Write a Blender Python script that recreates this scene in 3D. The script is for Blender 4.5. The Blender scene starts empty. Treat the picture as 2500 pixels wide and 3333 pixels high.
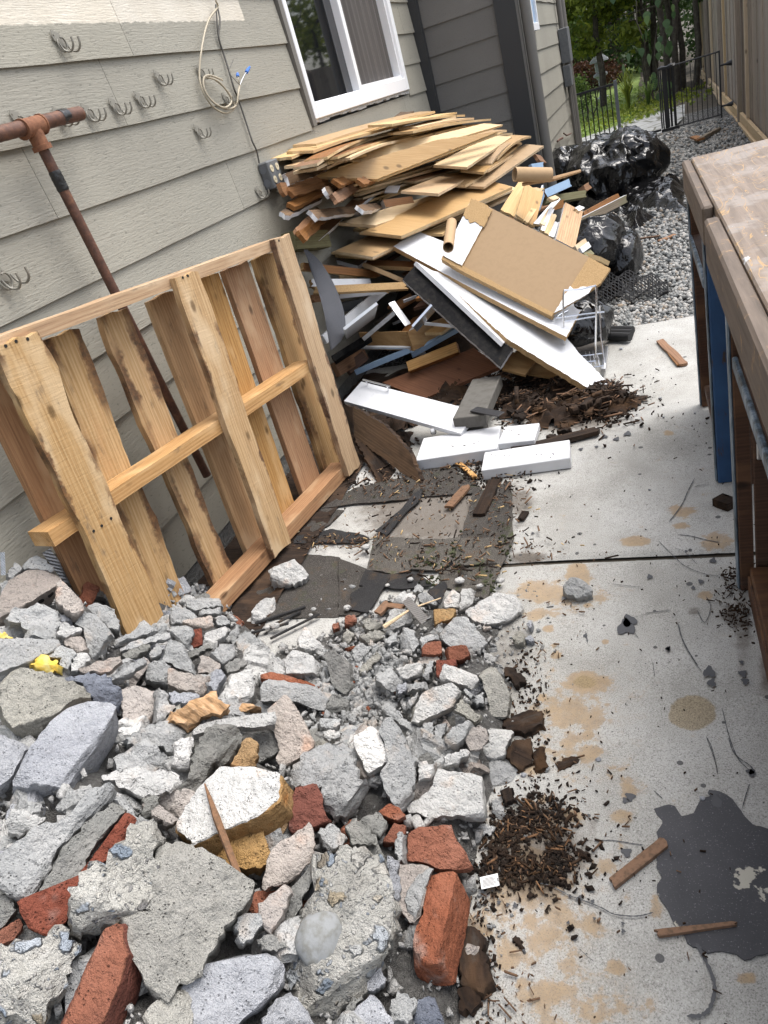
import bpy, math, random
import numpy as np
from mathutils import Matrix, Vector
random.seed(7)
RNG = np.random.default_rng(11)
scene = bpy.context.scene
COL = scene.collection

# ---------------------------------------------------------------- camera
CAMH = 1.4
CP = np.array([0, 0, CAMH])
FPX = 1550 * 2500 / 1659.0
CXY = np.array([1250, 1666.5])
RM = np.array([[0.91841546, -0.07301976, -0.38882021],
               [0.28924902, -0.54657609, 0.78586868],
               [-0.26990377, -0.83421981, -0.48086304]])
cam = bpy.data.cameras.new('camera')
cam.sensor_fit = 'HORIZONTAL'; cam.sensor_width = 36.0
cam.lens = 36 * FPX / 2500
cam.clip_start = 0.02; cam.clip_end = 500
camo = bpy.data.objects.new('camera', cam); COL.objects.link(camo)
camo.matrix_world = Matrix(((RM[0, 0], -RM[0, 1], -RM[0, 2], CP[0]),
                            (RM[1, 0], -RM[1, 1], -RM[1, 2], CP[1]),
                            (RM[2, 0], -RM[2, 1], -RM[2, 2], CP[2]), (0, 0, 0, 1)))
scene.camera = camo

# ---------------------------------------------------------------- light
SUN_AZ = math.atan2(.62, .40); SUN_EL = math.radians(66)
world = bpy.data.worlds.new('World'); scene.world = world
world.use_nodes = True
wn = world.node_tree.nodes; wl = world.node_tree.links
bg = wn['Background']
sky = wn.new('ShaderNodeTexSky'); sky.sky_type = 'NISHITA'; sky.sun_disc = False
sky.sun_elevation = SUN_EL; sky.sun_rotation = SUN_AZ
sky.air_density = 1.0; sky.dust_density = 4.0; sky.ozone_density = 1.0
hs = wn.new('ShaderNodeHueSaturation'); hs.inputs['Saturation'].default_value = 0.45
wl.new(sky.outputs[0], hs.inputs['Color']); wl.new(hs.outputs[0], bg.inputs['Color'])
bg.inputs['Strength'].default_value = 0.15
sun = bpy.data.lights.new('sun', 'SUN'); sun.energy = 1.05; sun.angle = math.radians(40)
sun.color = (1.0, 0.965, 0.91)
suno = bpy.data.objects.new('sun', sun); COL.objects.link(suno)
sd = Vector((math.sin(SUN_AZ) * math.cos(SUN_EL), math.cos(SUN_AZ) * math.cos(SUN_EL), math.sin(SUN_EL)))
suno.rotation_euler = sd.to_track_quat('Z', 'Y').to_euler()
suno.location = (4, 4, 8)
vs = scene.view_settings
vs.view_transform = 'Standard'; vs.look = 'None'; vs.gamma = 1; vs.use_curve_mapping = False
vs.exposure = 1.2
scene.cycles.max_bounces = 6; scene.cycles.diffuse_bounces = 3; scene.cycles.glossy_bounces = 3
scene.cycles.transmission_bounces = 3; scene.cycles.transparent_max_bounces = 6
scene.cycles.use_denoising = True

# ---------------------------------------------------------------- measuring helpers (photo pixel -> point of the place)
PAN = {'A': (0, 1750, 2), 'B': (830, 1750, 2), 'C': (0, 2503, 2), 'D': (830, 2503, 2), 'G': (850, 1850, 1.746),
       'M': (0, 0, 1.327), 'R': (0, 700, 1.327), 'S': (850, 330, 2), 'T': (850, 780, 2), 'V': (1500, 450, 2),
       'X': (950, 1300, 1.952), 'F': (1250, 1700, 1.327), 'H': (1500, 2400, 1.659), 'P': (800, 300, 1.276),
       'Q': (900, 900, 1.3825), 'K': (1700, 0, 2.074), 'L': (2100, 1200, 2.011), 'N': (2100, 400, 2.4575), 'Y': (850, 0, 1.58), 'E': (0, 2400, .976), 'Z': (810, 280, .7323)}
def px(pan, x, y):
    o = PAN[pan]; return (o[0] + x / o[2], o[1] + y / o[2])
def ray(u, v):
    d = RM @ np.array([u - CXY[0], v - CXY[1], FPX]); return d / np.linalg.norm(d)
def hz(u, v, z=0.): d = ray(u, v); return CP + d * ((z - CAMH) / d[2])
def hx(u, v, x): d = ray(u, v); return CP + d * (x / d[0])
def hy(u, v, y): d = ray(u, v); return CP + d * (y / d[1])
def hpl(u, v, p, n):
    d = ray(u, v); return CP + d * (np.dot(p - CP, n) / np.dot(d, n))
def proj(p):
    q = RM.T @ (np.asarray(p, float) - CP); return CXY + FPX * q[:2] / q[2]
def pts(s):
    return [tuple(float(a) for a in t.split(',')) for t in s.split()]

# ---------------------------------------------------------------- numpy noise
def _hash(ix, iy, iz, s):
    h = (ix * 374761393 + iy * 668265263 + iz * 2147483647 + s * 1274126177) & 0xFFFFFFFF
    h = ((h ^ (h >> 13)) * 1274126177) & 0xFFFFFFFF
    h = h ^ (h >> 16)
    return (h & 0xFFFF) / 32767.5 - 1.0
def vnoise(p, s=0):
    p = np.asarray(p, float); i = np.floor(p).astype(np.int64); f = p - i; f = f * f * (3 - 2 * f)
    r = 0
    for dx in (0, 1):
        wx = f[:, 0] if dx else 1 - f[:, 0]
        for dy in (0, 1):
            wy = f[:, 1] if dy else 1 - f[:, 1]
            for dz in (0, 1):
                wz = f[:, 2] if dz else 1 - f[:, 2]
                r = r + wx * wy * wz * _hash(i[:, 0] + dx, i[:, 1] + dy, i[:, 2] + dz, s)
    return r
def fbm(p, s=0, o=3):
    r = 0; a = 1
    p = np.asarray(p, float)
    for k in range(o):
        r = r + a * vnoise(p * 2 ** k + 17.3 * k, s + k); a *= .5
    return r
def smooth(a, b, x):
    t = np.clip((x - a) / (b - a), 0, 1); return t * t * (3 - 2 * t)

# ---------------------------------------------------------------- objects
WM = {}
def tag(o, label=None, cat=None, group=None, kind=None):
    if label: o['label'] = label
    if cat: o['category'] = cat
    if group: o['group'] = group
    if kind: o['kind'] = kind
    elif cat: o['kind'] = 'thing'
    return o
def link(o, parent=None, mw=None):
    mw = mw.copy() if mw is not None else Matrix.Identity(4)
    COL.objects.link(o)
    if parent is not None:
        o.parent = parent
        o.matrix_basis = WM[parent.name].inverted() @ mw
    else:
        o.matrix_basis = mw
    WM[o.name] = mw
    return o
def thing(name, label, cat, loc=(0, 0, 0), group=None):
    o = bpy.data.objects.new(name, None); o.empty_display_size = .05
    link(o, None, Matrix.Translation(Vector(loc)))
    return tag(o, label, cat, group)
def mesh(name, v, f, mats=(), mi=None, smooth_=False, sharp=None, attrs=None):
    me = bpy.data.meshes.new(name)
    me.from_pydata([tuple(a) for a in np.asarray(v).tolist()], [], f if isinstance(f, list) else np.asarray(f).tolist())
    for m in (mats if isinstance(mats, (list, tuple)) else [mats]):
        me.materials.append(M[m] if isinstance(m, str) else m)
    if mi is not None: me.polygons.foreach_set('material_index', np.asarray(mi, dtype=np.int32))
    if smooth_:
        me.polygons.foreach_set('use_smooth', np.ones(len(me.polygons), dtype=bool))
        if sharp: me.set_sharp_from_angle(angle=math.radians(sharp))
    if attrs:
        for k, a in attrs.items():
            at = me.attributes.new(k, 'FLOAT', 'POINT'); at.data.foreach_set('value', np.asarray(a, dtype=np.float32))
    me.update()
    return me
def obj(name, me, parent=None, mw=None, label=None, cat=None, group=None, kind=None):
    o = bpy.data.objects.new(name, me); link(o, parent, mw)
    return tag(o, label, cat, group, kind)
def frame(o, x, y, z):
    m = np.eye(4); m[:3, 0] = x; m[:3, 1] = y; m[:3, 2] = z; m[:3, 3] = o
    return Matrix(m.tolist())
def unit(a): a = np.asarray(a, float); return a / np.linalg.norm(a)

class MB:
    """collects simple solids into one mesh"""
    def __init__(s): s.v = []; s.f = []; s.m = []
    def add(s, v, f, mi=0):
        b = len(s.v); s.v += [tuple(map(float, a)) for a in v]
        s.f += [tuple(int(i) + b for i in q) for q in f]; s.m += [mi] * len(f); return s
    def box(s, lo, hi, mi=0, bev=0.0):
        (a, b, c), (d, e, g) = lo, hi
        if bev <= 0:
            return s.add([(a, b, c), (d, b, c), (d, e, c), (a, e, c), (a, b, g), (d, b, g), (d, e, g), (a, e, g)],
                         [(0, 3, 2, 1), (4, 5, 6, 7), (0, 1, 5, 4), (1, 2, 6, 5), (2, 3, 7, 6), (3, 0, 4, 7)], mi)
        w = bev; v = []; 
        for z, k in ((c, w), (c + w, 0), (g - w, 0), (g, w)):
            v += [(a + k, b + k + (w if k == 0 else 0), z), (a + k + (w if k == 0 else 0), b + k, z), (d - k - (w if k == 0 else 0), b + k, z), (d - k, b + k + (w if k == 0 else 0), z),
                  (d - k, e - k - (w if k == 0 else 0), z), (d - k - (w if k == 0 else 0), e - k, z), (a + k + (w if k == 0 else 0), e - k, z), (a + k, e - k - (w if k == 0 else 0), z)]
        f = [tuple(range(7, -1, -1)), tuple(range(24, 32))]
        for r in range(3):
            for k in range(8):
                f.append((r * 8 + k, r * 8 + (k + 1) % 8, r * 8 + 8 + (k + 1) % 8, r * 8 + 8 + k))
        return s.add(v, f, mi)
    def tube(s, P, r, n=7, mi=0, cap=True):
        P = [np.asarray(p, float) for p in P]; m = len(P)
        rr = r if hasattr(r, '__len__') else [r] * m
        v = []; prev = None
        for i in range(m):
            t = unit(P[min(i + 1, m - 1)] - P[max(i - 1, 0)])
            if prev is None:
                a = np.cross(t, (0, 0, 1)); a = a if np.linalg.norm(a) > .05 else np.cross(t, (1, 0, 0))
            else: a = prev - t * np.dot(prev, t)
            a = unit(a); b = np.cross(t, a); prev = a
            for k in range(n):
                q = 2 * math.pi * k / n; v.append(P[i] + rr[i] * (math.cos(q) * a + math.sin(q) * b))
        f = [(i * n + k, i * n + (k + 1) % n, (i + 1) * n + (k + 1) % n, (i + 1) * n + k) for i in range(m - 1) for k in range(n)]
        if cap: f += [tuple(range(n - 1, -1, -1)), tuple(range((m - 1) * n, m * n))]
        return s.add(v, f, mi)
    def prism(s, poly, e1, e2, o, ext, mi=0):
        o = np.asarray(o, float); n = len(poly)
        a = [o + p[0] * np.asarray(e1) + p[1] * np.asarray(e2) for p in poly]; b = [p + np.asarray(ext) for p in a]
        f = [tuple(range(n)), tuple(range(2 * n - 1, n - 1, -1))] + [(k, k + n, (k + 1) % n + n, (k + 1) % n) for k in range(n)]
        return s.add(a + b, f, mi)
    def build(s, name, mats, parent=None, sm=None, org=None, **kw):
        v = np.array(s.v); mw = None
        if org is not None: v = v - np.asarray(org); mw = Matrix.Translation(Vector(org))
        return obj(name, mesh(name, v, s.f, mats, s.m, sm is not None, sm), parent, mw, **kw)
def spline(P, k=6):
    P = [np.asarray(p, float) for p in P]; Q = [2 * P[0] - P[1]] + P + [2 * P[-1] - P[-2]]; out = []
    for i in range(1, len(Q) - 2):
        for j in range(k):
            t = j / k; a, b, c, d = Q[i - 1:i + 3]
            out.append(.5 * (2 * b + (c - a) * t + (2 * a - 5 * b + 4 * c - d) * t * t + (3 * b - a - 3 * c + d) * t ** 3))
    return out + [P[-1]]
# ---------------------------------------------------------------- materials
M = {}
class NB:
    def __init__(s, name):
        s.mat = bpy.data.materials.new(name); s.mat.use_nodes = True
        s.nt = s.mat.node_tree; s.b = s.nt.nodes['Principled BSDF']; M[name] = s.mat
        s.tc = s.nt.nodes.new('ShaderNodeTexCoord'); s.geo = s.nt.nodes.new('ShaderNodeNewGeometry')
        s.oi = s.nt.nodes.new('ShaderNodeObjectInfo')
    def n(s, t, **k):
        x = s.nt.nodes.new('ShaderNode' + t)
        for a, b in k.items(): setattr(x, a, b)
        return x
    def put(s, sock, v):
        if isinstance(v, bpy.types.NodeSocket): s.nt.links.new(v, sock)
        elif isinstance(v, (tuple, list)) and len(v) == 3 and sock.type == 'RGBA': sock.default_value = (*v, 1)
        else: sock.default_value = v
    @property
    def obj(s): return s.tc.outputs['Object']
    @property
    def pos(s): return s.geo.outputs['Position']
    @property
    def rnd(s): return s.oi.outputs['Random']
    def scale(s, v, sc, off=None):
        m = s.n('Mapping'); s.put(m.inputs['Vector'], v); m.inputs['Scale'].default_value = sc
        if off is not None: s.put(m.inputs['Location'], off)
        return m.outputs[0]
    def noise(s, v, sc, d=3, r=.55, dist=0., col=False):
        x = s.n('TexNoise'); s.put(x.inputs['Vector'], v); x.inputs['Scale'].default_value = sc
        x.inputs['Detail'].default_value = d; x.inputs['Roughness'].default_value = r; x.inputs['Distortion'].default_value = dist
        return x.outputs['Color' if col else 'Fac']
    def vor(s, v, sc, feat='F1', out='Distance', rnd=1.):
        x = s.n('TexVoronoi', feature=feat); s.put(x.inputs['Vector'], v); x.inputs['Scale'].default_value = sc
        x.inputs['Randomness'].default_value = rnd
        return x.outputs[out]
    def math(s, op, a, b=0., c=None, clamp=False):
        x = s.n('Math', operation=op, use_clamp=clamp); s.put(x.inputs[0], a); s.put(x.inputs[1], b)
        if c is not None: s.put(x.inputs[2], c)
        return x.outputs[0]
    def step(s, v, a, b):
        x = s.n('MapRange', interpolation_type='SMOOTHSTEP'); s.put(x.inputs[0], v); x.inputs[1].default_value = a; x.inputs[2].default_value = b
        return x.outputs[0]
    def rng(s, v, a, b, c, d):
        x = s.n('MapRange'); s.put(x.inputs[0], v)
        for i, q in enumerate((a, b, c, d)): x.inputs[i + 1].default_value = q
        return x.outputs[0]
    def mix(s, f, a, b, mode='MIX'):
        x = s.n('Mix', data_type='RGBA', blend_type=mode); s.put(x.inputs[0], f); s.put(x.inputs[6], a); s.put(x.inputs[7], b)
        return x.outputs[2]
    def ramp(s, f, *st):
        x = s.n('ValToRGB'); s.put(x.inputs[0], f); e = x.color_ramp.elements
        while len(e) < len(st): e.new(.5)
        for q, (p, c) in zip(e, st): q.position = p; q.color = (*c, 1)
        return x.outputs[0]
    def sep(s, v):
        x = s.n('SeparateXYZ'); s.put(x.inputs[0], v); return x.outputs
    def attr(s, name):
        x = s.n('Attribute', attribute_name=name); return x.outputs['Fac']
    def hsv(s, c, h=.5, sat=1., v=1.):
        x = s.n('HueSaturation'); s.put(x.inputs['Hue'], h); s.put(x.inputs['Saturation'], sat); s.put(x.inputs['Value'], v); s.put(x.inputs['Color'], c)
        return x.outputs[0]
    def bump(s, hgt, st=.4, dist=.01, nrm=None):
        x = s.n('Bump'); s.put(x.inputs['Height'], hgt); s.put(x.inputs['Strength'], st); x.inputs['Distance'].default_value = dist
        if nrm is not None: s.put(x.inputs['Normal'], nrm)
        return x.outputs[0]
    def done(s, col, rough=.8, nrm=None, metal=0., spec=None):
        s.put(s.b.inputs['Base Color'], col); s.put(s.b.inputs['Roughness'], rough); s.put(s.b.inputs['Metallic'], metal)
        if spec is not None: s.b.inputs['Specular IOR Level'].default_value = spec
        if nrm is not None: s.put(s.b.inputs['Normal'], nrm)
        return s.mat
    def vary(s, c, amt=.25, sat=.2):
        v = s.rng(s.rnd, 0, 1, 1 - amt, 1 + amt)
        r2 = s.math('FRACT', s.math('MULTIPLY', s.rnd, 7.31))
        return s.hsv(c, .5, s.rng(r2, 0, 1, 1 - sat, 1 + sat), v)
    def seed(s, v):
        x = s.n('VectorMath', operation='ADD'); s.put(x.inputs[0], v)
        y = s.n('CombineXYZ')
        for i in range(3): s.put(y.inputs[i], s.math('MULTIPLY', s.rnd, 31.7 + 11 * i))
        s.nt.links.new(y.outputs[0], x.inputs[1]); return x.outputs[0]

def stone(name, c, c2, c3, grain=1., pits=.3, rough=.92, stain=None, bumpy=1., vs_=.2):
    b = NB(name); v = b.seed(b.obj)
    big = b.noise(v, 9, 4, .6); mid = b.noise(v, 45, 4, .65); fine = b.noise(v, 420, 2, .7)
    col = b.ramp(big, (.25, c2), (.5, c), (.75, c3))
    col = b.mix(b.step(mid, .52, .72), col, tuple(x * .78 for x in c))
    col = b.mix(b.math('MULTIPLY', b.step(fine, .5, .75), .5 * grain), col, tuple(min(1, x * 1.45) for x in c))
    col = b.mix(b.math('MULTIPLY', b.step(fine, .48, .25), .6 * grain), col, tuple(x * .42 for x in c))
    if stain:
        col = b.mix(b.math('MULTIPLY', b.step(b.noise(v, 13, 3, .6), .56, .74), .65), col, stain)
    pit = b.vor(v, 170)
    pm = b.step(pit, .32, .12); pm = b.math('MULTIPLY', pm, b.step(b.noise(v, 60), .5, .62))
    col = b.mix(b.math('MULTIPLY', pm, pits), col, tuple(x * .3 for x in c))
    col = b.vary(col, .14, vs_)
    h = b.math('ADD', b.math('MULTIPLY', mid, 1.3), b.math('MULTIPLY', fine, .25 * grain))
    h = b.math('SUBTRACT', h, b.math('MULTIPLY', pm, .5))
    return b.done(col, rough, b.bump(h, .95 * bumpy, .016), spec=.2)
stone('mortar', (.335, .34, .338), (.27, .276, .276), (.41, .405, .395), .55, .5, stain=(.46, .385, .32))
stone('mortar_pale', (.45, .448, .437), (.37, .37, .362), (.53, .52, .50), .5, .5, stain=(.55, .45, .38))
stone('mortar_dark', (.20, .20, .188), (.155, .155, .147), (.26, .25, .235), .6, .5)
stone('mortar_pink', (.36, .325, .297), (.30, .28, .26), (.41, .365, .335), .6, .4, stain=(.50, .34, .26))
stone('concrete', (.34, .33, .295), (.28, .272, .245), (.42, .405, .365), 1.15, .9)
stone('block_blue', (.345, .355, .38), (.28, .29, .32), (.44, .45, .475), .9, .3)
stone('blue_dark', (.16, .175, .21), (.12, .13, .16), (.22, .235, .27), .8, .5)
stone('brick', (.235, .09, .054), (.17, .066, .042), (.30, .13, .085), .6, .6, stain=(.31, .25, .22), vs_=.08)
stone('brick_dark', (.175, .06, .042), (.125, .046, .034), (.225, .085, .06), .45, .6, stain=(.25, .21, .19), vs_=.08)
stone('tan', (.34, .22, .11), (.26, .165, .085), (.42, .29, .16), 1.0, .5, stain=(.36, .15, .05))
stone('white_plaster', (.55, .54, .52), (.47, .46, .445), (.62, .61, .59), .4, .5)
def aggregate():
    b = NB('aggregate'); v = b.seed(b.obj)
    w = b.mix(.06, v, b.noise(v, 22, 3, .6, col=True), 'ADD')
    e = b.vor(w, 25, 'F1'); cc = b.vor(w, 25, 'F1', 'Color'); r = b.sep(cc)
    e2 = b.vor(w, 95); c2 = b.sep(b.vor(w, 95, 'F1', 'Color'))
    peb = b.math('MULTIPLY', b.step(e, .42, .30), b.step(r[0], .36, .40))
    peb2 = b.math('MULTIPLY', b.step(e2, .40, .28), b.step(c2[0], .40, .46))
    base = b.ramp(b.noise(v, 14, 4, .6), (.3, (.33, .32, .29)), (.55, (.44, .43, .395)), (.75, (.53, .52, .49)))
    fine = b.noise(v, 380, 2, .7)
    base = b.mix(b.math('MULTIPLY', b.step(fine, .47, .25), .6), base, (.13, .125, .11))
    pc = b.ramp(r[1], (0, (.20, .24, .29)), (.35, (.36, .40, .45)), (.6, (.50, .52, .53)), (.8, (.45, .37, .25)), (1, (.12, .13, .15)))
    col = b.mix(peb2, base, b.ramp(c2[1], (0, (.22, .25, .29)), (.5, (.55, .53, .48)), (1, (.15, .15, .16))))
    col = b.mix(peb, col, pc); col = b.vary(col, .06, .1)
    h = b.math('ADD', b.math('MULTIPLY', peb, .9), b.math('MULTIPLY', peb2, .45))
    h = b.math('ADD', h, b.math('ADD', b.noise(v, 60, 4, .7), b.math('MULTIPLY', fine, .15)))
    b.done(col, .9, b.bump(h, 1., .022), spec=.25)
aggregate()
def fines():
    b = NB('fines'); v = b.pos
    n = b.noise(v, 60, 5, .7); f = b.noise(v, 400, 2, .6)
    col = b.ramp(n, (.3, (.10, .096, .09)), (.55, (.19, .185, .175)), (.75, (.30, .295, .28)))
    b.done(b.mix(b.step(f, .45, .3), col, (.08, .075, .07)), .95, b.bump(b.math('ADD', n, f), 1, .02))
fines()

def wood(name, c1, c2, c3=None, fin=.6, grain=1., dirt=.2, vary=.2, bark=False, saw=0., scale=1., dirtc=(.05, .045, .04), bw=(.84, 1., .44, .56)):
    b = NB(name); v = b.seed(b.obj)
    g1 = b.noise(b.scale(v, (2.2 * scale, 52 * scale, 52 * scale)), 1.6, 5, .65, .5)
    g2 = b.noise(b.scale(v, (5 * scale, 190 * scale, 190 * scale)), 1.5, 3, .6)
    wv = b.n('TexWave', wave_type='RINGS', rings_direction='X'); b.put(wv.inputs['Vector'], b.scale(v, (.5, 6, 6)))
    wv.inputs['Scale'].default_value = 6.5 * scale; wv.inputs['Distortion'].default_value = 4.5; wv.inputs['Detail'].default_value = 3; wv.inputs['Detail Scale'].default_value = 1.4
    rings = wv.outputs['Fac']
    t = b.math('ADD', b.math('MULTIPLY', g1, .78), b.math('MULTIPLY', rings, .22 * grain))
    col = b.ramp(t, (.28, c2), (.62, c1))
    col = b.mix(b.math('MULTIPLY', b.step(g2, .5, .34), .4 * grain), col, tuple(x * .5 for x in c2))
    if c3: col = b.mix(b.step(b.noise(b.scale(v, (1, 3, 3)), 3.3, 3), .5, .68), col, c3)
    k = b.vor(b.scale(v, (3.2, 6, 6)), 1.7)
    col = b.mix(b.math('MULTIPLY', b.step(k, .16, .05), .85), col, tuple(x * .35 for x in c2))
    if dirt:
        dn = b.noise(b.scale(v, (3, 9, 9)), 2.6, 5, .7)
        col = b.mix(b.math('MULTIPLY', b.step(dn, .56, .74), dirt), col, dirtc)
    if bark:
        e = b.attr('edge')
        bn = b.noise(v, 11, 4, .7); pn = b.noise(b.scale(v, (1, 1.6, 1.6)), 3.1, 2); bm = b.math('MULTIPLY', b.step(b.math('ADD', e, b.math('MULTIPLY', b.math('SUBTRACT', bn, .5), 1.2)), bw[0], bw[1]), b.step(pn, bw[2], bw[3]))
        bc = b.ramp(b.noise(v, 60, 4, .7), (.3, (.035, .025, .02)), (.6, (.16, .08, .04)), (.8, (.30, .18, .09)))
        col = b.mix(b.math('MULTIPLY', bm, .92), col, bc)
    col = b.vary(col, vary, .15)
    h = b.math('ADD', b.math('MULTIPLY', g2, .6), b.math('MULTIPLY', g1, .6))
    if saw:
        s_ = b.noise(b.scale(v, (130, 12, 12)), 1.2, 2, .5, .4); h = b.math('ADD', h, b.math('MULTIPLY', s_, saw))
    return b.done(col, fin, b.bump(h, .5, .003), spec=.3)
wood('pine_rough', (.50, .345, .19), (.36, .22, .105), (.54, .40, .25), .8, .8, .6, .10, True, .7, dirtc=(.10, .085, .07))
wood('pine_bark', (.52, .36, .20), (.36, .22, .10), (.46, .29, .15), .8, .8, .5, .10, True, .7, dirtc=(.07, .05, .035), bw=(.42, .72, .40, .55))
wood('pine_red', (.42, .225, .10), (.29, .14, .06), (.48, .30, .155), .75, .9, .5, .10, False, .5)
wood('pine_board', (.49, .31, .155), (.34, .19, .085), (.54, .37, .21), .75, .9, .5, .10, False, .6)
wood('floor_face', (.49, .335, .178), (.385, .245, .118), None, .42, .35, .06, .16, scale=1.3)
wood('ply_raw', (.60, .46, .28), (.47, .335, .185), (.64, .52, .35), .8, .5, .12, .14)
wood('floor_back', (.62, .475, .28), (.52, .37, .20), None, .8, .4, .1, .1)
wood('board_brown', (.25, .125, .055), (.17, .08, .035), None, .55, .8, .2, .2)
wood('board_red', (.235, .095, .04), (.16, .06, .025), None, .5, .6, .2, .1)
wood('board_grey', (.20, .165, .125), (.13, .105, .08), (.15, .145, .09), .85, .9, .4, .2)
wood('rotten', (.036, .021, .0125), (.010, .0065, .005), (.06, .034, .018), .95, .4, .6, .3, saw=1.0)
wood('plywood_old', (.15, .095, .055), (.09, .056, .033), (.05, .033, .022), .9, .8, .5, .1)
wood('fence_wood', (.33, .28, .232), (.235, .197, .163), (.26, .225, .175), .9, .9, .3, .16)
wood('cedar_new', (.62, .48, .31), (.52, .38, .23), None, .75, .6, .1, .1)
wood('bench_dark', (.085, .04, .022), (.05, .024, .014), (.12, .06, .03), .6, .8, .35, .1)
wood('treated', (.20, .19, .10), (.14, .12, .06), None, .85, .8, .3, .1)

def simple(name, c, rough=.6, metal=0., var=.0, bs=0., bscale=60, c2=None, spec=None, dirt=0.):
    b = NB(name); v = b.seed(b.obj); n = b.noise(v, bscale, 4, .6)
    col = b.mix(b.step(n, .4, .7), c, c2) if c2 else b.mix(0, c, c)
    if dirt: col = b.mix(b.math('MULTIPLY', b.step(b.noise(v, 25, 5, .75), .58, .75), dirt), col, (.08, .065, .045))
    if var: col = b.vary(col, var, .1)
    b.done(col, rough, b.bump(n, bs, .004) if bs else None, metal, spec)
simple('melamine', (.60, .615, .64), .34, c2=(.55, .565, .59), bscale=9, dirt=.4)
simple('white_paint', (.62, .63, .65), .42, c2=(.56, .57, .59), bscale=7, dirt=.35)
simple('vinyl', (.80, .81, .83), .35)
simple('particle', (.40, .265, .125), .9, c2=(.27, .165, .07), bscale=260, bs=.8)
simple('mdf', (.285, .192, .105), .8, c2=(.265, .178, .096), bscale=40)
simple('cardboard', (.40, .27, .15), .85, c2=(.36, .24, .13), bscale=30)
simple('black_paint', (.011, .011, .012), .62, c2=(.022, .021, .02), bscale=40, dirt=.35, bs=.3, spec=.05)
simple('chrome', (.75, .76, .78), .22, 1.)
simple('zinc', (.55, .57, .60), .38, .9, c2=(.42, .44, .46), bscale=30, bs=.1)
simple('steel_white', (.62, .64, .67), .4, .2)
simple('iron_black', (.018, .018, .02), .5)
simple('iron_grey', (.16, .17, .19), .5, .3)
simple('box_grey', (.13, .135, .14), .5, c2=(.10, .105, .11), bscale=30)
simple('ivory', (.62, .54, .38), .4)
simple('rubber_mat', (.085, .088, .10), .6, bs=.8, bscale=900)
simple('track', (.13, .155, .165), .5)
simple('dark_hole', (.012, .011, .01), .9)
simple('wire_cream', (.40, .35, .26), .5)
simple('wire_dark', (.09, .085, .075), .5)
simple('wire_blue', (.03, .15, .55), .4)
simple('foam', (.68, .46, .06), .85, c2=(.60, .52, .20), bscale=40, bs=.8)
simple('trim_dark', (.028, .029, .031), .55, bs=.15, bscale=40)
simple('trim_grey', (.135, .13, .12), .5)
simple('hook_paint', (.225, .213, .18), .5)
simple('conduit', (.145, .135, .12), .55)
simple('sidetile', (.10, .095, .085), .8, c2=(.075, .07, .06), bscale=30, bs=.3)
simple('stick', (.17, .095, .055), .85, c2=(.10, .06, .035), bscale=90, bs=.6, var=.2)
simple('chip', (.17, .095, .05), .9, c2=(.075, .04, .021), bscale=40, var=.3)
simple('paper', (.80, .80, .78), .7)
simple('ink', (.06, .06, .07), .8)
simple('net', (.012, .012, .013), .7)
simple('blue_panel', (.28, .40, .55), .45, c2=(.24, .35, .50), bscale=12)
simple('lantern', (.34, .36, .38), .9, c2=(.22, .23, .24), bscale=30, bs=.5)
simple('trunk', (.045, .036, .027), .95, c2=(.085, .075, .055), bscale=18, bs=1.)
simple('moss', (.028, .036, .009), .95, c2=(.016, .02, .006), bscale=80, bs=1.)
simple('pebble_white', (.24, .25, .255), .85, c2=(.16, .16, .145), bscale=50, bs=.5)
def siding(name, base, creamy):
    b = NB(name); p = b.pos; xyz = b.sep(p); v = b.seed(b.obj)
    gr = b.noise(b.scale(p, (40, 2.2, 40)), 2.2, 4, .65, 2.2)
    pit = b.noise(b.scale(p, (90, 26, 90)), 1.6, 3, .6)
    col = b.ramp(b.noise(p, 1.6, 4, .6), (.3, tuple(x * .92 for x in base)), (.7, tuple(x * 1.06 for x in base)))
    col = b.mix(b.math('MULTIPLY', b.step(pit, .41, .27), .65), col, tuple(x * .38 for x in base))
    col = b.mix(b.math('MULTIPLY', b.step(b.noise(b.scale(p, (1, .7, 5)), 3, 4, .7), .60, .8), .22), col, (.13, .11, .08))
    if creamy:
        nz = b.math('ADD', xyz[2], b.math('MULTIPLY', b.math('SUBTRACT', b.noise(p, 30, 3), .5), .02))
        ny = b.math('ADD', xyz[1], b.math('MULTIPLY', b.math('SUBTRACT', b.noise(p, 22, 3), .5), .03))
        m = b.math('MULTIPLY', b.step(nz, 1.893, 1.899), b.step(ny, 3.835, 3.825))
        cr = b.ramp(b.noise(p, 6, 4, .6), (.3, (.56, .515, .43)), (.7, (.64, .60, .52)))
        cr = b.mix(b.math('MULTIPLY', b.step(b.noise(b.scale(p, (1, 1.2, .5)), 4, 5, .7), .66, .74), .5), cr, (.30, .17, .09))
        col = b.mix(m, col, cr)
    col = b.vary(col, .05, .05)
    h = b.math('ADD', b.math('MULTIPLY', gr, .7), b.math('MULTIPLY', pit, .5))
    b.done(col, .62, b.bump(h, .6, .006), spec=.35)
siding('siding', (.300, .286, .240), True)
siding('siding_shaded', (.165, .157, .145), False)  # siding with shade put into its colour, for the wing's near face
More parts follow.
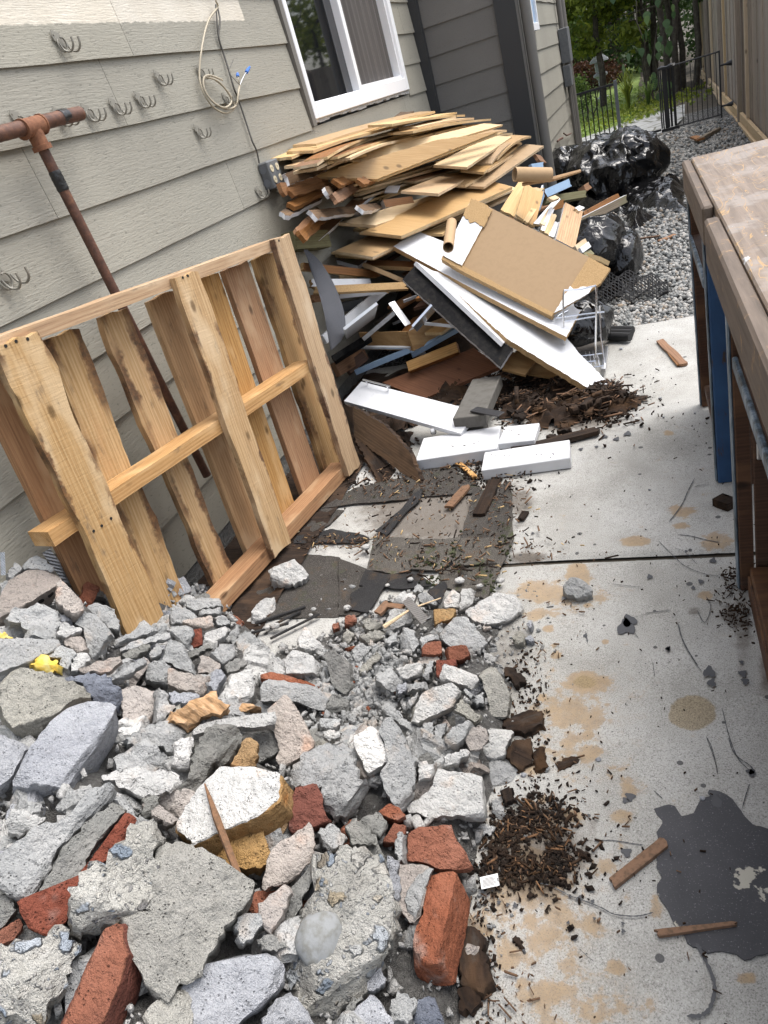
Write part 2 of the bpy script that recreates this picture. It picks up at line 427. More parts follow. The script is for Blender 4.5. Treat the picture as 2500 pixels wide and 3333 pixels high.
def slab():
    b = NB('slab'); p = b.pos; o = b.attr('orange'); ol = b.attr('olive'); dk = b.attr('grime')
    n = b.noise(p, 3.2, 5, .6); f = b.noise(p, 330, 3, .75); m = b.noise(p, 40, 4, .7)
    col = b.ramp(n, (.3, (.29, .284, .262)), (.5, (.385, .38, .358)), (.72, (.475, .472, .455)))
    col = b.mix(b.math('MULTIPLY', b.step(m, .50, .74), .35), col, (.27, .26, .235))
    col = b.mix(b.math('MULTIPLY', b.step(f, .49, .36), .68), col, (.10, .096, .085))
    col = b.mix(b.math('MULTIPLY', b.step(f, .56, .70), .5), col, (.72, .71, .68))
    w = b.math('ADD', b.math('MULTIPLY', b.noise(p, 26, 5, .7), .5), b.math('MULTIPLY', b.noise(p, 9, 4, .6), .5))
    oa = b.math('ADD', o, b.math('MULTIPLY', b.math('SUBTRACT', w, .5), 2.6)); om = b.math('ADD', b.math('MULTIPLY', b.step(oa, .36, .47), .5), b.math('MULTIPLY', b.step(oa, .12, .75), .5)); om = b.math('MULTIPLY', om, b.rng(f, .3, .62, .55, 1.1), clamp=True)
    col = b.mix(b.math('MULTIPLY', om, .74), col, b.ramp(m, (.3, (.25, .155, .065)), (.7, (.38, .25, .115))))
    gm = b.step(b.math('ADD', ol, b.math('MULTIPLY', b.math('SUBTRACT', w, .5), .7)), .38, .5)
    col = b.mix(b.math('MULTIPLY', gm, .7), col, b.ramp(f, (.35, (.13, .10, .055)), (.6, (.31, .235, .125))))
    dm = b.step(b.math('ADD', dk, b.math('MULTIPLY', b.math('SUBTRACT', b.noise(p, 20, 5, .7), .5), .8)), .3, .8)
    col = b.mix(b.math('MULTIPLY', dm, .75), col, (.075, .055, .038))
    d1 = b.vor(p, 21); c1 = b.sep(b.vor(p, 21, 'F1', 'Color'))
    dr = b.step(b.math('SUBTRACT', d1, b.math('MULTIPLY', c1[1], .16)), .05, .03)
    dr = b.math('MULTIPLY', dr, b.step(c1[0], .70, .72))
    d2 = b.vor(p, 70); c2 = b.sep(b.vor(p, 70, 'F1', 'Color'))
    dr2 = b.math('MULTIPLY', b.step(d2, .16, .10), b.step(c2[0], .86, .88))
    col = b.mix(b.math('MULTIPLY', b.math('MAXIMUM', dr, dr2), .85), col, (.055, .055, .058))
    h = b.math('ADD', b.math('MULTIPLY', f, .6), b.math('MULTIPLY', m, .7))
    b.done(col, .88, b.bump(h, .5, .004), spec=.3)
slab()
def paint_spill():
    b = NB('paint_spill'); p = b.pos
    n = b.noise(p, 7, 4, .6); f = b.noise(p, 300, 2, .7)
    col = b.ramp(n, (.3, (.040, .041, .046)), (.7, (.062, .062, .068)))
    col = b.mix(b.math('MULTIPLY', b.step(f, .62, .72), .5), col, (.30, .30, .31))
    w = b.noise(p, 32, 3, .6)
    col = b.mix(b.step(b.math('ADD', b.attr('wear'), b.math('MULTIPLY', b.math('SUBTRACT', w, .5), 2.2)), .75, .85), col, (.42, .40, .34))
    b.done(col, .72, b.bump(b.math('ADD', f, n), .35, .003), spec=.4)
paint_spill()
def shingle(name, c, c2, spk, moss=0.):
    b = NB(name); p = b.pos; f = b.noise(p, 420, 2, .8); n = b.noise(p, 11, 4, .65)
    col = b.ramp(n, (.3, c2), (.7, c))
    col = b.mix(b.math('MULTIPLY', b.step(f, .55, .68), spk), col, (.42, .40, .36))
    col = b.mix(b.math('MULTIPLY', b.step(f, .45, .32), .7), col, (.012, .011, .01))
    col = b.mix(b.math('MULTIPLY', b.step(b.noise(p, 15, 5, .7), .54, .70), .55), col, (.10, .062, .032))
    if moss: col = b.mix(b.math('MULTIPLY', b.step(b.noise(p, 13, 4, .7), .56, .66), moss), col, (.045, .062, .012))
    b.done(col, .85, b.bump(b.math('ADD', f, n), .8, .005), spec=.3)
shingle('shingle', (.10, .09, .078), (.06, .054, .047), .55, .6)
shingle('shingle_dark', (.058, .052, .046), (.034, .03, .027), .42, .3)
shingle('felt', (.028, .028, .03), (.018, .018, .019), .12)
def gravelm():
    b = NB('gravel'); r = b.attr('tone')
    col = b.ramp(r, (0, (.11, .115, .115)), (.3, (.20, .205, .20)), (.6, (.29, .285, .27)), (.85, (.38, .37, .35)), (1, (.24, .19, .14)))
    b.done(col, .85, spec=.3)
    b = NB('gravel_bed'); p = b.pos; e = b.vor(p, 55); c = b.sep(b.vor(p, 55, 'F1', 'Color'))
    col = b.ramp(c[0], (0, (.09, .09, .088)), (.5, (.19, .19, .185)), (1, (.30, .295, .28)))
    col = b.mix(b.step(e, .3, .62), col, (.035, .034, .03))
    b.done(col, .9, b.bump(b.math('SUBTRACT', 1., e), 1., .02))
gravelm()
def bagm():
    b = NB('bag_black'); v = b.seed(b.obj)
    w = b.mix(.35, v, b.noise(v, 6, 3, .6, col=True), 'ADD')
    a = b.vor(b.scale(w, (1, 1, .6)), 6, 'DISTANCE_TO_EDGE'); a2 = b.vor(w, 14, 'DISTANCE_TO_EDGE')
    h = b.math('ADD', b.math('MULTIPLY', b.step(a, 0, .2), 1.), b.math('MULTIPLY', b.step(a2, 0, .25), .35))
    h = b.math('ADD', h, b.noise(v, 14, 4, .6))
    b.done((.005, .005, .0055), .12, b.bump(h, .30, .010), spec=.5)
bagm()
def rusty():
    b = NB('rust'); v = b.seed(b.obj); n = b.noise(v, 30, 5, .7)
    col = b.ramp(n, (.3, (.055, .028, .02)), (.55, (.12, .055, .035)), (.75, (.22, .10, .05)))
    b.done(col, .6, b.bump(n, .6, .003), .15)
    b = NB('rust_orange'); v = b.seed(b.obj); n = b.noise(v, 60, 5, .7)
    b.done(b.ramp(n, (.3, (.13, .05, .025)), (.7, (.27, .12, .06))), .85, b.bump(n, .6, .003))
rusty()
def benchtop():
    b = NB('bench_top'); v = b.obj; s_ = b.sep(v)
    g = b.noise(b.scale(v, (30, 1.5, 30)), 2, 4, .6, .5)
    col = b.ramp(g, (.3, (.13, .098, .073)), (.7, (.235, .18, .138)))
    col = b.mix(b.math('MULTIPLY', b.step(b.noise(v, 6, 4, .7), .48, .62), .5), col, (.31, .28, .255))
    a = b.noise(b.scale(v, (5, 1.3, 5)), 2.2, 3, .5, 1.5)
    line = b.step(b.math('ABSOLUTE', b.math('SUBTRACT', a, .5)), .009, .003)
    col = b.mix(b.math('MULTIPLY', line, .85), col, (.40, .25, .10))
    a2 = b.noise(b.scale(v, (2.5, 6, 5)), 2.0, 3, .5, 1.2)
    line2 = b.step(b.math('ABSOLUTE', b.math('SUBTRACT', a2, .47)), .007, .002)
    col = b.mix(b.math('MULTIPLY', line2, .5), col, (.32, .20, .09))
    pc = b.step(b.noise(b.scale(v, (16, 9, 16)), 1.6, 3, .6), .71, .72)
    col = b.mix(pc, col, (.42, .42, .42))
    dk = b.step(b.noise(b.scale(v, (22, 60, 22)), .9, 3, .6), .70, .73)
    col = b.mix(dk, col, (.03, .022, .016))
    b.done(col, .55, b.bump(b.math('ADD', g, b.math('MULTIPLY', pc, .5)), .5, .003), spec=.4)
    b = NB('bench_fascia'); v = b.seed(b.obj)
    g = b.noise(b.scale(v, (26, 2, 26)), 2, 4, .6)
    col = b.ramp(g, (.3, (.075, .055, .04)), (.7, (.155, .118, .09)))
    col = b.mix(b.math('MULTIPLY', b.step(b.noise(v, 22, 4, .7), .58, .70), .6), col, (.34, .21, .10))
    b.done(col, .75, b.bump(g, .5, .003))
    b = NB('blue_old'); v = b.seed(b.obj)
    n = b.noise(b.scale(v, (18, 18, 4)), 1.5, 5, .7)
    col = b.ramp(b.noise(v, 9, 3), (.3, (.013, .05, .135)), (.7, (.022, .078, .19)))
    col = b.mix(b.step(n, .58, .66), col, (.05, .028, .016))
    b.done(col, .5, b.bump(n, .4, .003))
    b = NB('blue_edge'); v = b.seed(b.obj)
    n = b.noise(b.scale(v, (20, 20, 3)), 1.5, 5, .7)
    col = b.ramp(n, (.40, (.035, .045, .05)), (.5, (.10, .14, .18)), (.68, (.30, .36, .42)))
    b.done(col, .5)
benchtop()
def leafm(name, c, c2, sub=.25):
    b = NB(name); r = b.attr('tone')
    col = b.ramp(r, (0, c), (1, c2)); b.done(col, .5, spec=.35)
    tr = b.n('BsdfTranslucent'); b.put(tr.inputs[0], col); mx = b.n('MixShader'); mx.inputs[0].default_value = sub
    b.nt.links.new(b.b.outputs[0], mx.inputs[1]); b.nt.links.new(tr.outputs[0], mx.inputs[2])
    b.nt.links.new(mx.outputs[0], b.nt.nodes['Material Output'].inputs[0])
leafm('leaf_dark', (.018, .042, .012), (.075, .13, .03), .35); leafm('leaf_mid', (.04, .08, .016), (.15, .22, .045), .4)
leafm('leaf_yellow', (.06, .10, .015), (.30, .34, .05), .5); leafm('leaf_ivy', (.025, .06, .018), (.09, .15, .05), .2)
leafm('grass', (.08, .16, .02), (.26, .34, .06), .4); leafm('leaf_red', (.05, .02, .012), (.12, .05, .025), .3)
def grounds():
    b = NB('soil'); n = b.noise(b.pos, 6, 5, .7); b.done(b.ramp(n, (.3, (.035, .03, .022)), (.7, (.09, .075, .055))), .95, b.bump(n, .8, .03))
    b = NB('lawn'); n = b.noise(b.pos, 4, 5, .7); b.done(b.ramp(n, (.3, (.08, .13, .02)), (.7, (.17, .23, .05))), .95, b.bump(n, .8, .03))
    b = NB('path'); p = b.pos; n = b.noise(p, 10, 5, .65); e = b.vor(p, 2.6, 'DISTANCE_TO_EDGE')
    col = b.ramp(n, (.3, (.21, .215, .21)), (.7, (.34, .345, .34)))
    b.done(b.mix(b.step(e, .05, .02), col, (.09, .09, .07)), .9, b.bump(n, .5, .01))
    b = NB('glass'); b.done((.006, .007, .009), .03, None, 0., .5); b.b.inputs['IOR'].default_value = 2.0
    b = NB('screen'); b.done((.085, .075, .068), .55, b.bump(b.noise(b.pos, 900, 1), .3, .002))
grounds()
def tapem():
    b = NB('tape_black'); v = b.seed(b.obj); n = b.noise(v, 50, 3); b.done((.012, .012, .013), .3, b.bump(n, .8, .004), spec=.6)
    b = NB('fur'); v = b.seed(b.obj); n = b.noise(b.scale(v, (8, 40, 40)), 2, 4, .6)
    b.done(b.ramp(n, (.3, (.10, .06, .03)), (.5, (.40, .24, .12)), (.75, (.60, .42, .27))), .95, b.bump(n, 1, .006))
    b = NB('spline_paint'); b.done((.05, .052, .058), .6)
    b = NB('drawer_ply'); v = b.seed(b.obj); n = b.noise(b.scale(v, (3, 10, 10)), 2, 4, .6, 1.5)
    b.done(b.ramp(n, (.35, (.27, .15, .06)), (.65, (.40, .25, .11))), .55)
tapem()
# ---------------------------------------------------------------- ground
WX = -1.8          # house wall plane
X2 = -0.98         # face of the projecting wing
JY = 7.0           # wing's near face
GY = 10.85         # line of the low iron fence
def grid(x0, x1, y0, y1, nx, ny, zf):
    X, Y = np.meshgrid(np.linspace(x0, x1, nx + 1), np.linspace(y0, y1, ny + 1))
    v = np.stack([X.ravel(), Y.ravel(), np.zeros(X.size)], 1); v[:, 2] = zf(v[:, 0], v[:, 1])
    i = np.arange((nx + 1) * (ny + 1)).reshape(ny + 1, nx + 1)
    f = np.stack([i[:-1, :-1], i[:-1, 1:], i[1:, 1:], i[1:, :-1]], -1).reshape(-1, 4)
    return v, f
v, f = grid(-150, 150, -120, 180, 8, 8, lambda x, y: x * 0 - .16)
obj('ground', mesh('ground', v, f, 'soil'), kind='structure')
def gz(x, y): return .09 * np.clip((y - 4.2) / 6.5, 0, 1) - .022
v, f = grid(-1.9, 1.05, 3.93, 12.2, 60, 160, lambda x, y: gz(x, y) + .012 * fbm(np.stack([x * 2.5, y * 2.5, x * 0], 1), 3))
obj('gravel_path', mesh('gravel_path', v, f, 'gravel_bed', smooth_=True), kind='structure')

# stains of the slab, in metres: (panel x, y, half width px, half height px, strength)
OR = [('F', 700, 300, 150, 60, .8), ('F', 840, 230, 50, 70, .9), ('F', 660, 400, 50, 40, .7), ('F', 870, 690, 105, 60, 1.1), ('F', 1080, 85, 72, 24, 1.1),
      ('F', 745, 576, 22, 14, 1.2), ('F', 710, 460, 32, 20, .9), ('F', 735, 533, 14, 10, 1.1), ('F', 878, 360, 20, 12, 1.), ('F', 955, 517, 20, 13, 1.), ('F', 685, 760, 22, 17, 1.1),
      ('F', 880, 922, 25, 16, 1.1), ('F', 890, 990, 65, 45, .8), ('H', 690, 90, 70, 60, .8), ('H', 590, 430, 65, 45, .8), ('H', 440, 340, 32, 26, 1.), ('H', 870, 430, 80, 60, .75),
      ('H', 375, 990, 42, 40, .9), ('H', 135, 1040, 42, 34, 1.2), ('H', 250, 1200, 90, 90, .8), ('H', 830, 1240, 70, 50, .8), ('H', 900, 860, 65, 35, .7), ('H', 480, 1390, 200, 90, .7),
      ('H', 700, 1010, 60, 80, .55), ('H', 680, 1480, 60, 50, .8), ('H', 330, 1320, 60, 50, .7), ('H', 1060, 900, 60, 90, .6), ('H', 780, 680, 60, 90, .5), ('H', 380, 180, 100, 60, .6), ('H', 920, 300, 80, 90, .6),
      ('L', 230, 930, 130, 52, .8), ('L', 230, 1035, 65, 24, .8), ('L', 480, 1130, 130, 60, .8), ('L', 150, 420, 40, 22, .7), ('F', 1390, 320, 40, 20, .6), ('H', 1550, 1300, 60, 40, .7), ('H', 380, 800, 460, 620, .50), ('F', 820, 850, 260, 320, .46), ('H', 650, 1450, 420, 260, .5), ('F', 760, 300, 240, 150, .45)]
OL = [('F', 1330, 820, 118, 85, 1.), ('F', 870, 690, 95, 52, .55), ('H', 900, 20, 200, 120, .3)]
GR = [('F', 1500, 400, 70, 60, .7), ('F', 1340, 385, 40, 25, .7), ('H', 400, 600, 330, 340, 1.), ('H', 60, 1200, 110, 250, 1.), ('H', 720, 500, 45, 160, .5), ('F', 620, 150, 110, 30, .8),
      ('X', 900, 720, 640, 320, .92), ('X', 1450, 640, 130, 160, .7), ('Q', 1300, 560, 330, 170, 1.1), ('F', 1659, 640, 60, 200, .7), ('L', 640, 1700, 90, 420, .6), ('B', 1640, 800, 220, 500, .55), ('F', 560, 500, 160, 160, .5),
      ('V', 800, 1330, 230, 120, .8), ('V', 1050, 1240, 150, 50, .6)]
def blobs(lst, V):
    r = np.zeros(len(V))
    for pan, x, y, a, b_, s in lst:
        c = hz(*px(pan, x, y))[:2]; dx = hz(*px(pan, x + a, y))[:2] - c; dy = hz(*px(pan, x, y + b_))[:2] - c
        q = np.linalg.solve(np.stack([dx, dy], 1), (V[:, :2] - c).T)
        r = np.maximum(r, s * np.clip(1.35 - np.sqrt((q ** 2).sum(0)), 0, 1.0))
    return r
def slab_part(y0, y1, nm, lab):
    v, f = grid(WX + .02, 1.15, y0, y1, 330, int((y1 - y0) / .009), lambda x, y: x * 0)
    e = np.minimum(np.minimum(v[:, 1] - y0, y1 - v[:, 1]), 1)
    v[:, 2] = .0025 * fbm(v * np.array([3, 3, 0]) + 5, 9, 3) - .010 * (1 - smooth(0, .02, e + .004 * fbm(v * 40, 2)))
    n = len(v); b0 = [i for i in range(n)]
    me = mesh(nm, v, f, 'slab', smooth_=True, attrs={'orange': blobs(OR, v), 'olive': blobs(OL, v), 'grime': blobs(GR, v)})
    o = obj(nm, me, kind='structure'); tag(o, lab)
    return o
slab_part(-1.3, 1.893, 'concrete_slab', 'stained pale concrete slab nearest the camera')
slab_part(1.912, 4.03, 'concrete_slab', 'pale concrete slab beyond the joint, reaching the gravel')
MB().box((WX, 1.885, -.05), (1.15, 1.92, -.016)).build('slab_joint', 'soil', kind='structure')
MB().box((WX, -1.3, -.15), (1.15, 4.0, -.04)).build('slab_base', 'mortar_dark', kind='structure')

# lawn, path and soil beyond the iron fence
v, f = grid(-9, -.30, GY + .7, 30, 60, 70, lambda x, y: .06 + .05 * fbm(np.stack([x, y, x * 0], 1) * .7, 4) * smooth(GY + 1, GY + 3, y))
obj('lawn', mesh('lawn', v, f, 'lawn', smooth_=True), kind='structure')
v, f = grid(-.31, 2.6, GY + .35, 30, 40, 70, lambda x, y: .07 + .06 * fbm(np.stack([x, y, x * 0], 1) * 1.1, 6))
obj('planting_bed', mesh('planting_bed', v, f, 'soil', smooth_=True), kind='structure')
v = np.array([[-1.3, GY - .15, .10], [.12, GY - .15, .10], [.35, GY + .9, .11], [.42, GY + 2.6, .11], [.1, GY + 2.7, .11], [-1.2, GY + 1.5, .11], [-5, GY + 1.1, .11], [-5, GY - .15, .10]])
v[:, 2] -= .018
obj('garden_path', mesh('garden_path', v, [tuple(range(8))], 'path'), kind='structure')

# ---------------------------------------------------------------- house
house = thing('house', 'taupe lap-sided house with white slider window along the left side', 'house', (WX - 1, 3, 0))
def board_siding(wall, axis, face, a0, a1, zlo, ztop, mat, par, cuts=()):
    """one tapered lap board; axis 0: runs along y on a plane x=face; axis 1: runs along x on a plane y=face (facing -y)"""
    L = a1 - a0; n = max(2, int(L / .12)); s = np.linspace(a0, a1, n + 1)
    wob = .0025 * fbm(np.stack([s * 2.3, s * 0 + zlo * 9, s * 0], 1), 5)
    prof = [(0.002, ztop + .012), (.015, zlo), (-.02, zlo), (-.02, ztop + .012)]
    V = []
    for d, z in prof:
        for k in range(n + 1):
            zz = z + (wob[k] if z == zlo else 0); dd = d + (wob[k] if d > 0 else 0)
            V.append((face + dd, s[k], zz) if axis == 0 else (s[k], face - dd, zz))
    F = []
    for r in range(4):
        for k in range(n):
            a, b_ = r * (n + 1) + k, ((r + 1) % 4) * (n + 1) + k
            F.append((a, a + 1, b_ + 1, b_))
    F += [(0, n + 1, 2 * (n + 1), 3 * (n + 1)), (n, 4 * n + 3, 3 * n + 2, 2 * n + 1)]
    V = np.array(V); c = V.mean(0)
    return obj('siding_board', mesh('siding_board', V - c, F, mat), par, Matrix.Translation(Vector(c)))
WIN = dict(y0=4.29, y1=6.33, z0=1.405, z1=2.60)
zl = 1.786
for k in range(-8, 5):
    zlo = zl + .2127 * k; zt = zlo + .2127
    if zlo < .05: continue
    rs = random.Random(k + 50); j = rs.uniform(-.5, 1.6); joints = []
    while j < JY - .6: joints.append(j); j += rs.uniform(2.4, 3.7)
    if k == -2: joints = [2.02, 5.6]
    if k == 0: joints = [2.78, 6.6]
    ends = [-2.2] + [q for q in joints if q > -1.5] + [JY - .10]
    for a, b_ in zip(ends[:-1], ends[1:]):
        segs = [(a, b_)]
        if zt > WIN['z0'] + .03 and zlo < WIN['z1']:
            segs = []
            if a < WIN['y0'] - .05: segs.append((a, min(b_, WIN['y0'] - .045)))
            if b_ > WIN['y1'] + .03: segs.append((max(a, WIN['y1'] + .022), b_))
        for p, q in segs:
            if q - p > .03: board_siding('main', 0, WX, p + .0012, q - .0012, zlo, zt, 'siding', house)
m = MB().box((WX - .20, -2.2, -.05), (WX - .022, WIN['y0'] - .03, 2.9)).box((WX - .2, WIN['y1'] + .02, -.05), (WX - .022, JY - .02, 2.9))
m.box((WX - .2, WIN['y0'] - .03, -.05), (WX - .022, WIN['y1'] + .02, WIN['z0'] - .01)).box((WX - .2, WIN['y0'] - .03, WIN['z1'] + .01), (WX - .022, WIN['y1'] + .02, 2.9))
m.build('wall_sheathing', 'trim_dark', house)
MB().box((WX - .2, -2.2, -.05), (WX - .004, JY, .09)).build('foundation', 'mortar_dark', house)
# wing
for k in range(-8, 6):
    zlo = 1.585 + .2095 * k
    if zlo > 0: board_siding('jog', 1, JY, WX + .02, X2 - .14, zlo, zlo + .2095, 'siding_shaded', house)
for k in range(-8, 8):
    zlo = 1.585 + .196 * k
    if zlo > .02: board_siding('wing', 0, X2, JY + .005, 10.62, zlo, zlo + .196, 'siding', house)
MB().box((WX - .2, JY + .021, -.05), (X2 - .022, 10.6, 2.9)).build('wall_sheathing', 'trim_dark', house)
MB().box((WX - .01, JY - .10, .05), (WX + .075, JY - .018, 2.9)).build('corner_trim', 'trim_dark', house)
MB().box((X2 - .15, JY - .035, .05), (X2 + .017, JY - .0155, 2.9)).build('corner_trim', 'trim_dark', house)
MB().box((X2 + .0165, JY - .03, .05), (X2 + .034, JY + .11, 2.9)).build('corner_trim', 'trim_grey', house)
d = MB(); d.tube([(X2 + .085, JY + .02, z) for z in (.0, .1, .9, 1.8, 2.9)], .043, 14); d.build('downspout', 'trim_grey', house, 40)
MB().box((X2 - .02, 10.6, .0), (X2 + .03, 10.72, 2.9)).build('corner_trim', 'trim_grey', house)
# window
wy0, wy1, wz0, wz1 = WIN['y0'], WIN['y1'], WIN['z0'], WIN['z1']
win = MB(); fx = WX + .03
win.box((WX - .1, wy0 + .012, wz0), (fx, wy0 + .06, wz1), bev=.004).box((WX - .1, wy1 - .075, wz0), (fx, wy1, wz1), bev=.004)
win.box((WX - .1, wy0 + .0605, wz0), (fx + .001, wy1 - .0755, wz0 + .085), bev=.004).box((WX - .1, wy0 + .06, wz1 - .06), (fx, wy1 - .075, wz1))
w = win.build('window', 'vinyl', house)
ym = 5.22
MB().box((WX - .06, ym - .035, wz0 + .086), (fx - .008, ym + .022, wz1 - .061), bev=.003).build('meeting_stile', 'vinyl', w)
MB().box((WX - .05, ym + .0225, wz0 + .086), (fx - .02, wy1 - .0755, wz0 + .11)).box((WX - .05, wy1 - .10, wz0 + .1105), (fx - .02, wy1 - .0757, wz1 - .061)).build('sash_frame', 'vinyl', w)
xa, xb = WX - .062, WX - .026
MB().add([(xa, wy0 + .061, wz0 + .086), (xb, ym - .036, wz0 + .086), (xb, ym - .036, wz1 - .061), (xa, wy0 + .061, wz1 - .061), (xa - .004, wy0 + .061, wz0 + .086), (xb - .004, ym - .036, wz0 + .086), (xb - .004, ym - .036, wz1 - .061), (xa - .004, wy0 + .061, wz1 - .061)], [(0, 1, 2, 3), (7, 6, 5, 4), (0, 4, 5, 1), (1, 5, 6, 2), (2, 6, 7, 3), (3, 7, 4, 0)]).build('pane', 'glass', w)
yy_ = np.linspace(ym + .023, wy1 - .101, 120); xx_ = WX - .050 + .011 * np.sin(yy_ * 55 + 2 * np.sin(yy_ * 9)) + .004 * np.sin(yy_ * 130)
obj('curtain', mesh('curtain', [(a, b_, z) for z in (wz0 + .111, wz1 - .061) for a, b_ in zip(xx_, yy_)], [(i, i + 1, 121 + i, 120 + i) for i in range(119)], 'screen', smooth_=True), w)

MB().box((WX - .07, ym - .22, wz0 + .086), (WX - .06, ym - .04, wz1 - .061)).build('window_track', 'track', w)
MB().box((WX - .02, wy0 - .04, wz0 - .03), (WX + .026, wy0 + .0115, wz1 + .03)).build('window_casing', 'conduit', w)
m = MB()
for k in range(26):
    y = wy0 + (wy1 - wy0) * k / 26
    m.box((WX + .0, y, wz0 - .012 - random.random() * .014), (WX + .017 + random.random() * .004, y + (wy1 - wy0) / 26 + .004, wz0 - .0005))
m.build('caulk_bead', 'mortar_pale', w)
# small wing window, conduits and meter boxes
fw = MB().box((X2 - .02, 7.36, 1.54), (X2 + .05, 8.08, 1.60), bev=.004).box((X2 - .02, 7.36, 1.6005), (X2 + .048, 7.42, 2.6)).box((X2 - .02, 8.02, 1.6005), (X2 + .048, 8.08, 2.6)).build('small_window', 'vinyl', house)
MB().box((X2 + .005, 7.4205, 1.6005), (X2 + .03, 8.0195, 2.6)).build('pane', 'blue_panel', fw)
MB().box((X2 + .0302, 7.70, 1.6005), (X2 + .045, 7.75, 2.6)).build('stile', 'vinyl', fw)
m = MB(); m.box((X2 + .016, 10.0, 1.17), (X2 + .12, 10.30, 1.52), bev=.006); m.build('meter_box', 'box_grey', house)
m = MB(); m.box((X2 + .016, 9.98, .93), (X2 + .10, 10.2, 1.15), bev=.006); m.build('junction_box', 'box_grey', house)
for (y, z0, z1, r) in ((10.12, 1.52, 2.9, .03), (10.4, .0, 2.9, .045), (10.26, .05, .93, .02), (10.10, .1, .93, .016), (10.5, .1, 1.2, .02)):
    MB().tube([(X2 + .055, y, z) for z in np.linspace(z0, z1, 5)], r, 10).build('conduit', 'conduit', house, 40)
MB().tube([hx(*px('K', *q), X2 + .05) for q in pts('280,900 300,915 330,900')], .008).build('hose_bib', 'rust', house, 40)
MB().tube([hx(*px('K', *q), X2 + .04) for q in pts('238,955 255,940 272,932')], .011).build('tap_spout', 'rust', house, 40)

# ---------------------------------------------------------------- board fence on the right
FX = .90
fence = thing('board_fence', 'tall weathered grey board fence with pale new cedar rails along the right', 'fence', (FX, 10, 0))
pb = {}
for k in range(74):
    y = 6.4 + k * .152; key = k % 5
    if key not in pb:
        b_ = MB().box((0, 0, 0), (.016, .140, 1.95))
        # grain runs up the board
        vv = np.array(b_.v); pb[key] = mesh('fence_board', vv[:, [2, 1, 0]] * np.array([1, 1, -1]), b_.f, 'fence_wood')
    o = bpy.data.objects.new('fence_board', pb[key])
    link(o, fence, Matrix(((0, 0, -1, FX + .01 + .004 * (k % 3)), (0, 1, 0, y), (1, 0, 0, .02 + .004 * (k % 4)), (0, 0, 0, 1))))
def lbox(name, mat, par, o, ex, ey, ez, dims, bev=.003, **kw):
    m_ = MB().box((0, 0, 0), dims, bev=bev); return obj(name, mesh(name, m_.v, m_.f, mat), par, frame(o, ex, ey, ez), **kw)
Z3 = np.array([0, 0, 1.]); X3 = np.array([1., 0, 0]); Y3 = np.array([0, 1., 0])
for y in (9.27, 11.94, 14.4, 17.0):
    lbox('batten', 'cedar_new', fence, (FX - .002, y, .195), Z3, Y3, -X3, (1.75, .045, .03))
for y in (9.98, 12.6, 15.4):
    lbox('fence_post', 'fence_wood', fence, (FX - .003, y, -.15), Z3, Y3, -X3, (2.1, .085, .05))
ys = [6.4, 9.975, 12.595, 15.395, 17.6]
for a, b_ in zip(ys[:-1], ys[1:]):
    a2 = a + (.1 if a > 6.5 else 0)
    lbox('bottom_rail', 'cedar_new', fence, (FX - .001, a2, .095), Y3, -X3, Z3, (b_ - a2 - .005, .036, .09))
    lbox('kick_board', 'cedar_new', fence, (FX - .001, a2, .0), Y3, -X3, Z3, (b_ - a2 - .005, .055, .09))

# ---------------------------------------------------------------- low iron fence and gate
def pk_(x, y): return px('K', x, y)
gate = thing('iron_gate', 'black iron garden gate hung beside the house corner, open at its right', 'gate', (-.75, GY, .1))
def bars(par, x0, x1, z0, z1a, z1b, n, r=.008, nm='bar'):
    for k in range(n):
        t = (k + .5) / n; x = x0 + (x1 - x0) * t
        MB().tube([(x, GY, z0), (x, GY, z1a + (z1b - z1a) * t)], r, 6).build(nm, 'iron_black', par)
bars(gate, -1.02, -.48, .13, .765, .765, 9)
MB().box((-1.04, GY - .012, .76), (-.465, GY + .012, .785)).build('top_rail', 'iron_black', gate)
MB().box((-1.04, GY - .012, .10), (-.475, GY + .012, .125)).build('bottom_rail', 'iron_black', gate)
MB().box((-.464, GY - .022, .10), (-.425, GY + .022, .81)).build('latch_post', 'iron_grey', gate)
MB().box((-1.075, GY - .02, .06), (-1.041, GY + .02, .86)).build('hinge_post', 'iron_black', gate)
MB().box((-.4245, GY - .015, .10), (.045, GY + .015, .125)).build('threshold_bar', 'iron_black', gate)
leaf = thing('folded_gate', 'folded black iron gate leaves bundled at the middle post of the low fence', 'gate', (.15, GY, .1))
for k in range(9):
    x = .06 + .19 * k / 9 + random.uniform(-.006, .006)
    MB().tube([(x, GY + random.uniform(-.05, .05), .12), (x, GY + random.uniform(-.05, .05), .79)], .009, 6).build('bar', 'iron_black', leaf)
MB().box((.05, GY - .07, .09), (.26, GY - .03, .12)).box((.05, GY - .07, .775), (.26, GY - .03, .80)).build('frame', 'iron_black', leaf)
MB().box((.10, GY - .0, .1), (.14, GY + .03, .81)).build('post', 'iron_black', leaf)
MB().tube(spline([(.06, GY - .08, .80), (.10, GY - .1, .815), (.15, GY - .09, .80), (.21, GY - .1, .815), (.26, GY - .06, .795)], 4), .006, 6).build('tie_cord', 'iron_grey', leaf)
MB().box((.225, GY - .11, .79), (.25, GY - .08, .815)).build('padlock', 'chrome', leaf)
rp = thing('iron_fence_panel', 'thin black iron railing panel running to the board fence', 'railing', (.5, GY, .1))
for k in range(8):
    t = (k + .5) / 8; x = .28 + .45 * t
    MB().tube([(x, GY, .1), (x, GY, .785)], .0055, 6).build('bar', 'iron_black', rp)
MB().tube([(.265, GY, .785), (.745, GY, .79)], .010, 6).build('top_rail', 'iron_black', rp)
MB().tube([(.265, GY, .105), (.745, GY, .11)], .009, 6).build('bottom_rail', 'iron_black', rp)
MB().box((.732, GY - .012, .05), (.75, GY + .012, .80)).build('end_post', 'iron_black', rp)
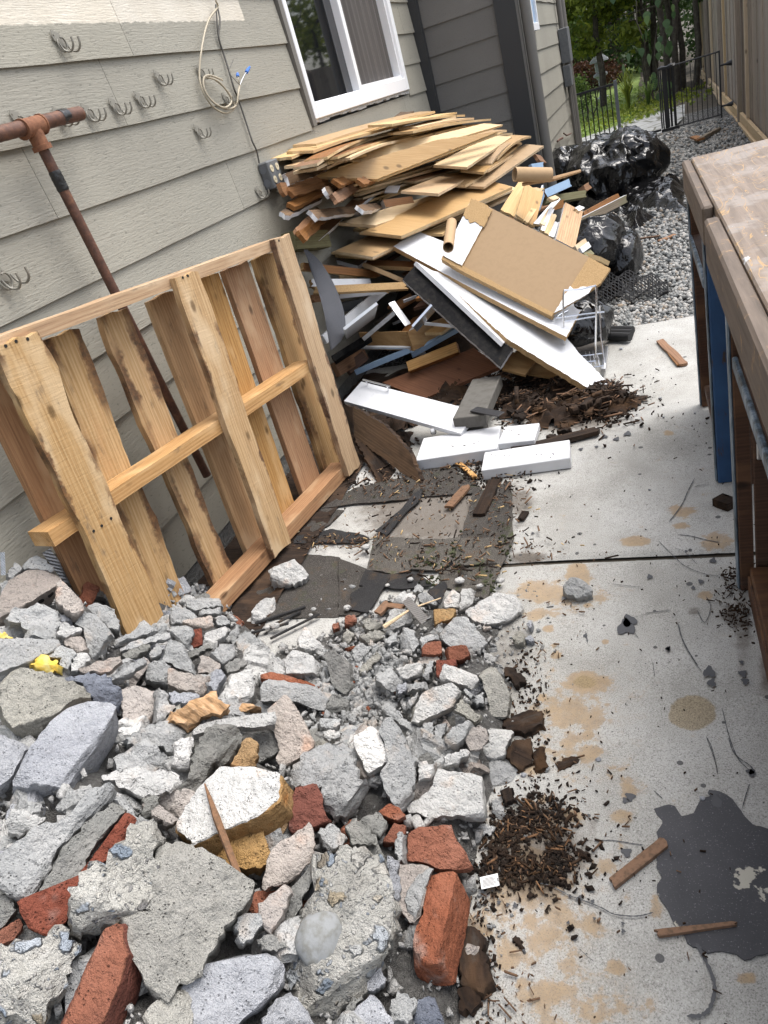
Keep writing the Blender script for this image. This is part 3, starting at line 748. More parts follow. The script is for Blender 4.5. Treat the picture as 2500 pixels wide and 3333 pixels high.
for z in (.16, .60): MB().tube([(.75, GY, z + .04), (.80, GY, z + .04), (.875, GY, z + .04)], [.012, .012, .035], 8).build('bracket', 'iron_black', rp)

# ---------------------------------------------------------------- gravel stones
def blob_base(sub=1):
    t = (1 + 5 ** .5) / 2
    v = np.array([(-1, t, 0), (1, t, 0), (-1, -t, 0), (1, -t, 0), (0, -1, t), (0, 1, t), (0, -1, -t), (0, 1, -t), (t, 0, -1), (t, 0, 1), (-t, 0, -1), (-t, 0, 1)], float)
    f = [(0, 11, 5), (0, 5, 1), (0, 1, 7), (0, 7, 10), (0, 10, 11), (1, 5, 9), (5, 11, 4), (11, 10, 2), (10, 7, 6), (7, 1, 8), (3, 9, 4), (3, 4, 2), (3, 2, 6), (3, 6, 8), (3, 8, 9), (4, 9, 5), (2, 4, 11), (6, 2, 10), (8, 6, 7), (9, 8, 1)]
    v /= np.linalg.norm(v[0]); v = [tuple(a) for a in v]
    for _ in range(sub):
        c = {}; nf = []
        def mid(a, b_):
            k = (min(a, b_), max(a, b_))
            if k not in c: q = unit(np.array(v[a]) + np.array(v[b_])); v.append(tuple(q)); c[k] = len(v) - 1
            return c[k]
        for a, b_, d in f:
            x, y, z = mid(a, b_), mid(b_, d), mid(d, a); nf += [(a, x, z), (b_, y, x), (d, z, y), (x, y, z)]
        f = nf
    return np.array(v), np.array(f)
ICO0 = blob_base(0); ICO1 = blob_base(1)
def euler(n):
    a = RNG.uniform(0, 2 * np.pi, (n, 3)); c, s = np.cos(a), np.sin(a); I = np.zeros((n, 3, 3))
    rx = I.copy(); rx[:, 0, 0] = 1; rx[:, 1, 1] = c[:, 0]; rx[:, 1, 2] = -s[:, 0]; rx[:, 2, 1] = s[:, 0]; rx[:, 2, 2] = c[:, 0]
    rz = I.copy(); rz[:, 2, 2] = 1; rz[:, 0, 0] = c[:, 2]; rz[:, 0, 1] = -s[:, 2]; rz[:, 1, 0] = s[:, 2]; rz[:, 1, 1] = c[:, 2]
    ry = I.copy(); ry[:, 1, 1] = 1; ry[:, 0, 0] = c[:, 1]; ry[:, 0, 2] = s[:, 1]; ry[:, 2, 0] = -s[:, 1]; ry[:, 2, 2] = c[:, 1]
    return rz @ ry @ rx
def scatter(name, base, P, S, mat, jit=.25, rot=None, kind='stuff', tone=None, **kw):
    """many small solids as one mesh; P (n,3), S (n,3)"""
    bv, bf = base; n = len(P); k = len(bv)
    V = bv[None] * (1 + jit * RNG.uniform(-1, 1, (n, k, 1)))
    V = V * S[:, None, :]; Rt = euler(n) if rot is None else rot
    V = np.einsum('nij,nkj->nki', Rt, V) + P[:, None, :]
    F = (bf[None] + (np.arange(n) * k)[:, None, None]).reshape(-1, bf.shape[1])
    me = bpy.data.meshes.new(name); V = V.reshape(-1, 3)
    me.vertices.add(len(V)); me.vertices.foreach_set('co', V.ravel().astype(np.float32))
    q = bf.shape[1]; me.loops.add(F.size); me.loops.foreach_set('vertex_index', F.ravel().astype(np.int32))
    me.polygons.add(len(F)); me.polygons.foreach_set('loop_start', (np.arange(len(F)) * q).astype(np.int32))
    me.update(calc_edges=True)
    me.materials.append(M[mat])
    at = me.attributes.new('tone', 'FLOAT', 'POINT'); t = RNG.uniform(0, 1, n) if tone is None else tone
    at.data.foreach_set('value', np.repeat(t, k).astype(np.float32)); me.validate()
    return obj(name, me, kind=kind, **kw)
n = 26000
yy = 3.98 + (GY - 3.98) * RNG.uniform(0, 1, n) ** 1.75; xx = RNG.uniform(-1.2, 1.0, n)
edge = .10 * fbm(np.stack([xx * 4, xx * 0, xx * 0], 1), 8)
k = yy > 3.98 + edge * (yy < 4.4); xx, yy = xx[k], yy[k]; n = len(xx)
s = RNG.uniform(.007, .0165, n) * (1 + .05 * (yy - 4))
P = np.stack([xx, yy, gz(xx, yy) + .012 * fbm(np.stack([xx * 2.5, yy * 2.5, xx * 0], 1), 3) + s * .35 + RNG.uniform(0, .01, n)], 1)
S = np.stack([s * RNG.uniform(.8, 1.3, n), s, s * RNG.uniform(.55, .9, n)], 1)
scatter('gravel', ICO0, P, S, 'gravel', .2, label='loose grey gravel stones covering the side yard', cat='gravel')
# ---------------------------------------------------------------- boards
def board_mesh(L, W, T, mats, nx=None, ny=3, jag=(0, 0), wob=0., bow=0., twist=0., seed=0, taper=0., topmat=0, sidemat=0, botmat=0, bev=.0015):
    """board lying along +x from 0..L, width centred on y, top at z=0"""
    nx = nx or max(3, min(24, int(L / .05))); r = np.random.default_rng(seed)
    xs = np.linspace(0, L, nx + 1); ys = np.linspace(-W / 2, W / 2, ny + 1)
    X, Y = np.meshgrid(xs, ys, indexing='ij'); X = X.copy(); Y = Y.copy()
    for e, i in ((jag[0], 0), (jag[1], -1)):
        if e: X[i] += r.uniform(-e, e, ny + 1) + (e if i == 0 else -e)
    if wob:
        for j, sg in ((0, -1), (-1, 1)):
            d = wob * fbm(np.stack([xs * 9, xs * 0 + seed * 3.1 + j, xs * 0], 1), seed + j, 3)
            Y[:, j] += sg * d
            if ny > 2: Y[:, 1 if j == 0 else -2] += sg * d * .6
    if taper: Y *= (1 - taper * X / max(L, 1e-6))
    Z = bow * ((X / L) ** 2 - X / L) * 4 * -1 + twist * (X / L - .5) * Y
    e = np.abs(Y) / (W / 2)
    n = (nx + 1) * (ny + 1)
    top = np.stack([X, Y, Z], -1).reshape(-1, 3); bot = top.copy(); bot[:, 2] -= T
    i = np.arange(n).reshape(nx + 1, ny + 1)
    q = np.stack([i[:-1, :-1], i[1:, :-1], i[1:, 1:], i[:-1, 1:]], -1).reshape(-1, 4)
    F = q.tolist() + (q[:, ::-1] + n).tolist(); mi = [topmat] * len(q) + [botmat] * len(q)
    rim = list(i[:, 0]) + list(i[-1, 1:]) + list(i[::-1, -1][1:]) + list(i[0, ::-1][1:-1])
    m = len(rim)
    for k in range(m):
        a, b_ = int(rim[k]), int(rim[(k + 1) % m]); F.append((b_, a, a + n, b_ + n)); mi.append(sidemat)
    V = np.concatenate([top, bot]); ed = np.concatenate([e.ravel(), e.ravel()])
    return mesh('board', V, F, mats, mi, attrs={'edge': ed})
def qboard(name, A, B, F, T, mats, parent=None, wmin=.03, wmax=.5, slots=(0, 1, 1), **kw):
    """rectangular board: end edge A-B (B the reference corner), long edge B-F; points in the place"""
    A, B, F = map(lambda a: np.asarray(a, float), (A, B, F))
    ex = F - B; L = np.linalg.norm(ex); ex /= L
    w = A - B; w -= ex * np.dot(w, ex); W = np.linalg.norm(w); ey = w / W; W = min(max(W, wmin), wmax)
    ez = np.cross(ex, ey)
    if np.dot(ez, CP - B) < 0: ez = -ez; ey_ = -ey; o = B + ey * W / 2
    else: ey_ = ey; o = B + ey * W / 2
    lab = {k: kw.pop(k) for k in ('label', 'cat', 'group', 'kind') if k in kw}
    me = board_mesh(L, W, T, mats, topmat=slots[0], sidemat=slots[1] if len(mats) > 1 else 0, botmat=slots[2] if len(mats) > 1 else 0, **kw)
    return obj(name, me, parent, frame(o, ex, ey_, ez), **lab)

# ---------------------------------------------------------------- workbench
bn = thing('workbench', 'old scarred workbench with peeling blue legs and open shelves at the right', 'workbench', (.5, 1.5, 0))
BA = .028
bx = np.array([math.cos(BA), math.sin(BA), 0]); by = np.array([-math.sin(BA), math.cos(BA), 0]); BO = np.array([.083, 2.985, 0])
BMW = frame(BO, bx, by, Z3)          # local: x into the bench, y = 0 at the far end, negative towards the camera
def bpart(name, lo, hi, mat, par=None, bev=.003):
    m_ = MB().box(lo, hi, bev=bev); return obj(name, mesh(name, m_.v, m_.f, mat), par or bn, BMW)
for k in range(2):      # top planks
    x0 = .018 + .412 * k
    m_ = MB().box((x0, -3.3, .893), (x0 + .410, 0.0, .933 - .0015 * (k % 2)), bev=.004)
    obj('top_plank', mesh('top_plank', m_.v, m_.f, 'bench_top'), bn, BMW)
bpart('fascia', (-.012, -.80, .825), (.016, .0, .930), 'bench_fascia', bev=.006)
bpart('fascia', (-.018, -3.3, .815), (.016, -.93, .930), 'bench_fascia', bev=.006)
bpart('end_board', (.017, -.02, .825), (.84, -.001, .892), 'bench_fascia')
for i, y in enumerate((-.06, -.665, -1.245)):
    w = (.035, .060, .035)[i]
    bpart('leg', (.0, y - .02, 0), (w, y + .02, .824), ('bench_dark', 'blue_old', 'bench_dark')[i])
    bpart('leg_edge', (-.007, y - .017, 0.004), (-.0005, y + .017, .812), 'blue_edge')
bpart('leg', (.78, -.1, 0), (.83, -.03, .824), 'bench_dark'); bpart('leg', (.78, -1.3, 0), (.83, -1.23, .824), 'bench_dark')
bpart('shelf', (.002, -.640, .665), (.80, -.085, .690), 'bench_dark'); bpart('shelf_edge', (-.010, -.640, .662), (.0015, -.085, .692), 'blue_edge')
bpart('shelf', (.012, -3.2, .665), (.80, -1.27, .690), 'bench_dark'); bpart('shelf_edge', (.0, -3.2, .662), (.0115, -1.27, .692), 'blue_edge')
bpart('bottom_shelf', (.022, -3.2, .072), (.80, -1.285, .098), 'bench_dark'); bpart('kick_board', (.016, -3.2, .0), (.05, -1.285, .0715), 'bench_dark')
bpart('bottom_shelf', (.012, -.64, .072), (.80, -.085, .098), 'bench_dark')
for k in range(4):
    bpart('back_plank', (.30, -.075 - .14 * k - .136, .1), (.32, -.075 - .14 * k, .66), 'board_brown' if k % 2 else 'bench_dark')
    bpart('back_plank', (.30, -1.30 - .17 * k - .166, .1), (.32, -1.30 - .17 * k, .66), 'bench_dark')
    bpart('back_plank', (.33, -1.30 - .17 * k - .166, .70), (.35, -1.30 - .17 * k, .82), 'bench_dark')
for y in (-.075, -.70, -1.262):
    bpart('side_panel', (.04, y - .012, .1) if y > -.6 else (.066 if y > -1 else .038, y - .012, .0), (.60, y - .004, .66), 'bench_dark')
hg = bpart('hinge', (.045, -1.285, .42), (.075, -1.2745, .465), 'zinc')
m_ = MB().tube([(.078, -1.29, .425), (.078, -1.29, .46)], .008, 8).tube([(.06, -1.292, .43), (.06, -1.292, .455)], .006, 8); obj('hinge_barrel', mesh('hinge_barrel', m_.v, m_.f, 'chrome'), bn, BMW)

# ---------------------------------------------------------------- pallet
pyaw, plean, proll = .137, .012, .079
e_ = np.array([-math.sin(pyaw), -math.cos(pyaw), 0]); n_ = np.array([-math.cos(pyaw), math.sin(pyaw), 0])
U_ = Z3 * math.cos(plean) + n_ * math.sin(plean)
e2 = e_ * math.cos(proll) + U_ * math.sin(proll); U2 = U_ * math.cos(proll) - e_ * math.sin(proll); e_, U_ = e2, U2
n_ = np.cross(U_, e_); n_ = n_ if n_[0] < 0 else -n_      # towards the wall
PB = np.array([-1.378, 2.561, .052])
pallet = thing('wooden_pallet', 'large rough timber pallet standing upright between the rubble and the house wall', 'pallet', PB)
def pal(name, a, b_, a2, b2, depth, T, mat, seed, wob=.006, pan='R', jag=.006):
    """board on the pallet from end-edge (a,b) to end-edge (a2,b2) (photo points), its face 'depth' behind the front plane"""
    o = PB + n_ * depth
    q = [hpl(*px(pan, *p), o, n_) for p in (a, b_, a2, b2)]
    s0 = (q[0] + q[1]) / 2; s1 = (q[2] + q[3]) / 2
    ex = s1 - s0; L = np.linalg.norm(ex); ex /= L
    wv = [(q[1] - q[0]), (q[3] - q[2])]; W = np.mean([np.linalg.norm(w - ex * np.dot(w, ex)) for w in wv])
    ez = -n_; ey = np.cross(ez, ex)
    me = board_mesh(L, W, T, [mat], nx=26, ny=4, jag=(jag, jag), wob=wob, seed=seed)
    return obj(name, me, pallet, frame(s0, ex, ey, ez))
pal('front_plank', (-10, 560), (155, 485), (560, 1830), (725, 1765), 0, .026, 'pine_rough', 1, .010)
pal('front_plank', (757, 262), (850, 238), (1180, 1480), (1268, 1425), 0, .024, 'pine_rough', 2, .006)
pal('front_plank', (1185, 98), (1250, 80), (1505, 1130), (1562, 1090), 0, .024, 'pine_rough', 3, .007)
def rail(p0, p1, q0, q1, mat, seed, pan='R'):
    """rail behind the front planks, its outer face and its top showing"""
    o = PB + n_ * .0265
    A, B, Cc, D = [hpl(*px(pan, *p), o, n_) for p in (p0, p1, q0, q1)]
    s0 = (A + B) / 2; s1 = (Cc + D) / 2; ex = s1 - s0; L = np.linalg.norm(ex); ex /= L
    W = .5 * (np.linalg.norm(A - B) + np.linalg.norm(Cc - D)); ez = -n_; ey = np.cross(ez, ex)
    return obj('rail', board_mesh(L, W, .088, [mat], nx=20, ny=3, wob=.0015, seed=seed), pallet, frame(s0, ex, ey, ez))
rail((-150, 645), (-150, 585), (1250, 128), (1250, 82), 'pine_board', 11)
rail((222, 1432), (222, 1368), (1352, 672), (1352, 622), 'pine_board', 12)
rail((700, 2010), (700, 1930), (1508, 1116), (1508, 1066), 'pine_red', 13)
for sd_, (a, b_, a2, b2, mt) in enumerate([((-130, 640), (-5, 600), (360, 1680), (500, 1640), 'pine_red'), ((200, 525), (325, 482), (690, 1770), (830, 1690), 'pine_bark'), ((425, 435), (545, 398), (925, 1620), (1012, 1545), 'pine_bark'),
        ((635, 362), (760, 318), (1085, 1490), (1165, 1415), 'pine_board'), ((868, 265), (935, 243), (1215, 1330), (1285, 1265), 'pine_board'), ((968, 238), (1068, 196), (1312, 1215), (1390, 1150), 'pine_red'), ((1098, 183), (1195, 148), (1408, 1125), (1480, 1060), 'pine_bark')]):
    pal('back_plank', a, b_, a2, b2, .116, .024, mt, 20 + sd_, .011 if mt == 'pine_bark' else .002)
for (x, y) in pts('25,565 70,545 120,535 405,1365 440,1342 480,1310 790,270 812,262 1205,110'):
    c = hpl(*px('R', x, y), PB - n_ * .001, n_); MB().tube([c + n_ * .004, c - n_ * .0005], .0045, 8).build('nail_head', 'dark_hole', pallet)

# ---------------------------------------------------------------- things on the wall
def wp(x, y, off=0., pan='M'): return hx(*px(pan, x, y), WX + .012 + off)
pipe = thing('rusty_pipe', 'rusty iron pipe with a tee resting on the wall hooks behind the pallet', 'pipe', wp(135, 545, .08))
tee = wp(137, 548, .085)
MB().tube([wp(-120, 610, .085), wp(0, 577, .085), wp(110, 550, .085)], .021, 14).build('left_pipe', 'rust', pipe, 40)
MB().tube([wp(160, 535, .085), wp(250, 512, .085), wp(346, 490, .085)], .021, 14).build('right_pipe', 'rust', pipe, 40)
p0 = tee; p1 = wp(490, 1250, .085); dn = unit(p1 - p0); hd = unit(wp(346, 490, .085) - tee)
MB().tube([tee - hd * .045, tee - hd * .04, tee - hd * .0395, tee + hd * .0395, tee + hd * .04, tee + hd * .045], [.029, .029, .026, .026, .029, .029], 16).tube([tee, tee + dn * .05, tee + dn * .0505, tee + dn * .065], [.024, .024, .029, .029], 16).build('tee_fitting', 'rust_orange', pipe, 40)
MB().tube([tee + dn * .06, p1, p1 + dn * .75], .0165, 12).build('long_pipe', 'rust', pipe, 40)
ta, tb = wp(228, 740, .085), wp(265, 828, .085); ta = tee + dn * np.dot(ta - tee, dn); tb = tee + dn * np.dot(tb - tee, dn)
MB().tube([ta + (tb - ta) * t for t in np.linspace(0, 1, 9)], [.0178, .019, .0182, .0195, .0185, .019, .0182, .019, .0178], 12).build('tape_wrap', 'tape_black', pipe, 40)
rt = wp(270, 505, .085); MB().tube([rt - hd * .015, rt - hd * .005, rt + hd * .01, rt + hd * .02], [.0218, .0225, .022, .0218], 12).build('tape_wrap', 'tape_black', pipe, 40)
def hook(c, s=1., lean=0., label=None):
    s *= .74
    """wall hook: screw plate, curled scroll and two upturned prongs; local x out of the wall, y along it, z up"""
    h_ = thing('wall_hook', label, 'hook', c, 'painted steel hooks screwed to the siding')
    def w_(P): return [np.asarray(c) + s * np.array([p[0], p[1] * math.cos(lean) - p[2] * math.sin(lean), p[1] * math.sin(lean) + p[2] * math.cos(lean)]) for p in P]
    MB().prism([(-.035, .03), (-.028, .048), (.012, .036), (.03, .0), (.016, -.012), (-.03, .012)], (0, s * math.cos(lean), s * math.sin(lean)), (0, -s * math.sin(lean), s * math.cos(lean)), np.asarray(c) + np.array([.0015, 0, 0]), (.002, 0, 0)).build('back_plate', 'hook_paint', h_)
    for y_, z_ in ((-.024, .032), (.012, .022)):
        q = w_([(.0035, y_, z_)])[0]; MB().tube([q, q + np.array([.003, 0, 0])], .0035 * s, 8).build('screw', 'hook_paint', h_)
    MB().tube(w_([(.006 + .012 * (k / 16), -.004 + .020 * math.cos(k / 16 * 6.0 + 2.2), -.004 + .024 * math.sin(k / 16 * 6.0 + 2.2)) for k in range(17)]), .0034 * s, 6).build('scroll', 'hook_paint', h_, 60)
    for y0 in (-.002, .040):
        MB().tube(spline(w_([(.004, y0 - .008, .004), (.012, y0 - .005, -.022), (.034, y0, -.032), (.054, y0 + .003, -.016), (.058, y0 + .004, .010)]), 4), .0042 * s, 6).build('prong', 'hook_paint', h_, 60)
for x, y, s_, l_, lab in [(262, 192, 1.15, 0, 'taupe wall hook on the highest painted siding board'), (688, 345, 1., 0, 'taupe wall hook just left of the coiled cable, on the second board'), (868, 320, 1., 0, 'taupe wall hook that carries the coiled cable'),
        (85, 530, 1.05, 0, 'taupe wall hook holding the rusty pipe beside its tee'), (265, 515, 1.05, 0, 'taupe wall hook holding the short end of the rusty pipe'), (385, 497, 1.05, 0, 'taupe wall hook just past the open end of the rusty pipe'),
        (500, 470, 1.05, 0, 'middle taupe hook of the row past the rusty pipe end'), (607, 440, 1.05, 0, 'last taupe hook of the row past the rusty pipe end'), (858, 575, 1., 0, 'lone taupe wall hook below the coiled cable'),
        (975, 435, .9, 0, 'taupe wall hook behind the lower loop of coiled cable'), (1118, 838, .95, 0, 'taupe wall hook just under the grey outlet box'), (14, 1210, 1.35, .15, 'large taupe wall hook low on the siding left of the pallet')]:
    hook(wp(x, y, .004), s_, l_, lab)
# outlet box
oc = hx(*px('M', 1150, 760), WX + .012)
ob = thing('outlet_box', 'grey surface outlet box with four ivory sockets beside the plank pile', 'outlet', oc)
MB().box(oc + np.array([.0, -.055, -.062]), oc + np.array([.055, .065, .062]), bev=.006).build('box', 'box_grey', ob)
for dy in (-.028, .034):
    for dz in (-.024, .026):
        q = oc + np.array([.0552, dy, dz]); MB().tube([q, q + np.array([.003, 0, 0])], .0165, 12).build('socket', 'ivory', ob)
        MB().box(q + np.array([.0031, -.006, -.004]), q + np.array([.0036, -.004, .006])).box(q + np.array([.0031, .004, -.004]), q + np.array([.0036, .006, .006])).build('slot', 'dark_hole', ob)
for dz in (-.03, .03):
    q = oc + np.array([.02, -.0552, dz]); MB().tube([q, q - np.array([0, .002, 0])], .018, 14).build('knockout', 'iron_grey', ob)
# cables
cb = thing('cable_coil', 'coiled cream cable hung on a hook with blue wire nuts at its end', 'cable', wp(930, 400, .03))
def cable(s, r, mat, off, nm='cable', pan='M'):
    MB().tube(spline([wp(x, y, off + .006 * math.sin(i * 1.7), pan) for i, (x, y) in enumerate(pts(s))], 6), r, 7).build(nm, mat, cb, 60)
cable('930,-60 932,0 940,30 905,80 885,140 870,220 862,300 866,360 890,420 930,470 975,488 1010,470 1005,430 975,385 930,345 890,330 878,360 895,410 940,455 985,470 1020,455 1028,410 1035,372', .0042, 'wire_cream', .03)
cable('885,330 940,350 985,400 1000,440 970,465 920,440 885,390 880,340 905,325 960,345', .0042, 'wire_cream', .045)
cable('1025,445 1030,400 1036,370', .0042, 'wire_cream', .04)
cable('932,20 938,100 946,170 965,230 990,310 1010,380 1030,430 1060,520 1090,610 1108,650 1120,705', .0042, 'wire_dark', .012)
cable('940,30 950,90 944,150 950,185', .004, 'wire_dark', .02)
cable('1036,368 1030,345 1027,322', .002, 'wire_cream', .04); cable('1036,368 1050,335 1066,308', .002, 'steel_white', .04); cable('1036,368 1015,345 990,310 1008,258', .0014, 'wire_dark', .03)
for s in ('1027,330 1026,314', '1064,312 1079,288'):
    P = [wp(x, y, .04) for x, y in pts(s)]; MB().tube([P[0], (P[0] + P[1]) / 2, P[1]], [.008, .0075, .004], 8).build('wire_nut', 'wire_blue', cb, 40)
# ---------------------------------------------------------------- rubble heap
HC = []
for s, z in [('B,1760,640 B,1700,1100 B,1690,1400 D,1480,700 D,1440,1000 D,1330,1640 D,1500,300 A,1660,360 B,60,700 B,330,600 B,560,460 B,860,300 B,1300,240 B,1700,280 A,1500,100 B,1750,480', 0.),
             ('B,600,620 B,900,380 B,1300,400 B,1600,430', .035), ('B,300,740 B,500,700 B,700,600 B,1100,520 B,1500,600', .06), ('B,700,960 B,800,1100 B,620,1050', .075),
             ('B,1000,760 B,1300,850 B,1500,950 B,1100,650', .09), ('B,900,900 B,1150,1050 B,1350,1150', .12), ('B,300,900 B,200,1050 A,1560,700', .14), ('B,1500,1320 B,1300,1350 D,1350,150', .14),
             ('A,1350,450', .14), ('A,1100,560', .20), ('A,900,620 A,750,600', .29), ('A,1400,800 B,200,1300 B,900,1400', .20), ('A,1100,850 A,1300,950 B,500,1400', .25), ('A,300,200 A,150,120', .60), ('A,560,600', .42), ('A,900,760', .32),
             ('A,200,350 A,250,560 A,100,600', .54), ('A,350,750 A,600,900', .44), ('A,150,750 A,100,950 A,300,1050', .50), ('A,600,1200', .42), ('A,900,1100 A,1200,1250', .34), ('A,300,1450 A,60,1450', .50), ('A,950,1450 A,1350,1350', .35),
             ('D,1150,500 D,900,450', .15), ('D,1150,900 D,1250,1250', .20), ('D,650,900 D,600,1250', .28), ('D,300,250 D,200,600', .27), ('C,1400,250', .33), ('C,1250,900 C,1000,1250', .36),
             ('C,200,500 C,500,250 C,700,700', .45), ('C,300,1300 C,650,1400', .42), ('D,100,1400 D,800,1600', .29), ('D,1200,1600', .14), ('D,700,400', .21)]:
    for t in s.split():
        p, x, y = t.split(','); q = hz(*px(p, float(x), float(y)), z); HC.append((q[0], q[1], z))
for x, y, z in [(-.9, .2, .3), (-1.3, .3, .42), (-1.65, .6, .50), (-.5, .2, .2), (-.2, .2, .0), (-1.78, 1.1, .58), (-1.78, 1.45, .45), (-1.75, 1.75, .2), (-1.7, 2.1, .0), (-1.2, -.3, .15), (-.6, -.4, 0), (-1.75, .2, .38), (-1.75, -.4, .1)]:
    HC.append((x, y, z))
HC = np.array(HC)
FOOT = [hz(*px(p, x, y), z)[:2] for p, x, y, z in [('B', 560, 470, 0), ('B', 860, 310, 0), ('B', 1050, 265, 0), ('B', 1340, 330, 0), ('B', 1690, 330, 0), ('B', 1770, 440, 0), ('B', 1600, 620, 0), ('B', 1540, 760, 0), ('B', 1690, 960, 0), ('B', 1700, 1250, 0),
        ('D', 1570, 150, 0), ('D', 1500, 420, 0), ('D', 1440, 640, 0), ('D', 1425, 900, 0), ('D', 1410, 1250, 0), ('D', 1350, 1640, 0), ('D', 1300, 2100, 0)]]
FOOT += [np.array(q) for q in ((-.35, .1), (-.5, -.4), (-2.4, -.5), (-2.4, 2.3), (-1.9, 2.3))] + [hz(*px(p, x, y), 0)[:2] for p, x, y in (('A', 1250, 300), ('A', 1480, 400), ('A', 1560, 520), ('B', 90, 690), ('B', 130, 800), ('B', 250, 560), ('B', 480, 640))]
FOOT = np.array(FOOT)
def foot_dist(x, y):
    """distance inside the heap's footprint (negative outside)"""
    x = np.atleast_1d(x).astype(float); y = np.atleast_1d(y).astype(float); ins = np.zeros(len(x), bool); dm = np.full(len(x), 9.)
    for (ax, ay), (bx_, by_) in zip(FOOT, np.roll(FOOT, -1, 0)):
        c_ = ((ay > y) != (by_ > y)) & (x < (bx_ - ax) * (y - ay) / (by_ - ay + 1e-12) + ax); ins ^= c_
        dx, dy = bx_ - ax, by_ - ay; t = np.clip(((x - ax) * dx + (y - ay) * dy) / (dx * dx + dy * dy), 0, 1); dm = np.minimum(dm, np.hypot(x - ax - t * dx, y - ay - t * dy))
    return np.where(ins, dm, -dm)
def heap(x, y):
    x = np.atleast_1d(x).astype(float); y = np.atleast_1d(y).astype(float)
    d2 = (x[:, None] - HC[None, :, 0]) ** 2 + (y[:, None] - HC[None, :, 1]) ** 2 + .0016
    w = d2 ** -2.0
    h_ = (w * HC[None, :, 2]).sum(1) / w.sum(1); fd = foot_dist(x, y)
    return np.where(fd > 0, np.minimum(h_, .025 + 1.3 * fd), 0.)
def on_heap(u, v):
    d = ray(u, v); t = np.linspace(.5, 4.5, 400); P = CP + d * t[:, None]
    g = P[:, 2] - heap(P[:, 0], P[:, 1]); i = int(np.argmax(g < 0)) if (g < 0).any() else 399
    return P[i]

# fines under the pieces
v, f = grid(-1.76, .0, -.6, 2.25, 150, 230, lambda x, y: x * 0)
hh = heap(v[:, 0], v[:, 1]); nz_ = fbm(v * 22, 4, 3)
def foff(h_): return .034 + .055 * smooth(.08, .26, h_)
v[:, 2] = np.where(hh > .012, hh - foff(hh) + .014 * nz_ * np.clip(hh / .1, .3, 1), -.03)
k = (v[f[:, 0], 2] > -.02) | (v[f[:, 2], 2] > -.02) | (v[f[:, 1], 2] > -.02)
v[:, 2] = np.maximum(v[:, 2], -.012)
obj('rubble_fines', mesh('rubble_fines', v, f[k], 'fines', smooth_=True), label='grey crushed fines and dust between the rubble pieces', cat='rubble', kind='stuff')

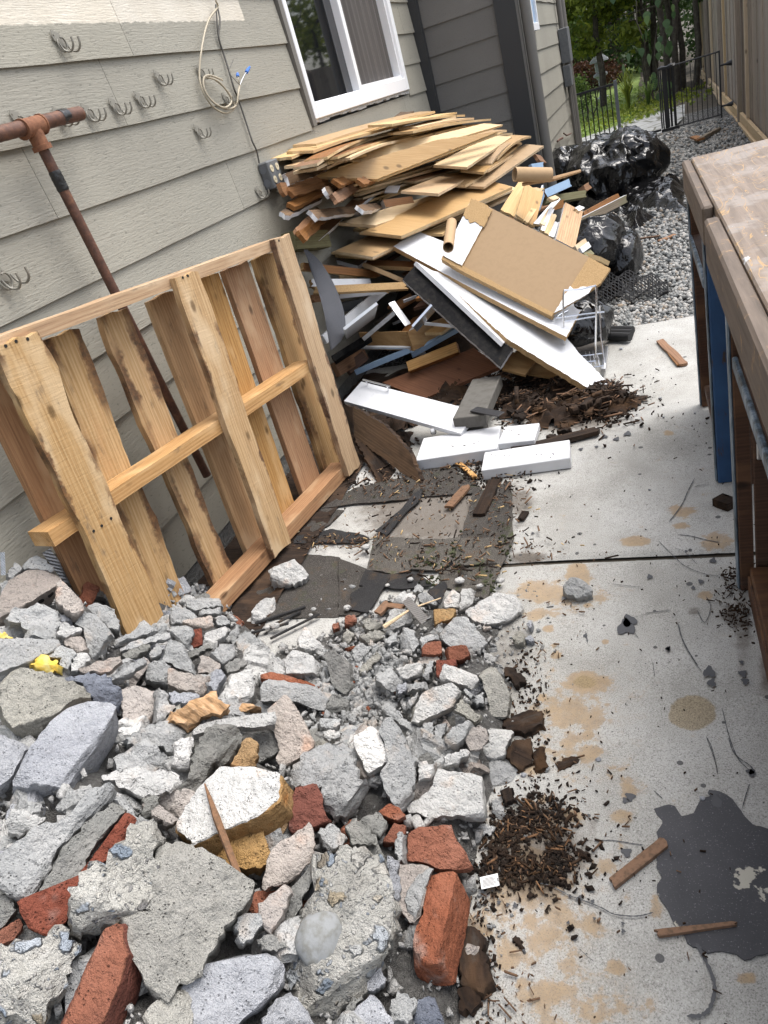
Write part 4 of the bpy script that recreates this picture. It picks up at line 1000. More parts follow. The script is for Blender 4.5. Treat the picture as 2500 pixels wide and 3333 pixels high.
def chunk_mesh(poly, t, seed, mats, rough=1., taper=.06, dome=0., M_=None, tilt=None):
    """irregular piece: outline poly (n,2) is its upper face, thickness t below"""
    P = np.asarray(poly, float); r = np.random.default_rng(seed)
    if np.sum(P[:, 0] * np.roll(P[:, 1], -1) - P[:, 1] * np.roll(P[:, 0], -1)) < 0: P = P[::-1]
    seg = np.linalg.norm(np.roll(P, -1, 0) - P, axis=1); per = seg.sum(); size = math.sqrt(max(1e-6, np.ptp(P[:, 0]) * np.ptp(P[:, 1])))
    m = M_ or int(np.clip(per / .0085, 26, 110))
    cs = np.concatenate([[0], np.cumsum(seg)]); s = np.linspace(0, per, m, endpoint=False)
    Pc = np.concatenate([P, P[:1]]); B = np.stack([np.interp(s, cs, Pc[:, i]) for i in (0, 1)], 1)
    # break the straight edges
    tan = np.roll(B, -1, 0) - np.roll(B, 1, 0); tan /= np.linalg.norm(tan, axis=1)[:, None] + 1e-9; nor = np.stack([tan[:, 1], -tan[:, 0]], 1)
    jj = fbm(np.stack([B[:, 0] / size * 5, B[:, 1] / size * 5, np.full(m, seed * 1.37)], 1), seed, 4)
    B = B + nor * ((jj * .026 * size + .0035 * r.uniform(-1, 1, m)) * rough)[:, None]
    c = B.mean(0)
    big = size > .09
    tops = [.22, .45, .66, .82, .93, .985] if big else [.35, .7, .95]
    sides = [.12, .3, .5, .7, .88] if big else [.2, .5, .85]
    V = [np.array([[c[0], c[1], 0]])]; tag_ = [np.zeros(1)]
    for a in tops: V.append(np.column_stack([c + (B - c) * a, np.zeros(m)])); tag_.append(np.zeros(m))
    bev = min(.004, t * .12)
    V.append(np.column_stack([B, np.full(m, -bev)])); tag_.append(np.full(m, .4))
    inw = r.uniform(-taper, taper * 1.2)
    for a in sides:
        k = 1 + r.uniform(-.02, .02) * rough - inw * a
        V.append(np.column_stack([c + (B - c) * k, np.full(m, -t * a)])); tag_.append(np.ones(m))
    V.append(np.column_stack([c + (B - c) * (.93 - inw), np.full(m, -t)])); tag_.append(np.ones(m))
    V.append(np.array([[c[0], c[1], -t]])); tag_.append(np.ones(1))
    nr = len(tops) + len(sides) + 2
    V = np.concatenate(V); T_ = np.concatenate(tag_)
    F = []; mi = []
    for j in range(m): F.append((0, 1 + j, 1 + (j + 1) % m)); mi.append(0)
    for i in range(nr - 1):
        a = 1 + i * m
        for j in range(m):
            F.append((a + j, a + m + j, a + m + (j + 1) % m, a + (j + 1) % m)); mi.append(0 if i < len(tops) else min(1, len(mats) - 1))
    a = 1 + (nr - 1) * m; last = len(V) - 1
    for j in range(m): F.append((last, a + (j + 1) % m, a + j)); mi.append(min(1, len(mats) - 1))
    V0 = V.copy(); V0[:, :2] -= c
    for _ in range(r.integers(3, 7)):
        a = r.uniform(0, 2 * np.pi); up = r.uniform(.15, 1.6); nrm = unit((np.cos(a), np.sin(a), up)); ext = (V0 @ nrm).max()
        cut = ext - min(size, t * 2.5) * r.uniform(.03, .16) * min(1., rough); ov = np.maximum(0, V0 @ nrm - cut); V0 -= ov[:, None] * nrm[None]
    V0[:, :2] += c; V = V0
    so = seed * 3.7
    rad = np.linalg.norm(V[:, :2] - c, axis=1) / (size * .6)
    lo = fbm(V / size * 2.2 + so, seed, 3); hi = fbm(V / .022 + so, seed + 5, 3)
    V[:, 2] += (lo * .045 * size + hi * .0028) * rough * np.where(T_ < .5, 1, .4) + dome * size * (1 - rad ** 2) * (T_ < .3)
    D = np.stack([fbm(V / size * 4 + so + 9, seed + 2, 3), fbm(V / size * 4 + so + 23, seed + 3, 3)], 1)
    V[:, :2] += D * (.028 * size * rough) * (T_ > .3)[:, None]
    return mesh('chunk', V - np.array([c[0], c[1], 0]), F, mats, mi, True, 27), c
POLYS = []; SEED = [100]
def place(panpts, t, shift, n=None, lift=0.):
    uv = [px(*p) for p in panpts]; cu = np.mean(uv, 0)
    POLYS.append(np.array(uv))
    a = on_heap(*cu); a = a + np.array([0, 0, lift]); vd = unit(a - CP); zc = float((RM.T @ (a - CP))[2])
    if n is None:
        s_ = PAN[panpts[0][0]][2]
        pe = (RM[:, 0] * shift[0] + RM[:, 1] * shift[1]) / s_ / FPX * zc; pe = pe - vd * np.dot(pe, vd); m_ = np.linalg.norm(pe)
        t = max(t, m_ * 1.12); E_ = pe + vd * math.sqrt(t * t - m_ * m_); n = -E_ / np.linalg.norm(E_)
    n = unit(n); e1 = unit(np.cross((.31, 1., .12), n)); e2_ = np.cross(n, e1)
    q = [hpl(*w, a, n) - a for w in uv]
    return [(np.dot(w, e1), np.dot(w, e2_)) for w in q], t, frame(a, e1, e2_, n), a
AUTO = []
def ch(pan, s, t=.05, shift=(0, 30), mats=('mortar',), label=None, nm='mortar_chunk', cat='rubble', rough=1., dome=0., lift=0., n=None, zone=None):
    SEED[0] += 1
    poly, t, mw, a = place([(pan, x, y) for x, y in pts(s)], t, shift, n, lift + (.022 if zone in ('mid', 'right') else .012))
    me, c = chunk_mesh(poly, t, SEED[0], mats if isinstance(mats, (list, tuple)) else [mats], rough, dome=dome)
    o = obj(nm, me, None, mw @ Matrix.Translation(Vector((c[0], c[1], 0))))
    if label: tag(o, label, cat)
    else:
        mt = mats if isinstance(mats, str) else mats[0]
        if t < .04: o.name = 'mortar_slab'
        tag(o, 'x', cat); AUTO.append((o, mt, math.sqrt(np.ptp([q[0] for q in poly]) * np.ptp([q[1] for q in poly])), t, np.mean(POLYS[-1], 0)))
    return o
# back left
ch('A', '150,170 200,105 240,98 300,150 352,192 340,225 280,205 160,200', .07, (0, 60), zone='top'); ch('A', '40,240 110,155 155,195 70,270', .05, (0, 50), zone='top')
ch('A', '0,300 40,262 70,300 60,370 0,390', .06, (0, 50), 'mortar_pale', zone='top')
ch('A', '-40,440 60,275 200,185 395,235 390,300 250,390 -40,540', .10, (25, 120), ['mortar_pink', 'mortar_pink'], 'pinkish brick block with two round core holes at the back left of the heap', 'cored_brick', 'brick', .5)
cored = bpy.data.objects[[o.name for o in COL.objects if o.name.startswith('cored_brick')][0]]
from mathutils.bvhtree import BVHTree
bv_ = BVHTree.FromPolygons([tuple(WM[cored.name] @ v_.co) for v_ in cored.data.vertices], [tuple(p.vertices) for p in cored.data.polygons])
for x, y in ((332, 372), (265, 414)):
    loc, nr_, _, _ = bv_.ray_cast(Vector(CP), Vector(ray(*px('A', x, y))))
    if loc is not None: MB().tube([np.array(loc) + np.array(nr_) * .0012, np.array(loc) - np.array(nr_) * .02], .0095, 14).build('core_hole', 'dark_hole', cored)
ch('A', '365,285 400,262 550,400 545,455 490,500 420,470 370,420', .05, (10, 60), 'mortar_pink', zone='top'); ch('A', '545,460 615,395 745,470 785,570 780,608 730,600 650,540', .06, (10, 60), 'mortar', zone='top')
ch('A', '480,560 545,470 625,500 725,620 600,790 570,740 540,570', .035, (25, 30), 'mortar', 'smooth grey mortar tile propped beside the pallet foot plank', rough=.5)
ch('A', '10,520 110,460 250,425 335,440 385,480 412,540 380,600 395,670 300,650 210,640 160,580', .07, (10, 80), 'mortar', zone='top', rough=1.5)
ch('A', '365,620 405,545 525,590 530,607 410,652', .03, (0, 30), 'mortar_pale', zone='top'); ch('A', '400,672 532,618 568,722 500,748', .05, (20, 40), 'mortar_pink', zone='top')
ch('A', '-60,650 150,650 385,665 405,722 300,760 150,822 -60,900', .03, (5, 30), 'mortar', 'wide flat grey slab reaching in from the left edge above yellow foam', rough=.5, lift=.02)
ch('A', '300,770 410,700 488,745 440,882 395,872 390,790', .05, (15, 40), 'mortar', zone='top'); ch('A', '490,755 570,738 585,780 545,845 450,885', .04, (10, 40), 'mortar_pale', zone='top')
ch('A', '10,890 150,830 330,880 380,900 545,960 588,1020 460,1072 330,1180 200,1287 130,1287 40,1200 -10,1080', .12, (10, 110), 'concrete', 'big speckled grey concrete boulder at the left, under the yellow foam', 'concrete_chunk', rough=.9, lift=.02)
ch('A', '380,890 560,858 680,880 770,970 822,1050 780,1100 600,1062 560,960', .07, (0, 60), 'blue_dark', 'dark blue-grey crumbly lump behind the big pale block', 'mortar_chunk', rough=1.8)
ch('A', '395,1115 470,1075 570,1063 690,1065 765,1092 735,1160 600,1370 428,1612 230,1600 38,1602 180,1380', .13, (48, 205), 'block_blue', 'large bluish white concrete block with square edges at the left', 'concrete_block', 'concrete block', .45, lift=.07)
ch('A', '-60,1240 100,1300 190,1342 110,1490 40,1610 -60,1680', .06, (20, 60), 'block_blue', 'pale blue-grey slab at the left edge beside the big white block', 'concrete_block', 'concrete block', .6)
ch('A', '783,985 900,950 1028,990 1010,1120 990,1200 830,1272 800,1170', .05, (0, 40), 'mortar_pink', 'beige flat brick piece right of the dark blue lump', 'brick_piece', 'brick', .6)
ch('A', '1000,960 1090,1000 1092,1080 1150,1100 1040,1205 990,1190', .05, (0, 40), zone='left'); ch('A', '1090,1000 1312,1010 1292,1062 1130,1085', .05, (0, 60), 'block_blue', zone='left')
ch('A', '810,1300 980,1212 1170,1200 1238,1270 1120,1392 950,1352 830,1342', .07, (0, 60), 'mortar', zone='left', rough=1.8, dome=.05); ch('A', '730,1412 900,1320 1000,1360 1118,1402 1100,1502 920,1552 760,1547', .08, (0, 70), 'mortar', 'lumpy grey mortar clod in the centre of the heap', rough=1.9, dome=.07)
ch('A', '648,1540 740,1508 1120,1500 1192,1582 1160,1650 1060,1662 860,1672 780,1622', .05, (0, 40), 'mortar_pale', zone='left', rough=1.4)
ch('A', '1120,1330 1257,1280 1242,1490 1200,1502 1110,1470 1140,1410', .04, (0, 30), 'white_plaster', 'small white plaster piece right of the lumpy mortar clod', 'plaster_piece', rough=.8, lift=.02)
ch('A', '1265,1350 1400,1210 1560,1230 1592,1300 1520,1450 1420,1480 1270,1665 1170,1650 1250,1490', .09, (20, 60), 'mortar_dark', 'large rough dark grey mortar mass below the brown fur scrap', rough=1.6)
ch('A', '1500,1490 1590,1290 1632,1280 1682,1370 1660,1500', .05, (10, 40), 'tan', zone='left'); ch('A', '1240,1262 1300,1212 1480,1165 1660,1140 1790,1128 1800,1215 1660,1240 1480,1218 1250,1287', .03, (0, 35), 'mortar_pale', 'thin layered board scrap lying across the rubble under the fur', 'layered_board', 'board', .5, lift=.03)
for s, t, sh, mt in [('730,672 890,600 1022,568 1032,600 880,650 750,692', .02, (0, 25), 'mortar'), ('780,702 1000,640 1102,612 1112,645 870,712 790,737', .02, (0, 25), 'mortar'), ('790,742 970,683 982,720 820,807', .03, (0, 30), 'mortar_dark'), ('1050,742 1090,660 1182,690 1230,790 1267,882 1170,852 1050,792', .03, (20, 20), 'mortar'),
                     ('970,742 1020,690 1062,710 1042,760 975,787', .04, (0, 35), 'mortar'), ('500,862 780,753 802,800 700,872 560,872', .03, (0, 30), 'mortar_pink'), ('740,882 962,758 968,800 790,922 720,932', .03, (0, 35), 'mortar'), ('938,822 1050,790 1112,830 1092,962 950,922', .05, (0, 40), 'mortar'),
                     ('1088,842 1260,890 1372,900 1332,1012 1160,982 1090,952', .04, (0, 40), 'mortar_pink'), ('1378,862 1440,850 1468,890 1400,1012 1360,962', .04, (10, 30), 'block_blue'), ('1488,872 1640,860 1662,960 1622,1062 1480,1112 1468,952', .06, (0, 50), 'mortar_pale'),
                     ('1095,512 1150,450 1222,455 1312,510 1190,552 1110,562', .04, (0, 40), 'mortar'), ('1213,402 1280,373 1422,363 1458,440 1350,452 1260,472 1213,442', .05, (0, 45), 'mortar'), ('1288,472 1432,453 1442,490 1300,502', .03, (0, 25), 'mortar'),
                     ('1185,542 1382,503 1392,560 1340,587 1200,562', .025, (0, 25), 'mortar_pink'), ('1075,592 1200,560 1262,600 1222,732 1130,642', .04, (10, 30), 'mortar'), ('1318,622 1480,558 1492,610 1430,682 1340,692', .04, (0, 35), 'mortar_pale'), ('1398,512 1470,500 1502,560 1420,572', .04, (0, 30), 'mortar'),
                     ('1213,752 1360,680 1387,700 1230,792', .025, (0, 25), 'mortar_dark'), ('1358,772 1440,680 1522,690 1532,760 1440,832', .04, (10, 30), 'mortar'), ('1278,882 1310,770 1432,790 1442,882', .035, (0, 20), 'mortar_pink'), ('1478,642 1550,558 1552,622 1520,722', .03, (10, 20), 'mortar'),
                     ('1538,622 1600,580 1662,640 1732,690 1722,790 1640,812 1550,752', .07, (0, 60), 'mortar'), ('1448,832 1570,770 1622,800 1560,862 1480,882', .03, (0, 20), 'mortar_dark')]:
    ch('A', s, t, sh, mt, zone='top', rough=.9)
ch('A', '1228,602 1312,588 1322,692 1218,737', .05, (0, 30), 'brick_dark', 'dark red brick piece wedged among grey slabs near the pallet', 'brick_piece', 'brick', .4)
# centre and right
ch('B', '88,205 190,140 275,118 330,180 352,262 270,300 170,296 110,270', .13, (14, 108), 'mortar_pale', 'white mortar cube standing alone on the shingles beside the pallet corner', 'mortar_cube', rough=1.2, lift=.125)
ch('B', '-20,480 40,390 125,373 142,440 120,502 30,542 -20,545', .06, (0, 50), 'mortar_pale', 'flat pale mortar lump on the shingles below the white mortar cube', rough=1.1, lift=.05)
ch('B', '268,642 320,568 400,650 482,722 420,752 280,712', .06, (0, 60), 'mortar_pale', zone='mid', rough=1.3); ch('B', '185,795 230,733 350,750 442,822 430,882 340,882 200,892', .05, (0, 48), 'mortar_pale', 'pale flat mortar slab left of the upright grey tile', rough=.7, lift=.02)
ch('B', '440,742 500,730 612,822 628,1000 592,1032 500,962 470,832', .04, (22, 10), 'mortar_dark', 'dark grey tile standing on edge in the middle of the heap', rough=.4, lift=.03)
ch('B', '28,885 100,870 330,930 432,972 300,962 40,912', .03, (0, 30), 'brick', 'orange brick sliver lying on the long grey slab', 'brick_piece', 'brick', .4, lift=.01)
ch('B', '35,965 80,908 330,950 505,1002 440,1132 230,1062 40,1062', .06, (10, 25), 'mortar', 'long grey slab with drag marks leaning left of the gravelly middle', rough=.6, lift=.02); ch('B', '505,1002 622,1062 612,1132 445,1135', .04, (5, 20), 'mortar_dark', zone='mid')
ch('B', '76,1112 200,1008 245,1070 392,1332 370,1382 180,1512 130,1442 162,1390', .035, (18, 20), 'mortar_pink', 'tall smooth pinkish grey slab leaning in the centre of the heap', rough=.45, lift=.03)
ch('B', '-15,1262 120,1245 167,1402 -10,1482', .05, (0, 30), 'mortar_dark', zone='left', rough=.4)
ch('B', '243,1560 300,1470 400,1358 540,1338 650,1450 692,1582 782,1662 740,1742 620,1802 520,1822 460,1742 430,1622 250,1622', .07, (0, 60), 'mortar', 'folded lump of dried mortar in the middle of the heap', rough=2., dome=.08, lift=.02)
ch('B', '633,1287 760,1203 802,1242 882,1452 740,1547 650,1382', .06, (10, 50), 'white_plaster', 'white half-round mortar piece lying across the middle', 'plaster_piece', rough=.6, dome=.06, lift=.03)
ch('B', '798,1232 870,1153 960,1290 1057,1440 1040,1602 1000,1702 940,1778 860,1660 808,1562 872,1452', .05, (10, 35), 'mortar', 'long pointed grey mortar slab right of the white half-round piece', rough=.8, lift=.015)
for s, t, sh, mt in [('398,1202 440,1160 562,1180 540,1242 430,1242', .04, (0, 40), 'mortar'), ('438,1272 480,1243 562,1260 540,1302 470,1317', .03, (0, 30), 'mortar_pale'), ('768,892 890,838 930,880 972,932 900,1002 800,942', .07, (0, 50), 'mortar'), ('888,852 1000,818 1090,808 1097,870 1000,927 950,902', .06, (0, 40), 'mortar_pale'),
                     ('668,862 790,738 827,760 740,862 680,892', .05, (10, 30), 'concrete'), ('628,742 690,673 762,710 680,812 640,802', .05, (0, 30), 'mortar'), ('678,642 780,600 847,610 840,652 740,682', .05, (0, 40), 'concrete'), ('568,642 600,588 647,620 620,682 580,692', .05, (0, 40), 'concrete'),
                     ('698,542 740,508 832,560 780,602 720,592', .05, (0, 40), 'concrete'), ('838,662 920,613 932,670 870,707', .05, (0, 40), 'mortar'), ('933,622 980,558 1022,570 1077,700 1020,757 950,702', .06, (10, 50), 'mortar'), ('833,592 890,453 1000,470 1042,540 900,602', .03, (0, 25), 'mortar_pale'),
                     ('898,422 960,328 982,360 1052,370 1030,442 970,452', .05, (0, 40), 'mortar_pale'), ('1058,362 1100,348 1197,420 1180,442 1070,412', .04, (0, 35), 'mortar'), ('1020,352 1060,293 1102,320 1090,352', .04, (0, 30), 'mortar'), ('1223,402 1260,328 1342,345 1330,452 1240,452', .05, (0, 40), 'mortar_pale'), ('1328,422 1350,328 1442,330 1420,432 1330,482', .05, (0, 40), 'mortar_pale')]:
    ch('B', s, t, sh, mt, zone='mid')
ch('B', '1163,457 1312,463 1292,522 1170,562', .05, (0, 50), 'tan', 'square tan brick piece at the far edge beside the metal strip', 'brick_piece', 'brick', .5)
ch('B', '1358,482 1440,423 1600,338 1690,348 1752,420 1740,472 1640,542 1490,572 1400,522', .05, (0, 45), 'mortar_pale', 'wide flat pale mortar slab at the heap corner nearest the rust stain', rough=.8, lift=.02)
ch('B', '1190,602 1280,528 1370,498 1442,590 1522,690 1440,752 1380,802 1220,672', .06, (0, 60), 'mortar', 'angular grey mortar block above the two small orange bricks', rough=1.1)
ch('B', '1083,722 1110,680 1212,663 1217,762 1090,757', .05, (0, 45), 'brick', 'small orange brick, left one of the two below the angular block', 'brick_piece', 'brick', .4); ch('B', '1233,712 1370,693 1407,762 1340,802 1260,792', .05, (0, 40), 'brick', 'small orange brick, right one of the two below the angular block', 'brick_piece', 'brick', .4)
ch('B', '1178,795 1312,788 1322,832 1230,842 1205,912 1180,902', .05, (0, 40), 'brick_dark', 'red brick piece half hidden behind the pale slab', 'brick_piece', 'brick', .4)
for s, t, sh, mt in [('1068,642 1200,618 1207,662 1110,682 1080,722', .05, (0, 40), 'mortar'), ('988,1062 1062,1008 1052,1072 990,1112', .04, (0, 30), 'mortar'), ('983,942 1120,933 1132,975 990,992', .04, (0, 35), 'mortar'), ('1088,902 1130,788 1172,800 1130,922', .05, (10, 30), 'mortar'), ('798,1082 860,1058 1082,1270 1060,1292 960,1222 850,1152', .03, (0, 30), 'mortar'),
                     ('1098,1212 1160,1198 1167,1312 1110,1322', .05, (0, 30), 'mortar'), ('1168,1202 1262,1210 1200,1342 1163,1342', .05, (0, 30), 'mortar'), ('1228,1302 1290,1230 1380,1188 1432,1200 1360,1332 1250,1362', .05, (0, 50), 'mortar'), ('1228,1422 1370,1378 1412,1400 1300,1472 1220,1482', .05, (0, 40), 'mortar_pale'),
                     ('1338,992 1370,978 1437,1030 1400,1042', .03, (0, 25), 'mortar'), ('1300,1132 1340,1048 1400,1100 1492,1180 1430,1202', .03, (0, 15), 'concrete'), ('1418,1052 1480,998 1502,1080 1440,1082', .04, (0, 30), 'mortar'), ('1048,1442 1167,1470 1160,1562 1070,1572', .05, (0, 40), 'mortar_pale'), ('920,960 985,940 1000,990 930,1020', .05, (0, 30), 'block_blue')]:
    ch('B', s, t, sh, mt, zone='right')
ch('B', '1203,892 1230,808 1440,880 1462,940 1430,982 1330,952 1220,932', .045, (0, 40), 'mortar_pale', 'pale oblong mortar slab below the small orange bricks', rough=.6, lift=.02)
ch('B', '1453,862 1520,828 1592,880 1662,1020 1640,1172 1560,1202 1520,1102 1490,952', .07, (15, 40), 'concrete', 'long grainy concrete piece with a bluish stone at the heap edge', 'concrete_chunk', rough=1.)
ch('B', '1016,1195 1050,1090 1080,1008 1270,938 1335,978 1292,1092 1180,1150 1060,1205', .05, (5, 38), 'mortar_pale', 'large flat pale tile with orange flecks at the centre right', 'mortar_slab', rough=.45, lift=.025)
ch('B', '1353,1302 1420,1233 1502,1238 1522,1310 1470,1382 1400,1387', .02, (0, 14), 'mortar_pink', 'round thin mortar disc lying on pale pieces', rough=.4, lift=.03); ch('B', '1508,1242 1662,1233 1682,1260 1622,1422 1510,1442 1458,1392 1522,1332', .05, (0, 40), 'mortar_pale', 'pale mortar piece right of the round disc', rough=.9, lift=.01)
ch('D', '968,242 1060,195 1150,130 1190,8 1330,18 1440,28 1512,90 1520,200 1535,300 1490,322 1270,307 1120,312 1000,282', .05, (0, 40), 'mortar_pale', 'broad flat pale slab near the heap edge above the bricks', 'mortar_slab', rough=.7, lift=.02)
ch('G', '1250,1130 1330,1068 1462,1120 1467,1190 1350,1262 1290,1262', .06, (0, 50), 'mortar', 'square grey mortar block at the heap edge beside rotten wood', rough=.7)
ch('G', '1380,1330 1440,1300 1500,1340 1490,1400 1420,1410 1380,1380', .05, (0, 30), 'concrete', 'small grainy round concrete stone by the brown wood litter', 'concrete_chunk', rough=1.2, dome=.1); ch('G', '1310,1310 1370,1330 1390,1400 1360,1440 1310,1380', .04, (0, 30), zone='right'); ch('G', '1215,1480 1260,1440 1330,1470 1310,1510 1230,1515', .03, (0, 20), zone='right')
# front
ch('D', '388,572 560,530 730,503 852,560 900,720 937,900 947,1030 850,1252 640,1452 432,1602 330,1530 240,1432 218,1352 230,1100 270,900 340,790 370,640', .14, (20, 60), 'aggregate', 'big front boulder with exposed pebbles and one round cobble', 'concrete_boulder', 'concrete', 1.9, dome=.06, lift=.03)
bd_ = [o for o in COL.objects if o.name.startswith('concrete_boulder')][0]
bv_ = BVHTree.FromPolygons([tuple(WM[bd_.name] @ v_.co) for v_ in bd_.data.vertices], [tuple(p.vertices) for p in bd_.data.polygons])
loc, nr_, _, _ = bv_.ray_cast(Vector(CP), Vector(ray(*px('D', 430, 1100))))
if loc is not None:
    v, f = blob_base(3); nr_ = unit(np.array(nr_) * .4 - ray(*px('D', 430, 1100)) * .6); v = v * (1 + .10 * fbm(v * 1.3 + 3, 5, 2))[:, None] * np.array([.038, .042, .026]); e1 = unit(np.cross((0, 1, 0), nr_)); e2_ = np.cross(nr_, e1)
    obj('cobble', mesh('cobble', v, f, 'pebble_white', smooth_=True), bd_, frame(np.array(loc) - nr_ * .012, e1, e2_, nr_))
ch('D', '862,570 932,600 940,860 892,852 858,670', .06, (10, 40), 'block_blue', zone='left')
ch('D', '1108,702 1200,675 1292,660 1312,682 1270,900 1230,1080 1190,1252 1000,1250 1040,1052 1102,930 1083,800', .095, (112, 190), ['brick', 'brick'], 'long broken orange red brick at the front beside the concrete', 'brick', 'brick', .4, lift=.03)
ch('D', '988,432 1060,378 1282,353 1302,440 1422,632 1300,652 1190,662 1130,612 988,602', .05, (0, 30), 'brick', 'flat orange red brick face above the long front brick', 'brick', 'brick', .4, lift=.01)
ch('D', '938,617 1140,620 1112,800 1080,952 1020,1012 970,952 928,852', .06, (0, 40), ['mortar_pink', 'brick_dark'], 'brick with mortar stuck on it left of the long front brick', 'brick', 'brick', .4)
ch('D', '975,800 1040,690 1130,630 1160,650 1110,760 1085,900 1030,1000 985,960', .03, (0, 15), 'mortar', zone='left', rough=.8, lift=.02)
ch('D', '828,472 900,348 982,360 987,410 910,482', .05, (0, 40), 'brick', 'small orange brick end behind the pebbly boulder', 'brick_piece', 'brick', .4); ch('D', '903,522 930,418 987,410 987,592 940,602', .05, (10, 30), 'mortar', zone='left')
ch('D', '803,272 880,218 942,250 987,310 930,342 830,302', .06, (0, 40), 'brick', 'rounded orange brick lump under the broad flat slab', 'brick_piece', 'brick', .4)
ch('D', '640,342 800,278 884,350 810,452 700,382', .04, (0, 30), 'mortar_dark', zone='left'); ch('D', '578,382 640,300 802,452 780,492 640,492', .05, (0, 30), 'mortar_dark', zone='left')
ch('D', '218,262 260,118 400,88 440,180 462,300 500,342 250,422 220,382', .07, (0, 40), 'brick_dark', 'red brick peeking out under the folded mortar lump', 'brick', 'brick', .4); ch('D', '398,402 500,358 617,450 490,542 420,452', .04, (0, 30), 'mortar', zone='left')
ch('E', '545,290 610,195 700,88 790,92 892,112 885,196 790,258 690,306 612,338', .10, (58, 76), ['mortar_pale', 'tan'], 'whitewashed tan brick block with a rough ochre side', 'brick_block', 'brick', .6, lift=.035)
ch('C', '1390,552 1500,460 1659,368 1720,350 1757,570 1740,622 1640,662 1480,622', .07, (20, 60), 'tan', 'ochre brick below the whitewashed block', 'brick_block', 'brick', .8)
ch('D', '58,312 150,178 217,360 222,402 80,502', .06, (30, 60), ['tan', 'mortar_dark'], 'thin tan brick edge beside the red brick', 'brick_piece', 'brick', .5)
ch('D', '88,582 110,520 240,430 350,338 392,400 387,582 240,722 60,792 38,770', .03, (15, 20), 'mortar_pink', 'curved pinkish mortar shell left of the pebbly boulder', 'mortar_shell', rough=.7, lift=.03)
ch('D', '13,882 200,738 244,790 180,952 100,1062 28,1002', .03, (10, 20), 'mortar_pink', 'smaller pinkish mortar shell below the curved one', 'mortar_shell', rough=.7, lift=.03)
ch('D', '240,742 390,600 482,540 330,802 270,952 200,1162 130,1072', .06, (0, 40), 'mortar_dark', zone='left')
ch('C', '1398,1195 1659,1168 1732,1180 1862,1310 1852,1402 1640,1602 1500,1702 1080,1665 1200,1402', .09, (0, 60), 'block_blue', 'bluish grey block low at the front of the heap', 'concrete_block', 'concrete block', .8)
ch('D', '38,1602 190,1418 322,1530 392,1665 240,1720 40,1700', .07, (0, 50), 'block_blue', zone='left'); ch('D', '566,1642 770,1453 912,1662 760,1740 600,1720', .07, (20, 50), 'block_blue', 'pointed bluish block at the bottom edge of the heap', 'concrete_block', 'concrete block', .5, lift=.02)
ch('D', '858,1562 930,1438 1062,1500 1000,1662 900,1642', .07, (0, 50), 'mortar', zone='left', lift=.01); ch('D', '1058,1492 1170,1468 1222,1600 1240,1680 1000,1680', .06, (0, 40), 'blue_dark', 'black coated lump at the bottom edge below the long front brick', rough=1.)
ch('D', '548,1622 640,1468 712,1500 600,1602', .06, (0, 40), 'mortar_dark', zone='left'); ch('D', '678,1402 830,1288 852,1390 740,1452', .07, (0, 40), 'block_blue', zone='left'); ch('D', '0,1092 120,1068 222,1170 60,1185', .06, (0, 40), 'mortar_dark', zone='left')
ch('C', '438,1042 460,820 540,690 680,580 800,488 860,398 960,343 1057,370 1020,562 1042,700 1000,942 850,972 700,1010 500,1092', .11, (10, 80), 'aggregate', 'pebbly concrete boulder with bluish stones left of the big sandy boulder', 'concrete_boulder', 'concrete', 1.9, dome=.05, lift=.04)
ch('C', '1008,542 1180,458 1400,560 1520,620 1642,680 1662,760 1600,862 1440,1082 1390,1202 1290,1372 1180,1392 1090,1532 960,1492 900,1302 800,1122 820,982 1000,942', .11, (30, 60), 'concrete', 'big sandy grey concrete boulder at the front centre', 'concrete_boulder', 'concrete', 1.1, lift=.035)
ch('C', '-60,1150 60,1130 180,1100 300,1085 400,1060 502,1140 490,1312 390,1452 300,1560 230,1680 -60,1700', .12, (30, 70), 'aggregate', 'pebbly concrete boulder in the bottom left corner', 'concrete_boulder', 'concrete', 1.9, dome=.05, lift=.04)
ch('C', '360,1680 470,1440 580,1200 680,1040 812,990 800,1122 832,1200 760,1452 700,1562 650,1690', .10, (150, 80), ['brick', 'brick_dark'], 'long orange red brick running out of the bottom edge', 'brick', 'brick', .4, lift=.01)
ch('C', '108,862 300,810 480,730 660,500 832,268 902,330 800,482 470,792 440,982 330,1092 170,1032', .07, (0, 50), 'brick_dark', 'red brick under the layered grey slabs at the left', 'brick', 'brick', .4)
ch('C', '-60,600 250,380 480,300 580,148 740,88 765,150 580,322 360,562 350,622 240,762 190,872 110,832 -60,730', .04, (10, 35), 'mortar', 'layered grey mortar slab, upper one of the two at the left', 'mortar_slab', rough=.9, lift=.03)
ch('C', '238,802 350,620 560,350 760,178 824,240 600,522 420,862 380,872 230,892', .04, (10, 40), 'mortar_dark', 'layered grey mortar slab, lower one of the two at the left', 'mortar_slab', rough=.9, lift=.015)
for s, t, sh, mt in [('-40,790 90,860 112,922 20,1032 -40,1060', .06, (0, 40), 'mortar_dark'), ('48,332 70,250 312,310 300,332 170,412 110,442 48,412', .05, (0, 30), 'mortar_pale'), ('918,222 1010,208 1172,330 1110,382 990,302', .05, (0, 30), 'mortar_pink'), ('928,172 1050,168 1000,302 930,332', .05, (0, 30), 'mortar_dark'), ('1528,1022 1600,918 1662,900 1722,1000 1640,1112 1560,1142', .06, (0, 40), 'mortar')]:
    ch('C', s, t, sh, mt, zone='left')
ch('C', '-40,1070 130,968 157,1040 90,1112 -40,1160', .05, (0, 30), 'brick', 'orange brick corner at the left edge above the corner boulder', 'brick_piece', 'brick', .4)
